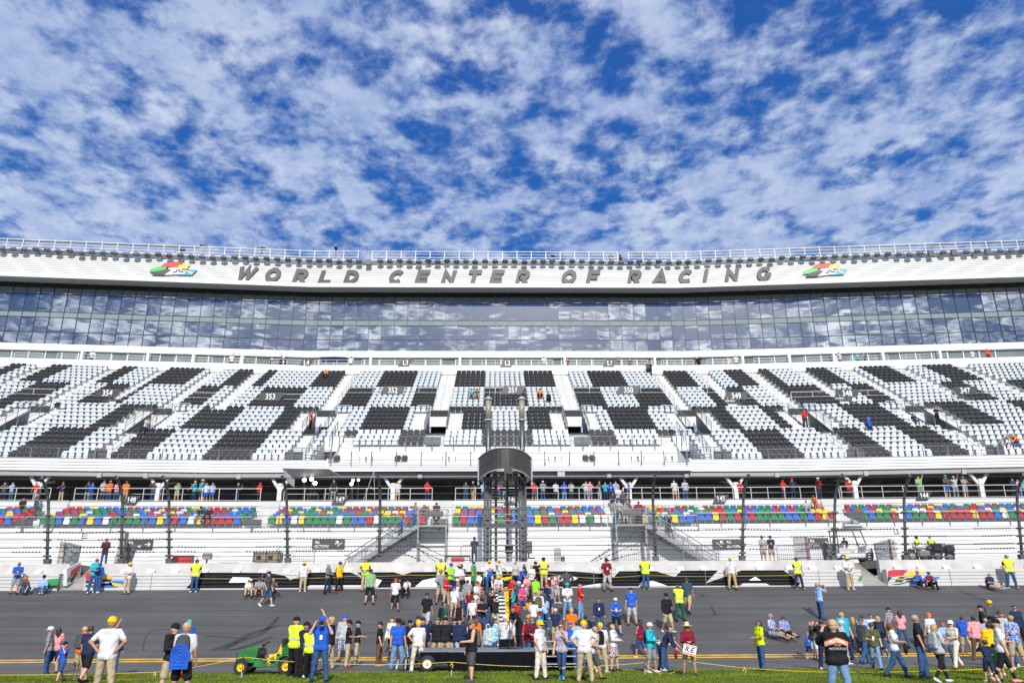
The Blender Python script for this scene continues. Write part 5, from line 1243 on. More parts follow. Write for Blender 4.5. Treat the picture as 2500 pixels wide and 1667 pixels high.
# ---------------- television set lights in section 147 ----------------
LAMP=bpy.data.materials.new('lamp_glow'); LAMP.use_nodes=True; e=LAMP.node_tree.nodes['Principled BSDF']; e.inputs['Emission Color'].default_value=(.95,.97,1,1); e.inputs['Emission Strength'].default_value=7
for px,py,sx in ((743,1171,1),(761,1169,1),(769,1179,1),(858,1181,.8),(862,1172,.7),(875,1171,.6)):
    q=atY(px,py,64.4); r=empty('studio_lamp',(float(q[0]),64.4,float(q[2])),'lit round white studio lamp '+{743:'leftmost of the left trio',761:'top of the left trio',769:'lowest of the left trio',858:'lowest of the right trio',862:'left upper of the right trio',875:'rightmost of all the lamps'}[px],'lamp','lit studio lamps on the concourse')
    b=MB(); b.lathe((0,0,0),[(.001,-.02),(.16*sx,-.01),(.17*sx,.0),(.14*sx,.06)],14,axis='y'); b.build('glowing_lens',LAMP,r); b=MB(); b.lathe((0,.05,0),[(.18*sx,-.04),(.19,.1),(.1,.2),(.001,.22)],12,axis='y'); b.build('lamp_housing',BLACK,r)
    b=MB(); b.tube([(0,.1,-.1),(0,.1,10.36-float(q[2]))],.02,5); b.build('stand',DGREY,r)
r=empty('reflector_canopy',(float(atY(755,1150,64)[0]),63.9,12.6),'silver grey fabric canopy stretched over the television position','canopy'); b=MB(); x1_=[float(atY(p,1150,63.8)[0])-float(r.location[0]) for p in (692,805,829,715)]
b.prism([(x1_[0],-.5,.45),(x1_[1],-.5,.38),(x1_[2],.6,.0),(x1_[3],.6,-.1)],(0,0,.03)); b.prism([(x1_[0],-.5,.42),(x1_[3],.6,-.1),(x1_[3],.6,-.9),(x1_[0]+.3,.2,-.5)],(.03,0,0)); b.build('fabric',mat('silver_fabric',(.40,.41,.42),.5,.25,1.5),r)
for k,(px0,px1) in enumerate(((748,805),(820,845),(775,790))):
    a=float(atY(px0,1215,63.6)[0]); c=float(atY(px1,1215,63.6)[0]); r=empty('work_table',((a+c)/2,63.6,10.36),['long pale work table under the left studio lamps','short pale work table left of the crossed tripod','orange box shaped table between the work tables'][k],'table'); b=MB(); w_=(c-a)/2; b.box(-w_,w_,0,.5,.68,.73); b.build('table_top',WHITE if k<2 else mat('orange_wood',(.45,.2,.05),.6),r)
    for sx in (-1,1): b=MB(); b.box(sx*w_*.9-.02,sx*w_*.9+.02,.05,.45,0,.68); b.build('leg',DGREY,r)
r=empty('tripod',(float(atY(905,1215,63.2)[0]),63.2,10.36),'tall pale tripod with crossed legs at the concourse rail','tripod'); b=MB(); b.bar((-.6,0,0),(.15,0,2.4),.04); b.bar((.15,0,2.4),(.3,.3,0),.04); b.bar((-.1,0,1.2),(.25,.1,.9),.03); b.bar((.15,0,2.4),(.35,0,3.1),.03); b.build('legs',LGREY,r)
# suite terrace furniture
fr=random.Random(8)
tg=MB(); tg.box(-.5,.5,-.3,.3,.72,.76); 
for sx in (-.4,.4): tg.box(sx-.02,sx+.02,-.2,.2,0,.72)
TM=tg.mesh('terrace_table',LGREY); cg=MB(); cg.box(-.22,.22,-.22,.22,.42,.47); cg.box(-.22,.22,.18,.23,.47,.9)
for sx in (-.2,.2):
    for sy in (-.2,.2): cg.box(sx-.02,sx+.02,sy-.02,sy+.02,0,.42)
CM=cg.mesh('terrace_chair',mat('chair_grey',(.2,.21,.22),.5)); CM2=CM.copy(); CM2.materials.clear(); CM2.materials.append(DGREY)
x=-52; k=0
while x<56:
    near=min(VOM+MIN,key=lambda a:abs(a-x))
    if abs(near-x)>1.4:
        if k%3==1: tag(mesh_obj('terrace_table',TM,None,(x,sh(x,91.4),29.4)),f'grey table, {ordn(k//3+1)} from left along the upper terrace','table','terrace tables')
        else: tag(mesh_obj('terrace_chair',CM if fr.random()<.6 else CM2,None,(x,sh(x,91.4+fr.uniform(-.2,.3)),29.4)),f'grey chair, {ordn(k+1)} place from left along the upper terrace','chair','terrace chairs')
    x+=.95; k+=1
r=empty('terrace_canopy',(float(atY(816,878,91.5)[0]),sh(-17,91.5),29.4),'dark blue flat parasol canopy on the terrace','canopy'); b=MB(); b.add([(-1.6,-1,1.75),(1.6,-1,1.75),(1.6,1,1.75),(-1.6,1,1.75),(0,0,2.15)],[(0,1,4),(1,2,4),(2,3,4),(3,0,4),(3,2,1,0)]); b.build('fabric',mat('navy_fabric',(.02,.05,.18),.7),r); b=MB(); b.tube([(0,0,0),(0,0,2)],.03,6); b.build('pole',LGREY,r)
# ---------------- people ----------------
def snet(Fd,o,s):
    nx,ny,nz=Fd.shape; ins=Fd<0; P=np.zeros((nx-1,ny-1,nz-1,3)); C=np.zeros((nx-1,ny-1,nz-1))
    cs=[(a,b,c) for a in (0,1) for b in (0,1) for c in (0,1)]
    S=lambda A,c: A[c[0]:nx-1+c[0],c[1]:ny-1+c[1],c[2]:nz-1+c[2]]
    for i,a in enumerate(cs):
        for b in cs[i+1:]:
            if sum(abs(p-q) for p,q in zip(a,b))!=1: continue
            fa,fb=S(Fd,a),S(Fd,b); m=(fa<0)!=(fb<0); t=np.where(m,fa/np.where(m,fa-fb,1),0)
            for k in range(3): P[...,k]+=np.where(m,a[k]+(b[k]-a[k])*t,0)
            C+=m
    act=C>0; idx=-np.ones(act.shape,int); n=int(act.sum()); idx[act]=np.arange(n)
    g=np.argwhere(act); V=(g+P[act]/C[act][:,None])*s+o; Q=[]
    for ax in range(3):
        A=np.moveaxis(ins,ax,0); I=np.moveaxis(idx,ax,0); d=A[:-1]!=A[1:]; d=d[:,1:-1,1:-1]; e=np.argwhere(d)
        i,j,k=e[:,0],e[:,1]+1,e[:,2]+1
        q=np.stack([I[i,j-1,k-1],I[i,j,k-1],I[i,j,k],I[i,j-1,k]],1); fl=A[i,j,k]
        if ax==1: fl=~fl
        q[~fl]=q[~fl][:,::-1]; Q.append(q)
    return V,np.concatenate(Q)
def sdf(prims,s,k=.02,cut=None,fold=0):
    P=np.array([[*a,ra,*b,rb] for a,ra,b,rb in prims],float); m=.07
    lo=np.minimum(P[:,0:3]-P[:,3:4],P[:,4:7]-P[:,7:8]).min(0)-m; hi=np.maximum(P[:,0:3]+P[:,3:4],P[:,4:7]+P[:,7:8]).max(0)+m
    n=np.ceil((hi-lo)/s).astype(int)+1; X=np.stack(np.meshgrid(*[lo[i]+s*np.arange(n[i]) for i in range(3)],indexing='ij'),-1).astype(np.float32); F=np.full(n,9.,np.float32)
    for p in P:
        a,ra,b,rb=p[0:3],p[3],p[4:7],p[7]
        l2=np.minimum(a-ra,b-rb)-.09; h2=np.maximum(a+ra,b+rb)+.09; i0=np.maximum(((l2-lo)/s).astype(int),0); i1=np.minimum(np.ceil((h2-lo)/s).astype(int)+1,n)
        sl=tuple(slice(u,v) for u,v in zip(i0,i1)); Y=X[sl]; d=b-a; L=max(d@d,1e-9); t=np.clip(((Y-a)@d)/L,0,1); D=np.linalg.norm(Y-a-t[...,None]*d,axis=-1)-(ra+(rb-ra)*t)
        G=F[sl]; h=np.maximum(k-np.abs(G-D),0)/k; F[sl]=np.minimum(G,D)-h*h*k/4
    if fold: x_,y_,z_=X[...,0],X[...,1],X[...,2]; F=F+fold*(np.sin(34*z_+11*x_+5*np.sin(9*x_+7*y_))*.6+np.sin(21*z_-17*x_+13*y_+2.5*np.sin(13*z_))*.6)
    if cut is not None:
        for q,nv in cut: F=np.maximum(F,(X-np.array(q))@np.array(nv))
    F[0]=F[-1]=1; F[:,0]=F[:,-1]=1; F[:,:,0]=F[:,:,-1]=1
    return snet(F,lo,s)
def vmesh(name,VF,extra=None):
    V,Q=VF; me=bpy.data.meshes.new(name); V=V.tolist(); Q=Q.tolist()
    if extra:
        b=len(V); V+=[list(v) for v in extra.v]; Q+=[[i+b for i in f] for f in extra.f]
    me.from_pydata(V,[],Q); me.polygons.foreach_set('use_smooth',[True]*len(Q)); me.update(); return me
HT=1.75
# arm codes: pitch forward, abduct, elbow bend, inward, rise
ARMS={'d':(4,9,14,10,0),'h':(-22,42,88,80,-35),'f':(12,9,82,38,22),'p':(62,22,118,30,85),'x':(22,12,98,82,8),'k':(-6,18,42,45,-10),'u':(160,18,18,0,60),'r':(38,14,42,10,-10),'b':(-26,14,55,-70,-20),'s':(28,10,30,15,10),'w':(22,8,20,0,20),'W':(-22,8,12,0,0),'o':(80,6,8,0,0),'c':(35,12,112,20,80),'n':(48,12,20,25,-40),'g':(20,30,30,10,0)}
# leg codes: thigh pitch, knee bend, splay
LEGS={'s':((0,3,4),(0,3,4)),'w':((21,6,2),(-14,22,2)),'W':((-14,22,2),(21,6,2)),'a':((6,4,9),(-2,3,9)),'l':((12,2,5),(14,2,5)),'k':((118,112,8),(122,108,10)),'o':((92,18,10),(84,8,6)),'x':((88,125,42),(84,122,44)),'q':((100,125,16),(95,120,18)),'b':((8,14,6),(4,12,6)),'c':((85,88,8),(85,88,8))}
def rig(pose,build):
    lg,al,ar,lean=pose[0],pose[1],pose[2],float(pose[3:] or 0); fem=build in 'fF'; big={'b':1.13,'B':1.24,'f':.92,'F':1.12,'m':1.,'k':.92}[build]
    hd=1.10 if build=='k' else .95
    J={}; ln=R(lean); up=np.array([0,-math.sin(ln),math.cos(ln)]); fw=np.array([0,-math.cos(ln),-math.sin(ln)])
    pel=np.array([0,0,0.]); sw=(.108 if not fem else .092)*HT
    J['pel']=pel; J['wai']=pel+up*.075*HT; J['che']=pel+up*.19*HT; J['sho']=pel+up*.275*HT; J['nek']=pel+up*.31*HT
    hf=R(lean*.45); hu=np.array([0,-math.sin(hf),math.cos(hf)]); hw=np.array([0,-math.cos(hf),-math.sin(hf)]); J['hu'],J['hf']=hu,hw
    J['hd']=J['nek']+hu*.075*HT*hd
    for sd,code,(t,k,sp) in ((1,al,LEGS[lg][0]),(-1,ar,LEGS[lg][1])):
        p,a,e,i,v=ARMS[code]; p,a,e,i,v=map(R,(p,a,e,i,v))
        d=np.array([sd*math.sin(a),-math.sin(p)*math.cos(a),-math.cos(p)*math.cos(a)])
        if abs(lean)<40: 
            d=d[0]*np.array([1,0,0])+(-d[1])*fw*1+(-d[2])*(-up)
        d/=np.linalg.norm(d); f=np.array([-sd*math.sin(abs(i)),-math.cos(abs(i))*math.cos(v)*(1 if i>=0 else -1),math.sin(v)]); g=f-d*(f@d); g/=max(np.linalg.norm(g),1e-6)
        s0=J['sho']+np.array([sd*sw,0,0]); el=s0+d*.165*HT; fd=d*math.cos(e)+g*math.sin(e); wr=el+fd*.145*HT
        J[sd,'s'],J[sd,'e'],J[sd,'w'],J[sd,'fd']=s0,el,wr,fd
        hp=pel+np.array([sd*.052*HT,0,-.015*HT]); t,k,sp=R(t),R(k),R(sp)
        td=np.array([sd*math.sin(sp),-math.sin(t)*math.cos(sp),-math.cos(t)*math.cos(sp)]); kn=hp+td*.235*HT
        sh_=t-k; sdv=np.array([sd*math.sin(sp)*(.6 if lg not in 'x' else -1.2),-math.sin(sh_)*math.cos(sp),-math.cos(sh_)*math.cos(sp)]); sdv/=np.linalg.norm(sdv); an=kn+sdv*.235*HT
        J[sd,'h'],J[sd,'k'],J[sd,'a'],J[sd,'sd']=hp,kn,an,sdv
    zmin=min(J[1,'a'][2],J[-1,'a'][2])-.043*HT
    if lg in 'koxc': zmin=min(-.075*HT*big if lg!='c' else zmin,zmin)
    for q in list(J): 
        if q in ('hu','hf') or (isinstance(q,tuple) and q[1] in ('fd','sd')): continue
        J[q]=J[q]-np.array([0,0,zmin])
    J['up'],J['fw'],J['big'],J['fem'],J['sw'],J['hs']=up,fw,big,fem,sw,hd
    return J
X_=np.array([1.,0,0])
def torso(J,g,shirt=False):
    b=J['big']; p=J['pel'];up=J['up'];fw=J['fw']; fe=J['fem']; L=[]
    def hz(c,hw_,r,off=0): c=c+fw*off; L.append((c-X_*hw_,r+g,c+X_*hw_,r+g))
    hz(p,.075*(1 if not fe else 1.08)*b,.105*(.93+.07*b)); hz(J['wai'],.055*b*b,(.098 if not fe else .088)*b,.012*(b-1)*6); hz((J['wai']+J['che'])/2,.065*b,.102*b,.02*(b-1)*4); hz(J['che'],.088*b,.105*(.6+.4*b),.012 if not fe else .028)
    hz(J['sho']-up*.015,J['sw']-.045,.062); L.append((J['sho']+up*.0,.055+g,J['nek'],.05+g*.5)) if not shirt else hz(J['sho']+up*.01,.06,.062)
    return L
def limb_arm(J,sd,g,fr):
    s,e,w=J[sd,'s'],J[sd,'e'],J[sd,'w']; b=(J['big']-1)*.5+1; L=[]
    if fr<=1: L.append((s,.054*b+g,s+(e-s)*fr,(.054-.013*fr)*b+g*1.25)); return L
    L.append((s,.054*b+g,e,.042*b+g)); L.append((e,.042*b+g,e+(w-e)*(fr-1),.030*b+g*1.1)); return L
def headprims(J):
    c=J['hd'];u=J['hu'];f=J['hf']; k=J['hs']
    return [(c-f*.018*k,.094*k,c+f*.012*k-u*.004,.088*k),(c+f*.030*k-u*.06*k,.058*k,c+f*.045*k-u*.078*k,.044*k),(c+f*.095*k-u*.01,.012,c+f*.112*k-u*.035,.016),(J['nek']-u*.05,.056,c-u*.04,.052)]+[(c+X_*s_*.092*k-u*.02,.014,c+X_*s_*.096*k+u*.012-f*.01,.016) for s_ in (1,-1)]
CACHE={}
def bodymesh(pose,build,res):
    key=('b',pose,build,res)
    if key in CACHE: return CACHE[key]
    J=rig(pose,build); L=torso(J,0)+headprims(J); ex=MB()
    for sd in (1,-1):
        L+=limb_arm(J,sd,0,2); w=J[sd,'w']; fd=J[sd,'fd']; L.append((w,.030,w+fd*.075,.036))
        b=(J['big']-1)*.6+1; L.append((J[sd,'h'],.088*b,J[sd,'k'],.058*b)); m=J[sd,'k']+(J[sd,'a']-J[sd,'k'])*.3; L.append((J[sd,'k'],.056*b,m,.057*b)); L.append((m,.057*b,J[sd,'a'],.036))
        side=np.cross(fd,[0,0,1.]); side/=max(np.linalg.norm(side),1e-6); nn=np.cross(side,fd); cu=-nn*sd if abs(nn[2])<.3 else -nn*np.sign(nn[2])
        if res<.035:
            for i,(off,ln) in enumerate(((-.026,.062),(-.009,.074),(.009,.070),(.026,.055))):
                a=w+fd*.085+side*off; q=a+fd*ln*.5+cu*.012; r_=q+fd*ln*.35+cu*.028; ex.tube([a,q,r_],[.0105,.0095,.008],5)
            a=w+fd*.03-side*.03; ex.tube([a,a+fd*.035-side*.018+cu*.008,a+fd*.06-side*.014+cu*.02],[.013,.011,.009],5)
    me=vmesh('person',sdf(L,res,.022),ex); CACHE[key]=(me,J); return CACHE[key]
def garment(kind,pose,build,res):
    key=(kind,pose,build,res)
    if key in CACHE: return CACHE[key]
    J=rig(pose,build); up=J['up']; p=J['pel']; g=.017 if kind[0] in 'sn' else .026; cut=None
    if kind in ('s','l','n','j','v','V'):
        if kind in 'vV': g=.034
        L=torso(J,g,True)
        for sd in (1,-1):
            if kind in ('s',): L+=limb_arm(J,sd,g*.9,.72)
            elif kind in ('l','j'): L+=limb_arm(J,sd,g*.8,1.93)
            elif kind=='V': L+=limb_arm(J,sd,g*.9,.15)
        L.append((p-up*.02-X_*.07*J['big'],.105*J['big']+g,p-up*.035+X_*.07*J['big'],.105*J['big']+g))
        cut=[(J['nek']+up*.018,up),(p-up*.105,-up)]
        nm={'v':'safety_vest','V':'safety_vest','j':'jacket','l':'shirt','n':'top','s':'shirt'}[kind]
    elif kind in ('p','h','t','k'):
        g={'p':.014,'h':.020,'t':.006,'k':.02}[kind]; L=[]; b=J['big']
        L.append((p-X_*.075*b,.105*(.93+.07*b)+g*.5,p+X_*.075*b,.105*(.93+.07*b)+g*.5)); L.append((J['wai']-up*.05-X_*.05*b,.095*b+g*.4,J['wai']-up*.05+X_*.05*b,.095*b+g*.4))
        for sd in (1,-1):
            h,k_,a=J[sd,'h'],J[sd,'k'],J[sd,'a']; bb=(b-1)*.6+1
            if kind in 'pt': L.append((h,.090*bb+g,k_,.060*bb+g)); L.append((k_,.060*bb+g,a-(a-k_)*(.03 if kind=='p' else .12),(.052 if kind=='p' else .040)+g))
            elif kind=='h': L.append((h,.090*bb+g,k_-(k_-h)*.06,.074*bb+g))
            else: m=(J[1,'k']+J[-1,'k'])/2; L.append((h,.09*bb+g,h+(k_-h)*.8+X_*sd*.01,.095*bb+g)); L.append((p,.11,p+(m-p)*.72,.12))
        cut=[(J['wai']-up*.005,up)] if pose[0] not in 'kox' else None; nm={'p':'trousers','h':'shorts','t':'leggings','k':'skirt'}[kind]
    elif kind[0]=='H':   # hair
        c=J['hd'];u=J['hu'];f=J['hf'];k=J['hs']; L=[(c-f*.030*k+u*.014,.097*k,c-f*.006*k+u*.026*k,.088*k)]; nm='hair'
        if kind=='Hl': L+=[(c-f*.055,.085,c-f*.062-u*.13,.070)]+[(c-f*.04+X_*s_*.05,.05,c-f*.05-u*.18+X_*s_*.055,.042) for s_ in (1,-1)]+[(c-f*.065-u*.1,.06,c-f*.06-u*.26,.035)]
        if kind=='Hc': L+=[(c-f*.03+X_*s_*.07,.07,c-f*.03-u*.08+X_*s_*.07,.06) for s_ in (1,-1)]+[(c-f*.06,.08,c-f*.07-u*.08,.08)]
    me=vmesh(nm,sdf(L,max(res,.026) if kind[0]!='H' else min(res,.03),.03,cut,{'H':.004,'p':.007,'h':.007,'t':.0015,'k':.007}.get(kind[0],.0075))); CACHE[key]=(me,nm); return CACHE[key]
def capmesh():
    b=MB(); n=14; pr=[(.112,-.005),(.113,.03),(.100,.075),(.070,.108),(.03,.122),(.001,.125)]
    for r_,z in pr:
        for k in range(n): q=2*math.pi*k/n; b.v.append((r_*math.cos(q)*.93,r_*math.sin(q)*1.05+.0,z)); b.n+=1
    for i in range(len(pr)-1):
        for k in range(n): b.f.append((i*n+k,i*n+(k+1)%n,(i+1)*n+(k+1)%n,(i+1)*n+k)); b.m.append(0)
    V=[]; 
    for t in range(9):
        q=math.pi+math.pi*t/8; V+=[(.098*math.cos(q),.105*math.sin(q),.0),(.085*math.cos(q),.105*math.sin(q)-.075*abs(math.sin(q))**.6,-.012)]
    V2=[(x,y,z+.008) for x,y,z in V]; m=len(V); b.add(V+V2,[(2*t,2*t+1,2*t+3,2*t+2) for t in range(8)]+[(m+2*t,m+2*t+2,m+2*t+3,m+2*t+1) for t in range(8)]+[(2*t+1,m+2*t+1,m+2*t+3,2*t+3) for t in range(8)]); return b
def hatmesh():
    b=MB(); b.lathe((0,0,0),[(.001,.14),(.06,.15),(.085,.12),(.105,.02),(.11,.0),(.21,.012),(.215,.0),(.10,-.012)],16); 
    b.v=[(x*(.95),y*1.1,z+.06*abs(x)*4*abs(x)*4*(1 if abs(x)>.1 else 0)*.35) for x,y,z in b.v]; return b
def shoemesh():
    b=MB(); S=[(.085,.034,.035,.10),(.05,.040,.0,.09),(-.02,.042,.0,.085),(-.09,.050,.0,.062),(-.15,.046,.0,.045),(-.185,.022,.004,.03)]; V=[]
    for y,w_,z0,z1 in S: V+=[(-w_,y,z0),(w_,y,z0),(w_*.95,y,z0+(z1-z0)*.6),(w_*.5,y,z1),(-w_*.5,y,z1),(-w_*.95,y,z0+(z1-z0)*.6)]
    n=6; b.add(V,[(i*n+k,i*n+(k+1)%n,(i+1)*n+(k+1)%n,(i+1)*n+k) for i in range(len(S)-1) for k in range(n)]+[tuple(reversed(range(n))),tuple(len(V)-n+k for k in range(n))]); return b
def packmesh():
    b=MB(); V=[]; S=[(0,.13,.07),(.02,.16,.10),(.15,.165,.115),(.30,.16,.10),(.42,.13,.08),(.47,.06,.04)]
    for z,w_,d in S: V+=[(-w_,.0,z),(-w_,d*.8,z),(-w_*.7,d,z),(w_*.7,d,z),(w_,d*.8,z),(w_,.0,z)]
    n=6; b.add(V,[(i*n+k,(i+1)*n+k,(i+1)*n+(k+1)%n,i*n+(k+1)%n) for i in range(len(S)-1) for k in range(n)]+[tuple(range(n)),tuple(len(V)-1-k for k in range(n))])
    return b
CAPM,HATM,SHOEM,PACKM=capmesh(),hatmesh(),shoemesh(),packmesh()
CT=dict(wh=((.62,.62,.64),'white'),bk=((.014,.014,.017),'black'),nv=((.018,.028,.075),'navy'),bl=((.02,.10,.50),'blue'),lb=((.28,.45,.68),'light blue'),tq=((.02,.38,.50),'turquoise'),gy=((.25,.26,.28),'grey'),lg=((.42,.44,.46),'light grey'),
 dg=((.07,.075,.085),'dark grey'),kh=((.44,.36,.24),'khaki'),tn=((.46,.33,.17),'tan'),br=((.13,.075,.04),'brown'),rd=((.58,.02,.02),'red'),mr=((.20,.012,.03),'maroon'),og=((.80,.16,.01),'orange'),ye=((.80,.50,.01),'yellow'),nn=((.62,.85,.0),'neon yellow'),
 ng=((.30,.85,.03),'neon green'),gr=((.05,.30,.10),'green'),pg=((.20,.42,.18),'pale green'),dk=((.01,.10,.06),'dark green'),dn=((.035,.085,.20),'denim blue'),ld=((.16,.28,.46),'light denim'),pk=((.70,.30,.32),'pink'),hp=((.80,.05,.25),'hot pink'),pu=((.45,.03,.40),'purple'),ol=((.10,.10,.04),'olive'),cm=((.12,.11,.07),'camouflage'),
 st=((.62,.48,.24),'straw'),cr=((.66,.62,.52),'cream'),lv=((.42,.36,.44),'lavender'),sl=((.035,.075,.11),'slate blue'))
def cmat(c,kind='cloth'):
    nm='cloth_'+CT[c][1].replace(' ','_')
    if nm in MATS: return MATS[nm]
    m=mat(nm,CT[c][0],.85,.32,7,bump=.9,det=5,spec=.2,stretch=(1,1,.45)); return m
def printed(nm,c,c2,sc=22):
    k='print_'+nm
    if k in MATS: return MATS[k]
    m=mat(k,CT[c][0],.85,.1,5,spec=.2); nt=m.node_tree; N=nt.nodes; v=N.new('ShaderNodeTexVoronoi'); v.inputs['Scale'].default_value=sc; mx=N.new('ShaderNodeMix'); mx.data_type='RGBA'
    t=N.new('ShaderNodeMath'); t.operation='GREATER_THAN'; t.inputs[1].default_value=.5; nt.links.new(v.outputs['Distance'],t.inputs[0]); tc=N.new('ShaderNodeTexCoord'); nt.links.new(tc.outputs['Object'],v.inputs['Vector'])
    mx.inputs[6].default_value=(*CT[c][0],1); mx.inputs[7].default_value=(*CT[c2][0],1); nt.links.new(t.outputs[0],mx.inputs[0]); nt.links.new(mx.outputs[2],N['Principled BSDF'].inputs['Base Color']); return m
def vestmat():
    if 'vest' in MATS: return MATS['vest']
    m=mat('vest',(.68,.88,0),.7,.08,6,spec=.3); nt=m.node_tree; N=nt.nodes; tc=N.new('ShaderNodeTexCoord'); sp=N.new('ShaderNodeSeparateXYZ'); nt.links.new(tc.outputs['Object'],sp.inputs[0])
    def band(sock,a,b):
        t=N.new('ShaderNodeMath'); t.operation='COMPARE'; t.inputs[1].default_value=(a+b)/2; t.inputs[2].default_value=(b-a)/2; nt.links.new(sock,t.inputs[0]); return t.outputs[0]
    ab=N.new('ShaderNodeMath'); ab.operation='ABSOLUTE'; nt.links.new(sp.outputs[0],ab.inputs[0]); a=band(sp.outputs[2],1.03,1.08); b=band(ab.outputs[0],.09,.125); mx_=N.new('ShaderNodeMath'); mx_.operation='MAXIMUM'; nt.links.new(a,mx_.inputs[0]); nt.links.new(b,mx_.inputs[1])
    mx=N.new('ShaderNodeMix'); mx.data_type='RGBA'; mx.inputs[6].default_value=(.68,.88,0,1); mx.inputs[7].default_value=(.42,.44,.36,1); nt.links.new(mx_.outputs[0],mx.inputs[0]); nt.links.new(mx.outputs[2],N['Principled BSDF'].inputs['Base Color']); return m
SKIN=[mat('skin_fair',(.58,.33,.23),.55,.12,8,spec=.35),mat('skin_tanned',(.42,.22,.14),.55,.12,8,spec=.35),mat('skin_brown',(.20,.10,.06),.5,.12,8,spec=.35)]
HC=dict(br=(.05,.028,.016),bk=(.012,.010,.010),bd=(.42,.27,.10),gy=(.30,.29,.27),rd=(.20,.05,.018))
HN=dict(br='brown',bk='black',bd='blond',gy='grey',rd='auburn')
HM={k:mat('hair_'+HN[k],v,.6,.3,14,bump=.4) for k,v in HC.items()}
pm={}
def simple(b,key,m): 
    if (key,m.name) not in pm: pm[key,m.name]=b.mesh(key,m,True)
    return pm[key,m.name]
def withmat(me,m,o):
    if not me.materials: me.materials.append(m)
    o.material_slots[0].link='OBJECT'; o.material_slots[0].material=m
def eyesmesh(kind):
    b=MB()
    if kind=='g': b.add([(-.075,-.088,-.012),(-.045,-.108,-.02),(-.012,-.112,-.016),(.012,-.112,-.016),(.045,-.108,-.02),(.075,-.088,-.012),(.078,-.088,.018),(.045,-.108,.020),(-.045,-.108,.020),(-.078,-.088,.018)]+[(-.088,.0,.01),(.088,0,.01),(.088,0,.018),(-.088,0,.018)],[(0,1,2,3,4,5,6,7,8,9),(0,9,13,10),(5,11,12,6)])
    else:
        for s_ in (-1,1): b.sphere((s_*.036,-.095,.004),(.014,.010,.008),6); b.box(s_*.036-.018,s_*.036+.018,-.104,-.09,.022,.027)
    return b
EYE={'g':eyesmesh('g'),'e':eyesmesh('e')}
MOUTH=MB(); MOUTH.box(-.024,.024,-.098,-.07,-.062,-.053)
EYEM=mat('eye_dark',(.02,.016,.014),.3); LIPM=mat('lips',(.32,.10,.09),.5)
SN={'s':'shirt','l':'long-sleeved shirt','n':'sleeveless top','j':'jacket'}; BN={'p':'trousers','h':'shorts','k':'skirt','t':'leggings'}
PEOPLE=[]
prr=random.Random(77)
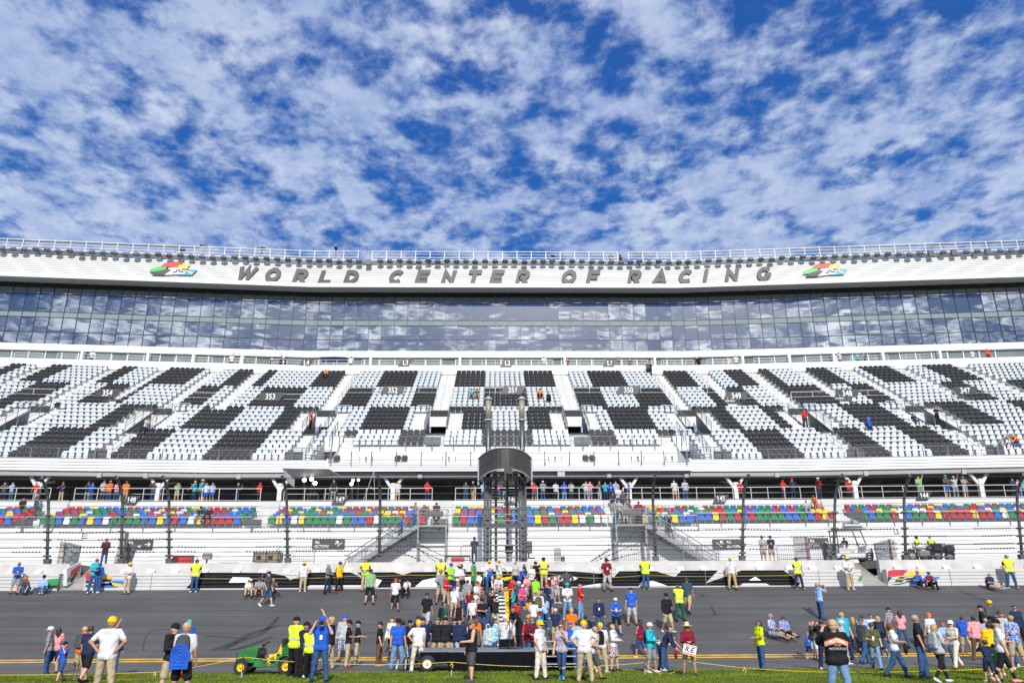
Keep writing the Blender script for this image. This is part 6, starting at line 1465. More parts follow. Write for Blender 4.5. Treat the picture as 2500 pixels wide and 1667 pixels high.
def person(pos,az,pose,build,top,bot,head,ex,tail,Hh,D,skin=None,label=None):
    res=.024 if D<34 else (.03 if D<50 else .036)
    sc=Hh/HT; me,J=bodymesh(pose,build,res); b=bpy.data.objects.new('person',me); COL.objects.link(b)
    b.location=tuple(map(float,pos)); b.rotation_euler=(0,0,R(az)); b.scale=(sc,sc,sc); b['category']='person'
    sk=prr.choices((0,1),(6,4))[0] if skin is None else skin; withmat(me,SKIN[sk],b)
    def child(nm,me,m,loc=(0,0,0),rot=None):
        o=bpy.data.objects.new(nm,me); COL.objects.link(o); o.parent=b; o.location=tuple(map(float,loc))
        if rot is not None: o.rotation_euler=rot
        if m is not None: withmat(me,m,o)
        return o
    tc,tk=top.split('.'); bc,bk_=bot.split('.')
    pr='o:' in ex and dict(x.split(':') for x in ex.split('+') if ':' in x).get('o')
    m_,nm=garment(tk,pose,build,res); child(nm,m_,printed(tc+pr,tc,pr) if pr else cmat(tc))
    E=dict((x.split(':')+[''])[:2] for x in ex.split('+') if x)
    m_,nm=garment(bk_,pose,build,res); child(nm,m_,printed(bc+E['q'],bc,E['q'],30) if 'q' in E else cmat(bc))
    tilt=math.atan2(-J['hu'][1],J['hu'][2]); hl='bald'; parts=[]
    for h in head.split('+'):
        k,c=(h.split(':')+[''])[:2]
        if k in 'hlC': m_,nm=garment({'h':'Hs','l':'Hl','C':'Hc'}[k],pose,build,res); child('hair',m_,HM[c]); parts.append(HN[c]+{'h':' hair','l':' long hair','C':' curly hair'}[k])
        elif k=='c': child('cap',simple(CAPM,'cap',cmat(c)),None,J['hd']+J['hu']*.03,(tilt,0,0)); parts.append(CT[c][1]+' cap')
        elif k=='w': child('hat',simple(HATM,'hat',cmat(c)),None,J['hd']+J['hu']*.045,(tilt,0,0)); parts.append(CT[c][1]+' hat')
    if D<52 and abs((az+180)%360-180)<115:
        g='g' if prr.random()<.5 else 'e'; child('sunglasses' if g=='g' else 'eyes',simple(EYE[g],'eyes_'+g,EYEM),None,J['hd'],(tilt,0,0)); child('mouth',simple(MOUTH,'mouth',LIPM),None,J['hd'],(tilt,0,0))
    shc=E.get('f') or prr.choice(['bk','wh','dg','br','wh','nv']) 
    if D<72:
        for sd in (1,-1):
            an=J[sd,'a']; v=J[sd,'sd']; rx=math.atan2(-v[1],-v[2]); rx=-rx if pose[0] in 'wW' else (-.3 if pose[0] in 'ko' else 0)
            sh__=child('shoe',simple(SHOEM,'shoe',cmat(shc)),None,an-np.array([0,0,.07]),(rx*.6,0,sd*.15))
    if 'v' in E: m_,_=garment('V',pose,build,res); child('safety_vest',m_,vestmat())
    if 'g' in E:
        c=J['che']+J['fw']*.15*J['big']; q=MB(); q.box(-.035,.035,-.006,.004,-.14,-.02,0); q.bar((0,0,-.02),(-.06,.03,.16),.014,.006,1); q.bar((0,0,-.02),(.06,.03,.16),.014,.006,1)
        o=child('badge',q.mesh('badge',[SIGNW,cmat('nv')]),None,c)
    W=Matrix.Translation(b.location)@Matrix.Rotation(R(az),4,'Z')@Matrix.Diagonal((sc,sc,sc,1))
    def held(nm,bm,ms,loc,lab,cat,rot=(0,0,0),smooth=False):
        p=W@Vector(tuple(map(float,loc))); o=bm.build(nm,ms,None,smooth=smooth); o.location=p; o.rotation_euler=(rot[0],rot[1],rot[2]+R(az)); o.scale=(sc,)*3; tag(o,' '.join(lab.split()[:16]),cat); return o
    mid='person in '
    who=f"{CT[tc][1]} {SN[tk]}"
    if 'b' in E:
        o=held('backpack',PACKM,cmat(E['b']),J['che']-J['fw']*(.075*J['big']+.03)-J['up']*.26,f"{CT[E['b']][1]} backpack on the person {tail}",'backpack',smooth=False)
    if 'p' in E:
        w_=(J[1,'w']+J[-1,'w'])/2 if pose[1]==pose[2] else J[1,'w']+J[1,'fd']*.1; q=MB(); q.box(-.04,.04,-.006,.006,-.07,.07) if E['p']!='c' else (q.box(-.07,.07,-.04,.04,-.045,.045),q.lathe((0,0,0),[(.035,-.09),(.04,-.03)],10,axis='y'))
        held('camera' if E['p']=='c' else 'phone',q,BLACK,w_+np.array([0,-.02,.03]),f"small black {'camera' if E['p']=='c' else 'phone'} held by the person {tail}",'camera' if E['p']=='c' else 'phone')
    if 't' in E:
        w_=J[1 if E['t'][-1]!='r' else -1,'w']; c=E['t'][:2]; q=MB(); q.v=[]; q.sphere((0,0,-.2),(.17,.07,.17),8); q.tube([(-.09,0,-.08),(0,0,.08),(.09,0,-.08)],.012,5); held('bag',q,cmat(c),w_+J[1,'fd']*.06,f"{CT[c][1]} bag carried by the person {tail}",'bag',smooth=True)
    btxt=f"{CT[bc][1]} {BN[bk_]}"; parts=[p for p in parts][-1:] if len(parts)>1 and 'cap' in parts[-1] or len(parts)>1 and 'hat' in parts[-1] else parts[:1]
    vest='neon vest over ' if 'v' in E else ''
    lab=f"person in {vest}{who}, {btxt}"+(f", {parts[0]}" if parts else '')+f", {tail}"
    wds=lab.split()
    if len(wds)>16: lab=f"person in {vest}{who}, {btxt}, {tail}"
    if len(lab.split())>16: lab=f"person in {vest}{who}, {tail}"
    if len(lab.split())>16: lab=' '.join(lab.split()[:16])
    b['label']=lab; PEOPLE.append(lab); return b,W,J
ZR={'1':(0,1280,3.675),'2':(500,1280,3.675),'3':(980,1280,4.052),'4':(1400,1280,4.052),'5':(1900,1280,3.92)}
def place(line):
    f=[x.strip() for x in line.split('|')]; rg,x,yt,yf=f[0].split(); az,pose,build=f[1].split(); top,bot,head=f[2].split(); ex=f[3]; tail=f[4]
    ox,oy,k=ZR[rg]; px=ox+float(x)/k; pt=oy+float(yt)/k; pf=oy+float(yf)/k
    az=float(az); skin=None
    if 'z' in ex.split('+'): skin=2
    g=ground(px,pf); D=g[1]
    if 'Z:' in ex:
        D=float([q for q in ex.split('+') if q.startswith('Z:')][0][2:]); g=atY(px,pf,D); g[2]=STZ if D<33 else 4.86
    g=np.array(g)
    # height from the picture
    r=ray(px,pt); t=g[1]/r[1]; zt=1.7+r[2]*t; Hh=(zt-g[2])
    J=rig(pose,build); ph=J['hd'][2]+.11; Hh=Hh/ph*HT
    lo,hi=(1.0,1.95) if build=='k' else (1.55,1.95); Hh=min(hi,max(lo,Hh))
    return person(g,az-math.degrees(math.atan2(-g[0],g[1]))*0,pose,build,top,bot,head,ex,tail,Hh,D,skin)
GLIST='''1 125 340 625|20 lff8 m|bl.s gy.h h:br|g+p+f:bk|leaning back on the wall at far left
1 240 500 627|-10 xnn35 m|dg.s dn.p c:og|f:bk|sitting cross-legged against the wall
1 375 462 622|10 xff10 m|lb.l dn.p c:bk||sitting beside the green flag paint
1 825 297 618|30 aff m|tq.s dn.p h:br||half hidden beside the photographer
1 860 345 615|175 aff m|bl.l dn.p h:br|b:nv+p:c|photographer by the left gate
1 1130 345 625|-20 sff m|wh.s kh.p c:ye+l:rd||holding the rope by the left flag paint
1 1735 318 608|0 skk m|bk.s dn.p c:br|v:|guard at the left end of the black lettering
1 400 930 1345|-70 sdd5 m|gy.s dn.p c:wh+h:gy||nearest the left edge
1 462 960 1340|-150 sff f|pk.s nv.h l:br||behind the man in grey at far left
1 530 1055 1415|-20 wpd k|bl.s dn.h c:bk||boy at the left on the grass edge
1 692 905 1400|165 aff m|og.n kh.h x:|b:dg+f:tn|left of the man in the yellow cap
1 745 905 1420|170 wdf b|nv.s bk.h h:br||beside the man in orange
1 905 838 1573|180 ahh b|wh.s kh.p c:ye|f:br|seen from behind, large at left
1 1005 915 1350|150 aud m|nv.l dn.p h:br||mostly hidden behind the large man
1 1495 895 1560|60 adf m|bk.j kh.h c:bk|t:og|left of the blue seat pad
1 1600 890 1580|180 add b|wh.s bk.h c:tn|b:dg|with blue seat pad on his back
1 1650 860 1290|40 aff m|bl.s dn.p c:tq|b:mr|behind the man with the seat pad
2 385 490 655|20 kcf f|cr.s kh.h l:rd||sitting leftmost of three by the wall
2 478 478 655|20 kff m|gy.s br.h c:dg||sitting between two women by the wall
2 550 425 735|70 wdk m|dg.s dn.h c:nv+h:gy|f:wh|walking in front of those sitting
2 605 488 632|30 ocf f|dg.n nv.t l:bd||sitting rightmost of three by the wall
2 875 338 605|10 shd B|wh.s kh.p c:ye+l:br|g+f:wh|standing against the black lettering
2 1095 352 618|70 aff f|gy.j nv.p h:gy|o:dg+f:bk|beside the person in yellow and black
2 1200 338 610|60 aud m|ye.j bk.p c:nv|b:bk+f:rd|raising an arm by the wall
2 1432 307 600|0 sff m|bk.s kh.p h:bk|v:|guard behind the man in the green polo
2 1475 402 715|10 add b|pg.s bk.h c:mr+h:gy|f:bk|alone on the banked track
2 1703 485 775|175 adf m|wh.s bk.h c:rd|f:br|with his back turned, in brown boots
2 1745 487 640|10 kff m|bk.s dn.p c:bk||sitting behind the person in the red cap
2 1812 487 650|-10 kcf f|wh.s bk.p c:bk+l:bk||sitting with legs up by the wall
2 1985 618 955|165 wdd m|bk.s lg.h c:nv|f:bk|walking away toward the crowd
2 2113 307 600|0 sbb m|bk.s bk.p h:br|v:|guard left of the crowd
2 2112 405 715|5 adf k|gy.j kh.h c:og|f:nv+t:wh|boy with a white plastic bag
2 2205 350 640|50 adf b|ng.s nv.h c:bl|t:nv|left side of the crowd by the wall
2 2280 363 655|20 aff m|wh.l dn.p w:tn||in the crowd by the lime shirt
2 2300 360 640|-10 aff m|dg.s nv.p c:nv||just behind the person in the tan hat
2 2140 690 1080|105 add b|dk.s kh.p h:bk|b:bk|below the crowd, facing right
2 2275 735 1010|190 add f|bk.n bk.t C:rd||with bare shoulders seen from behind
2 785 835 1365|150 adk b|nv.s bk.p c:bk|v:+f:bk|officer behind the green vehicle
2 880 880 1372|150 aff m|nv.j bk.p c:bk||between the officer and the blue tee
2 930 950 1378|170 add b|bk.s bk.p c:bk|v:|half hidden behind the blue tee
2 1022 830 1415|5 app b|bl.s dn.p c:bl|g+p:c+f:bk|filming with both hands near the rope
2 1110 835 1305|-100 aud b|bk.s kh.p c:tn||raising an arm behind the blue tee
2 1235 788 1235|200 wdd m|lg.j bl.h c:bl|q:wh+f:bk|walking away with patterned shorts
2 1275 863 1285|100 aff m|bk.s kh.p c:bk|f:mr|left one of two in headsets
2 1357 868 1264|95 aff m|bk.s kh.p c:bk|p:c+f:bk|right one of two in headsets
2 1557 875 1270|90 add m|bk.s br.p c:nv|f:tn|alone left of the stage
2 1665 832 1205|-30 wdd f|cr.j bk.t h:br|f:bk|walking behind the blue polo
2 1722 848 1310|15 add b|bl.s ld.p c:bk|f:dg|with a water bottle left of the stage
2 1765 855 1300|170 add m|bk.j lg.p h:bk||behind the blue polo at the stage
2 1828 862 1285|170 add m|nv.j dn.p c:bk||with headset between polo shirts
2 1905 865 1320|200 ahd b|wh.s cr.p c:ye||leaning on the left end of the stage
2 1945 838 1262|190 add m|nv.j bk.p c:nv||behind the left white polo at the stage
2 2078 838 1262|185 aff b|bk.s kh.p c:ol||behind the stage, left of a twin
2 2152 838 1262|180 apf b|bk.s tn.p c:bk|p:c|taking a picture behind the stage
2 2235 845 1255|170 aff m|nv.s lg.p c:bk||fourth behind the stage
2 2282 840 1255|170 add m|nv.j bk.p c:bk||fifth behind the stage
3 690 948 1556|-70 afd B|bk.n dg.h c:cm|b:cm+f:dg|with tattooed arms in front of the stage
3 738 925 1300|180 aud f|og.s bk.p l:rd||behind the man with tattoos
3 608 980 1330|160 aff m|cr.s bk.p c:nv|o:rd|in patterned tee behind the stage
3 895 915 1400|170 add f|tq.j dn.p l:br|o:wh|with teal shawl behind the stage
3 862 1000 1400|185 add f|lg.j dn.p h:br||in grey hood behind the stage
3 1060 928 1405|180 add b|wh.s kh.p c:ye|g|behind the monitor speaker
3 1030 898 1405|150 add m|wh.s kh.p c:wh||hidden behind the yellow cap by the line
3 1168 860 1205|-60 bnn30 m|bk.s bk.p h:bk|Z:30.6+f:dg|stooping on the stage
3 1250 925 1400|10 aff f|rd.s dn.p h:rd||smiling in red behind the stage
3 1298 912 1405|0 aff m|mr.l dn.p h:br|o:bk|in plaid beside the woman in red
3 1268 883 1400|150 add f|gy.s nv.p h:bd||fair haired head behind the woman in red
3 1378 958 1532|60 adk B|wh.s cr.p c:ye|g+f:bk|in front of the stage steps
3 1592 972 1535|-20 wcd f|lv.n dn.t l:rd|f:tq|with a blue cup on the grass
3 1685 972 1400|175 aff k|bl.j dn.p c:bl||behind the woman with the cup
3 1822 958 1560|175 ahh B|wh.s kh.p c:ye|f:tn|hands on hips at the right of the stage
3 1895 1003 1535|60 wdf15 b|wh.s dg.h h:gy|f:bk|stooping beside the yellow cap
3 1985 978 1465|160 add b|wh.s kh.p c:ye|b:bk|second from the patterned skirt
3 1692 832 1230|170 add b|og.s kh.h c:tn||in the lower right of the crowd
3 1752 950 1400|175 add m|lb.s dn.p h:br||below the orange tee
3 1832 893 1300|170 add m|bk.s kh.p h:bk|b:dg|right of the orange tee
3 712 400 640|60 add m|gr.s gr.h c:nv||in green near the wall
3 870 358 640|5 aff m|wh.s cr.p c:ye|g|left of two in polos at the finish line
3 967 350 640|20 ago m|wh.s kh.p c:ye|g|right of two in polos, pointing
3 650 545 880|185 aff m|gy.s dn.p h:br||seen from behind left of the finish line
3 742 565 905|60 aff b|wh.s kh.h c:cm|p|reading left of the finish line
3 842 490 690|110 ann30 f|bl.s dn.p l:bd|b:wh|with white backpack by the finish line
3 1000 540 700|100 bnn75 m|ye.s nv.h h:br|f:wh|bending over the finish line
3 1090 530 858|-60 aff m|rd.s bk.p h:br||standing on the finish line stripe
3 1178 450 690|70 ann25 m|bl.s nv.h c:bk||leaning toward the finish line
3 1222 470 665|80 add m|bk.s bk.p h:bk||dark figure behind the blue polo
3 1290 400 700|-20 add f|wh.s dn.h h:gy|b:pk|with pink bag near the wall
3 1412 330 652|0 sxx m|bk.s kh.p c:bk|v:|guard with folded arms by the wall
3 1500 505 822|80 apd f|pk.s dn.h l:rd||with long auburn hair by the wall
3 1540 512 780|60 app f|pk.s lg.h h:br|o:wh+p|photographing beside the auburn hair
3 1640 445 760|5 ahh m|dg.j bk.h c:wh||hands on hips by the lettering
3 1648 583 940|0 aff b|wh.s ld.p c:tq|g|reading right of the crowd
3 1775 578 950|75 axx m|rd.s ld.p h:br||in red right of the crowd
3 1962 727 1075|0 add m|nv.j dn.p h:bk|g|with yellow lanyard right of the crowd
3 2040 337 660|10 akk m|mr.s lg.h c:nv|g+f:bk|leaning on the wall near the right rope
3 1215 612 900|170 aff m|gy.s dn.p h:br||in the middle of the crowd
3 1200 705 905|20 aff f|hp.s dn.p c:wh||small in the middle of the crowd
3 1275 740 1060|170 add m|rd.j dn.p h:br|o:ye|in red and yellow in the crowd
3 1362 658 1050|175 add f|wh.l dn.p c:tn|b:ol|with olive backpack in the crowd
3 1392 635 965|150 add m|dg.s bk.p c:bk||behind the olive backpack
3 1445 578 935|110 adf b|nv.s dn.p c:rd|t:bl+f:wh|right edge of the crowd
3 1492 600 895|100 add f|gy.s dn.h h:br||beside the red cap in the crowd
3 795 735 1080|20 aff b|bk.s dn.p c:bk|p:c|film crew member left of the line
3 878 658 1010|60 aff m|bk.j dn.p h:br|p:c|leaning cameraman by the line
3 1215 808 1130|160 add b|dg.s dn.p c:bk||in the lower middle of the crowd
3 1370 895 1150|150 aff k|tq.s nv.h c:rd||child in the lower crowd
3 556 605 880|170 aff m|wh.s dn.p c:og||left side of the crowd
3 588 655 905|160 add f|gy.s dn.p l:br||with ponytail left side of the crowd
3 155 912 1285|190 add m|nv.j dn.p c:nv||with headset behind the left polo
3 98 962 1310|160 add m|bk.j dn.p c:bl||beside the left stage wheel
3 1130 420 640|0 add f|lg.s nv.p h:br||pale figure by the wall near the line
3 600 590 800|40 add f|bk.s dn.p h:bk||half hidden left in the crowd
3 1330 420 640|20 add m|bk.s bk.p c:bk||behind the woman with the pink bag
3 1130 660 860|100 ann20 m|dg.s bk.p c:wh||stooping right of the line
3 960 590 700|0 qnn30 m|wh.s kh.p c:ye||crouching at the head of the line
3 1270 640 800|160 qff20 m|bk.s dn.p h:bk||crouching in the crowd
3 700 620 850|200 add f|bk.s dn.p l:bk||dark hair left of the line
4 430 730 1088|0 aff m|bl.s bk.h c:wh|g+f:bl|with white visor right of the crowd
4 585 628 1000|185 add b|bl.s lg.h c:nv|f:nv|seen from behind on the track
4 722 325 650|0 sbb m|bk.s dn.p h:bk|v:+f:tn|guard right of the letter N
4 940 685 1070|20 wfd m|bk.j kh.h c:bk|f:wh|walking in front of the officer
4 1058 590 955|20 add b|dk.s dk.p x:|v:+z+f:bk|officer standing on the track
4 1142 525 885|150 wdd m|sl.s tn.h h:br|f:nv|walking behind the officer
4 675 945 1320|-140 wff F|mr.n dn.h c:nv+l:br|f:wh|left of the turquoise shirt
4 780 975 1465|50 aff m|tq.l gy.h c:wh|b:bk+g+p+f:wh|beside people bending at the rope
4 905 1030 1445|70 ann30 m|nv.j dn.p h:br|f:wh+t:mr|stooping at the rope
4 872 1135 1440|100 bnn75 b|wh.s dn.p h:br|f:bk|bending over at the rope
4 1155 1045 1490|-5 aff f|mr.l tn.h w:st+l:bd||with a lettered bag
4 1578 327 642|-20 add b|wh.s tn.p c:ye|g+f:bk|leaning on the wall before the letter A
4 1875 945 1445|-80 afd m|nn.s dn.p l:br|f:bk|walking left at the grass edge
4 1970 888 1130|40 off m|cr.s gy.h c:gy|o:bl+f:tn|sitting on the track, left of two
4 2095 903 1125|10 off m|lg.s bk.h c:dg+h:bd|o:bl+f:bk|sitting on the track, right of two
4 408 1030 1450|60 aff f|wh.j mr.k h:bd|q:wh+g+f:bk|in a patterned skirt
5 205 317 620|10 add m|bk.s nv.p c:br|v:+f:tn|guard right of the letter A
5 415 557 910|100 app b|lb.s dn.p h:gy|p+f:nv|photographing alone on the track
5 697 312 628|0 sff b|wh.s tn.p c:ye|g+f:wh|looking down by the right gate
5 1355 455 615|20 kff m|bl.s nv.p c:og|f:og|sitting on the right flag paint
5 1465 457 625|10 kff m|mr.s bk.p c:dg|f:bk|sitting beside the orange cap
5 2045 460 628|20 off b|nv.s kh.h x:|f:wh|sitting with a child at the right wall
5 2008 525 610|20 off k|rd.s dn.p h:br||child sitting at the right wall
5 2245 288 612|0 akk b|bk.s dn.p h:bk|v:+f:tn|guard at the far right wall
5 312 1030 1285|190 wdf k|bl.j nv.h l:bd|f:wh|girl left of the white shorts
5 370 912 1300|-70 apd f|dg.j wh.h l:rd|b:bk+f:bk|with large black backpack
5 468 900 1395|155 apf m|bk.s nv.p h:br|f:wh|left of the large black jacket
5 620 922 1735|170 app B|bk.j ld.p c:tn|p:c|large figure with an orange striped jacket
5 665 822 1300|15 add b|tq.s nv.p x:|b:nv|bald with pale blue shirt behind
5 655 920 1340|60 add m|lb.s lg.p c:wh|f:wh|under the bald man
5 757 880 1275|175 add f|dg.j bk.t l:bd||with long fair hair from behind
5 845 855 1250|180 add m|lb.l dn.p h:br||behind the olive cap
5 935 855 1245|0 add m|wh.s nv.p h:bk||with dark tie in the right crowd
5 1005 870 1285|170 add f|bk.j dn.t l:bd|b:nv+f:tq|with turquoise shoes
5 845 900 1335|110 wdf b|dg.s dn.p c:ol|f:nv|walking right behind the olive shirt
5 950 950 1388|-20 wdf m|ol.s ld.p c:dg|g+p:c+f:nv|carrying a camera near the rope
5 1155 935 1465|60 wff F|wh.s dn.p C:rd|t:bk+f:bk|with curly hair and flared jeans
5 1405 858 1472|60 afd b|bk.s dn.p h:gy|t:bk+f:bk|tall with grey hair in right crowd
5 1585 948 1512|100 wff f|lg.s bk.t l:bd|b:lg+f:wh|with a jacket tied at the waist
5 1640 960 1360|-20 aff f|lb.s dn.p h:rd||between the grey hair and the cream polo
5 1725 922 1380|-70 wfd m|cr.s cr.p c:wh+h:gy|f:mr|old man walking in cream
5 1935 873 1300|175 akk m|pk.l br.p h:bk|f:br|in salmon shirt with back turned
5 1998 777 1150|60 add m|bk.j bk.p c:bk||left of the grey jacket at right
5 2095 730 1150|10 aff b|dg.j nv.p c:ye||facing us at the upper right crowd
5 2050 893 1290|170 add f|lb.s dn.p h:bd||between the salmon shirt and the yellow
5 2128 885 1300|180 add m|bk.s dn.p c:bk||behind the yellow jacket
5 2100 975 1450|175 add m|ye.j kh.h h:bk|f:wh|in yellow behind the boy
5 2228 825 1365|180 add m|lg.l dn.p c:br||in pale sweater with back turned
5 2338 770 1200|10 add m|nv.j bk.p h:bk||at the upper right edge
5 2318 862 1400|185 add f|lg.s kh.h h:bd|o:bl+f:wh|in stripes at the right edge
5 2190 910 1512|70 wfd F|wh.s bk.t c:bk+h:bd|f:pk|large at the right near the rope
5 2045 1100 1510|175 wpf k|nv.s nv.h h:br|f:wh|boy at the right near the rope
5 2120 1150 1500|150 wdd k|gr.s kh.h h:br|f:bk|half hidden behind the boy
3 520 700 930|170 add m|wh.s kh.h c:bl||lower left edge of the crowd
3 670 700 960|150 aff f|mr.s dn.p l:bd||left middle of the crowd
3 760 640 860|110 aff m|og.s dn.p h:br||left of the line beside the camo cap
3 930 800 1040|200 ann15 m|bk.s kh.p c:bk||crew member kneeling by the line
3 1110 700 930|-100 aff f|tq.s dn.p l:br||turquoise by the yellow stripe
3 1150 560 780|60 add k|bl.s kh.h c:rd||child near the yellow stripe
3 1245 560 790|20 aff f|pk.s dn.p h:bd||pink top below the white tee
3 1330 560 820|150 add m|ng.s kh.h c:bk||lime shirt right middle of the crowd
3 1310 800 1080|180 add m|wh.s dn.p h:bk||white shirt above the plaid one
3 1420 780 1040|170 aff f|lb.s dn.p l:bk||pale blue right lower crowd
3 1530 860 1180|160 aff m|nv.s kh.h c:wh||navy shirt above the lavender top
3 1130 800 1090|170 add m|rd.s dn.p c:bk||red shirt below the yellow stripe
3 700 800 1060|190 add m|wh.s nv.p c:nv||white shirt above the tattooed man
3 440 560 800|60 aff m|rd.s kh.p h:br||red shirt at the left of the crowd
5 1100 800 1130|200 add m|gy.s kh.h c:bk||grey shirt above the curly hair
5 1210 820 1180|160 aff f|pk.s dn.p l:br||pink top between curly hair and grey hair
5 1500 850 1230|190 add m|wh.s nv.p c:og||orange cap between grey hair and cream polo
5 1820 870 1260|150 add m|bl.s kh.h h:br||blue shirt left of the salmon shirt'''
for ln in GLIST.split('\n'):
    HOLD=place(ln)
    if 'lettered bag' in ln: BAGW=HOLD
    if 'orange striped' in ln: STRW=HOLD
    if 'blue seat pad on' in ln: PADW=HOLD
# writing on things carried
def bagsign(H):
    b,W,J=H; c=W@Vector(tuple(map(float,(J[1,'w']+J[-1,'w'])/2+np.array([0,-.10,-.26])))); r=empty('paper_bag',tuple(c),'white bag lettered R.E. held by the woman in the straw hat','bag'); r.rotation_euler=(0,R(14),0)
    q=MB(); q.box(-.2,.2,0,.1,-.15,.15); q.build('bag_body',SIGNW,r); text('lettering','R.E.',.15,BLACK,(0,-.004,-.06),(1,0,0),(0,0,1),r,ext=.006,bold=.02,shear=.2)
    q=MB(); q.box(-.19,.19,-.006,-.001,-.13,-.10); q.box(-.19,.19,-.006,-.001,.11,.13); q.build('red_trim',RED,r)
bagsign(BAGW)
def jacketprint(H):
    b,W,J=H; q=MB(); c=J['che']+J['up']*.06; R_=.19
    def ring(z0,z1,rad,m,a0=35,a1=145):
        n=14; V=[]
        for i in range(n+1):
            a=R(a0+(a1-a0)*i/n); 
            for z in (z0,z1): V.append((c[0]+math.cos(a)*rad*1.42,c[1]+math.sin(a)*rad,c[2]+z-.05*abs(math.cos(a))*2))
        q.add(V,[(2*i,2*i+2,2*i+3,2*i+1) for i in range(n)],m)
    ring(-.035,.04,.205,0); ring(.04,.062,.207,1); ring(-.055,-.035,.207,1)
    me=q.mesh('jacket_stripe',[cmat('wh'),cmat('og')]); o=mesh_obj('jacket_stripe',me,b)
    y=c[1]+.222
    for t,z,h in (('MOTOR',-.01,.035),('HARLEY-DAVIDSON',-.075,.05),('CYCLES',-.115,.035),('MOTORCYCLES',-.19,.045)):
        text('lettering',t,h,cmat('wh') if t!='HARLEY-DAVIDSON' else cmat('og'),(0,y+.004,c[2]+z),(-1,0,0),(0,0,1),b,ext=.004,sx=.8)
jacketprint(STRW)
def pad(H):
    b,W,J=H; c=W@Vector(tuple(map(float,J['pel']+J['up']*.04-J['fw']*.27))); r=empty('seat_pad',tuple(c),'blue round-topped ribbed seat pad hanging behind the man in white tee','seat pad')
    q=MB(); P=[(-.2,-.24),(.2,-.24),(.2,.08)]+[(.2*math.cos(R(a)),.08+.2*math.sin(R(a))) for a in range(15,180,15)]+[(-.2,.08)]; q.prism([(x,0,z) for x,z in P],(0,.06,0)); q.build('pad',cmat('bl'),r)
    q=MB()
    for rr_ in (.05,.11,.165): q.tube([(rr_*math.cos(R(a)),-.005,.07+rr_*math.sin(R(a))) for a in range(0,361,20)],.012,5)
    for z in (-.1,-.18): q.tube([(-.15,-.005,z),(.15,-.005,z)],.014,5)
    q.tube([(p[0],.0,p[1]) for p in P+[P[0]]],.014,5); q.build('ribs',cmat('bl'),r)
pad(PADW)
# rows: px, head-top py in zoom coordinates; fixed depth and floor
def crowd(items,d,z,fn,zoom,grp_tail,small=False):
    for it in items:
        x,y,az,pose,build,top,bot,head,ex,tail=it
        px,py=zoom(x,y); q=atP(px,py,d,fn); zz=z
        J=rig(pose,build); ph=J['hd'][2]+.11; Hh=min(1.92,max(1.55,(float(q[2])-zz)/ph*HT))
        person((float(q[0]),fn(float(q[0]),d),zz),az,pose,build,top,bot,head,ex,tail+grp_tail,Hh,d if d>60 else 55)
ZA1=lambda x,y:(x/3.675,1120+y/3.675); ZA2=lambda x,y:(600+x/3.675,1060+y/3.675); ZA4=lambda x,y:(1300+x/3.675,1060+y/3.675); ZA5=lambda x,y:(1860+x/3.675,1060+y/3.675)
def T(s):
    out=[]
    for l in s.strip().split('\n'):
        a=[c.strip() for c in l.split('|')]; x,y,az=map(float,a[0].split()); p,bd=a[1].split(); t,b_,h=a[2].split(); out.append((x,y,az,p,bd,t,b_,h,a[3],a[4]))
    return out
CT_=' behind the concourse rail'
crowd(T('''45 228 20|srr m|dg.s nv.p h:br||leftmost
115 235 -20|srr m|lb.s dn.p h:bk||second from left
345 228 0|bnn30 m|rd.j bk.p h:bk||bending by the leftmost column
565 237 0|srr m|nv.s kh.p c:rd||right of the leftmost column
800 208 30|srr m|nv.s gy.p c:dg||left of the blue sweatshirt
833 222 -20|srr m|bl.l dn.p c:nv||near sign 149 148
940 195 60|skk m|lg.s dg.p c:dg||left of the orange shirts
995 198 0|srr b|og.s dn.p c:gy||left of two in orange
1060 208 40|sff f|pk.s dn.p c:br||between two orange shirts
1142 200 10|srr B|og.s kh.p c:br||right of two in orange above 148
1385 222 0|spp m|dg.j dn.p c:bk|p:c|photographing by the second column
1600 215 10|spf m|pg.s kh.h h:br||in pale green right of the column
1755 198 -30|sog m|tq.s nv.p c:tn||pointing left with a cap
1822 190 -20|sod m|tq.s nv.h w:st||in the straw hat
2142 215 80|spf m|nv.s dn.p h:gy||raising a phone left of the stairs
2335 225 -20|saf m|rd.j bk.p c:rd||at the top of the stairs near 147
1845 312 0|sdd k|wh.s bl.h h:br||small child beside the straw hat
1900 320 0|sdd k|lb.s bl.h h:br||smaller child beside the white one'''.replace('saf','sff')),63.2,10.36,shl,ZA1,CT_)
crowd(T('''793 408 10|sdd b|bk.s gy.p x:||under the studio lamps
1368 425 0|sff m|wh.s kh.h c:ye||right of the third column
1630 425 20|srr m|rd.j nv.p c:mr||near sign 147
1975 428 10|sff m|sl.s dn.p h:br||left of the tower
2040 415 -60|skk m|bk.s tn.p h:br||second left of the tower
2132 440 0|srr m|lb.s dn.p h:gy||touching the tower left leg
2265 420 0|srr f|pu.s dn.h h:bd||seen through the tower, in purple
2325 412 0|srr m|bk.s gy.p c:bk||seen through the tower, in black'''),63.2,10.36,shl,ZA2,CT_)
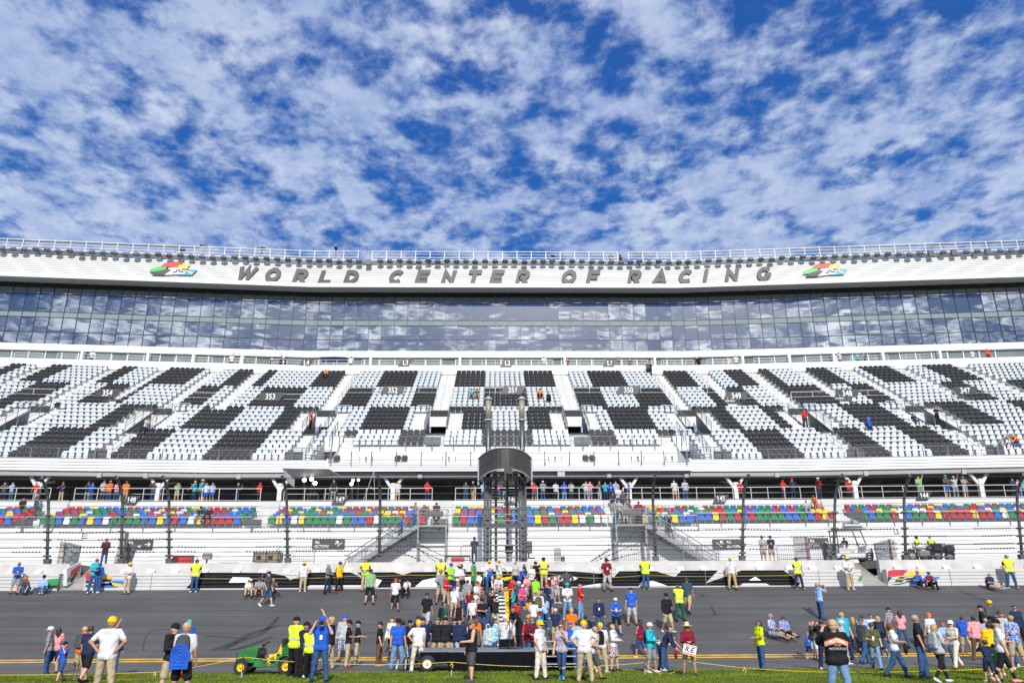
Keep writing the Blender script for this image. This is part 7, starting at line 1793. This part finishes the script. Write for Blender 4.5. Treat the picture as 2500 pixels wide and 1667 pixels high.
crowd(T('''12 430 0|srr m|rd.n dn.h h:bk||right of the tower leg
92 420 10|srr m|lg.l dn.p c:wh|o:nv|second right of the tower
207 433 0|sff m|wh.s bk.p c:bk||third right of the tower
283 430 0|sff b|bl.s ld.p c:bl|g|fourth right of the tower
347 445 0|sff m|bk.s nv.p c:bk|o:wh|fifth right of the tower
478 418 180|shh b|lg.s gy.p c:bk||with back turned, hands on hips
515 420 30|srr f|pk.s gy.p h:br||beside the one with back turned
600 475 0|srr m|dg.s gy.p c:gy||left of the stair queue
652 455 0|srr f|tq.s nv.p h:bk||heading the stair queue
700 455 0|sff m|bl.s nv.p h:br|g|second in the stair queue
745 420 0|srr m|lb.s nv.p h:br||tall in the stair queue
860 432 80|sff f|bl.s nv.p h:bk||at the fifth column
1268 412 0|skf m|wh.s kh.h h:gy||in white left of the pale green
1363 408 0|skf m|lg.s dn.p c:bl||right of the white shirt above 145
1857 420 0|sxx m|rd.j bk.p c:mr||by the column near 145
2243 412 10|srr m|rd.j nv.p c:rd||left of two in caps near 145
2325 398 10|srr m|nv.l nv.p c:rd||right of two in caps near 145'''),63.2,10.36,shl,ZA4,CT_)
crowd(T('''500 390 20|sfo b|mr.l nv.p c:wh||in maroon near sign 145 144
768 408 -10|spf m|rd.s bk.p c:bk||by the stairs before column near 144
1398 372 0|suf b|pg.s gy.p h:br||scratching his head above 144
1640 360 10|srf m|dg.j bl.h c:gr||in the green cap
1715 378 -20|suk m|lg.s gy.p c:wh||right of the green cap
1800 378 0|srr m|gy.n gy.h c:gy||in tank top by the last column
2243 395 0|sff m|nv.j bk.p h:bk||second from the right edge
2290 405 0|sff f|pk.s ld.p h:br||third from the right edge
2345 405 -30|sdd m|tq.j nv.p h:bk||at the right edge'''),63.2,10.36,shl,ZA5,CT_)
# on the lower tier, landings and stair flights
def at(zoom,x,y,d,z,az,pose,build,top,bot,head,ex,tail,Hh=1.74,fn=shl): q=zoom(x,y); p=atP(q[0],q[1],d,fn); person((float(p[0]),fn(float(p[0]),d),z),az,pose,build,top,bot,head,ex,tail,Hh,61)
zl=lambda r:7.86+.27*r
at(ZA1,207,400,61.0,zl(3),0,'sff','m','bk.s','bk.p','h:bk','','in the seats left of section 148')
at(ZA1,337,340,61.6,zl(4)+.2,-30,'sff','f','dg.s','dg.p','h:br','','on the leftmost stairs')
at(ZA1,1800,520,58.3,zl(0)+.42,0,'kff10','m','bk.s','gy.p','c:bk','','seated left in the front row of 148')
at(ZA1,1875,520,58.3,zl(0)+.42,0,'kff10','m','bk.s','bk.p','h:bk','','seated right in the front row of 148')
at(ZA5,395,640,59.6,zl(2)+.42,0,'kff10','b','lg.s','gy.p','x:','','seated in the second row near 144')
at(ZA5,490,600,60.4,zl(3),-60,'bnn30','b','og.s','gy.p','c:dg','','stooping in the seats near 144')
at(ZA2,1520,650,57.4,7.85,-60,'sff','m','gy.s','dn.p','h:br','','at the left landing gate')
at(ZA2,1603,680,58.6,zl(0),0,'bff15','f','br.s','dn.p','l:br','','in the seats behind the left landing')
at(ZA2,1712,640,57.5,7.85,180,'add','b','mr.s','bk.h','h:bk','o:bk','with back turned on the left landing')
at(ZA2,1400,790,57.1,6.9,-80,'wdr','m','bl.j','dn.p','h:br','','going down the left stairs')
at(ZA4,740,650,57.4,7.85,60,'sff','m','gy.s','dn.p','h:gy','','left on the right landing')
at(ZA4,830,650,57.6,7.85,0,'sff','f','gy.s','kh.h','h:br','','middle of the right landing')
at(ZA4,952,640,57.3,7.85,180,'sdd','b','mr.j','bk.p','h:bk','','right on the right landing')
at(ZA4,1225,790,57.1,6.9,80,'wdr','m','bk.s','ol.h','x:','','going down the right stairs')
at(ZA4,775,600,60.2,zl(2),0,'wff','f','bk.s','bk.p','l:bk','o:wh','in the queue on the aisle')
at(ZA4,850,600,60.4,zl(2),0,'wff','f','dg.j','br.p','l:br','','right side of the aisle queue')
at(ZA4,720,555,61.4,zl(4)+.2,0,'wff','m','nv.s','kh.h','c:mr','','upper left of the aisle queue')
at(ZA4,770,510,62.0,zl(4)+.7,0,'wff','b','wh.s','dn.p','h:gy','','top of the aisle queue in white')
at(ZA4,812,560,61.6,zl(4)+.3,0,'wff','m','sl.s','dn.p','c:rd','','red capped in the aisle queue')
at(ZA4,850,570,61.2,zl(3)+.2,0,'wff','m','dg.s','dn.p','h:bk','','dark shirt in the aisle queue')
# behind the track wall
for z_,x,y,d,args in ((Z1,942,250,50.0,(20,'sff','m','mr.l','dn.p','h:bk','o:bk','behind the wall by the left gate')),(Z3,722,182,50.4,(0,'sff','m','nv.s','nv.p','c:bk','','officer behind the wall left of the tower')),
    (Z4,1860,108,50.2,(10,'sdf','b','nv.s','kh.h','c:cm','o:wh+f:br','left of two behind the fence')),(Z4,1942,108,50.2,(-10,'sdf5','m','nv.s','kh.h','c:cm','g+f:bk','right of two behind the fence')),
    (Z5,1318,107,50.9,(20,'sdf','m','nv.s','nv.p','c:bk','v:','left officer by the motorcycles')),(Z5,1450,122,50.6,(0,'sxx','m','nv.s','nv.p','h:bk','v:+z','arms folded by the motorcycles')),(Z5,652,295,51.2,(0,'sff','f','bk.s','bk.p','h:br','','in the golf cart behind the yellow cap'))):
    px,py=z_(x,y); p=atY(px,py,d); a=args; person((float(p[0]),d,4.86),a[0],a[1],a[2],a[3],a[4],a[5],a[6],a[7],min(1.9,max(1.6,(float(p[2])-4.86)/1.0)),50)
# upper deck, found from where their feet stand on the tier
UZ1=lambda x,y:(x/3.675,840+y/3.675); UZ2=lambda x,y:(560+x/3.675,840+y/3.675); UZ3=lambda x,y:(1160+x/3.675,840+y/3.675); UZ4=lambda x,y:(1760+x/3.178,840+y/3.178)
def deckp(zoom,x,y,az,pose,build,top,bot,head,ex,tail,seat=0,Hh=1.8):
    px,py=zoom(x,y); X,d=deckhit(px,py); i=max(0,min(23,int((d-65.4)/1.02))); X=float(X)
    person((X,sh(X,dr(i))+(.15 if seat else .25),zr(i)+(.42 if seat else 0)),az,pose,build,top,bot,head,ex,tail,Hh,80)
deckp(UZ1,1295,815,60,'bdn20','m','wh.s','nv.h','h:br','','walking in the left upper deck')
deckp(UZ2,730,745,80,'sdd','m','rd.s','bk.p','h:bk','','standing at an upper deck stair opening')
deckp(UZ2,860,330,0,'kff','m','og.s','bk.p','h:br','','seated high in section 353',1)
deckp(UZ2,2175,500,0,'kff','m','tq.s','dg.h','c:nv','','seated left of two left of tower',1)
deckp(UZ2,2222,500,0,'kpp','m','dk.s','kh.h','c:bk','','seated right of two left of tower',1)
deckp(UZ3,582,525,0,'kff','m','og.l','bk.p','c:bk','','seated in orange right of tower',1)
deckp(UZ3,655,528,0,'kcf','f','bk.s','bk.p','l:bk','','seated in dark right of tower',1)
deckp(UZ3,1560,262,0,'sff','m','bk.s','bk.p','h:bk','','at the top of an aisle')
deckp(UZ3,1515,225,0,'sff','m','dg.s','bk.p','h:br','','behind another at the aisle top')
deckp(UZ4,665,640,0,'sff','m','rd.j','bk.p','h:bk','','guard at a right stair opening')
deckp(UZ4,1160,690,40,'wdd','m','bl.j','nv.p','c:bl','','walking through the right seats')
deckp(UZ4,1470,600,20,'kff','m','bk.s','dn.p','c:bk','','sitting by the right stair opening',0)
deckp(UZ4,1697,620,0,'spf','f','bk.s','bk.p','h:bk','','standing by the right stair opening')
deckp(UZ4,2165,808,60,'bnn60','m','gy.s','kh.h','c:kh','','worker bending at far right seats')
deckp(UZ4,2290,808,-60,'bnn60','m','og.l','dn.p','h:bk','','second worker bending at far right')
def terr(zoom,L_,d=90.6,z=29.4,fn=sh,nm='on the terrace'):
    for x,y,az,pose,build,top,bot,head,tail in L_:
        px,py=zoom(x,y); p=atP(px,py,d,fn); person((float(p[0]),fn(float(p[0]),d),z),az,pose,build,top,bot,head,'',tail+' '+nm,min(1.95,max(1.6,float(p[2])-z)),90)
terr(UZ1,[(838,40,0,'sff','m','wh.s','bk.p','h:bk','leftmost standing'),(2087,75,0,'suf','m','wh.s','bk.p','h:bk','shading his eyes')])
terr(UZ2,[(470,100,20,'srr','m','nv.s','bk.p','c:rd','red capped left of sign L4'),(512,95,0,'srr','m','bk.s','bk.p','h:bk','right of the red cap'),(370,130,60,'srr','m','bk.s','bk.p','h:bk','alone left of the red cap'),(1095,90,0,'skk','m','wh.s','bk.p','h:bk','standing tall right of the blue canopy')])
terr(UZ3,[(617,105,0,'sff','m','wh.s','gy.p','h:bk','right of sign L2'),(827,125,0,'srr','m','mr.s','bk.p','h:bk','in maroon left of sign L1'),(1285,95,0,'suu','m','br.s','gy.p','h:bk','arms on head right of sign L1'),(1385,122,0,'srr','m','br.s','bk.p','h:bk','second right of sign L1'),(2000,85,0,'spd','m','bk.j','bk.p','h:bk','in a dark suit'),(2335,98,0,'srr','m','wh.s','bk.p','h:bk','right of the dark suit'),(2285,135,0,'srr','m','lg.s','bk.p','h:bk','stooping right of the suit')])
terr(UZ4,[(112,88,0,'srr','m','wh.s','bk.p','h:bk','pale shirt at the right bend'),(912,45,30,'srr','b','wh.s','nv.p','h:bk','tall white shirt right side'),(1055,68,0,'srr','f','tq.s','bk.p','h:br','in turquoise right side'),(1103,62,0,'srr','m','dg.s','bk.p','h:rd','beside the turquoise top'),(1943,45,0,'srr','m','wh.s','bk.p','h:bk','white shirt at far right'),(2060,20,0,'sxx','b','rd.s','bk.p','h:bk','red shirt at far right')])
RZ3=lambda x,y:(1160+x/3.675,560+y/3.675)
terr(RZ3,[(697,188,20,'sff','m','bk.s','bk.p','h:br','left of the three figures'),(1213,186,0,'srr','b','gy.s','bk.p','h:bk','middle of the three figures'),(1300,184,60,'sff','b','bk.s','bk.p','h:bk','right of the three figures')],95.3,45.2,shf,'on the roof')
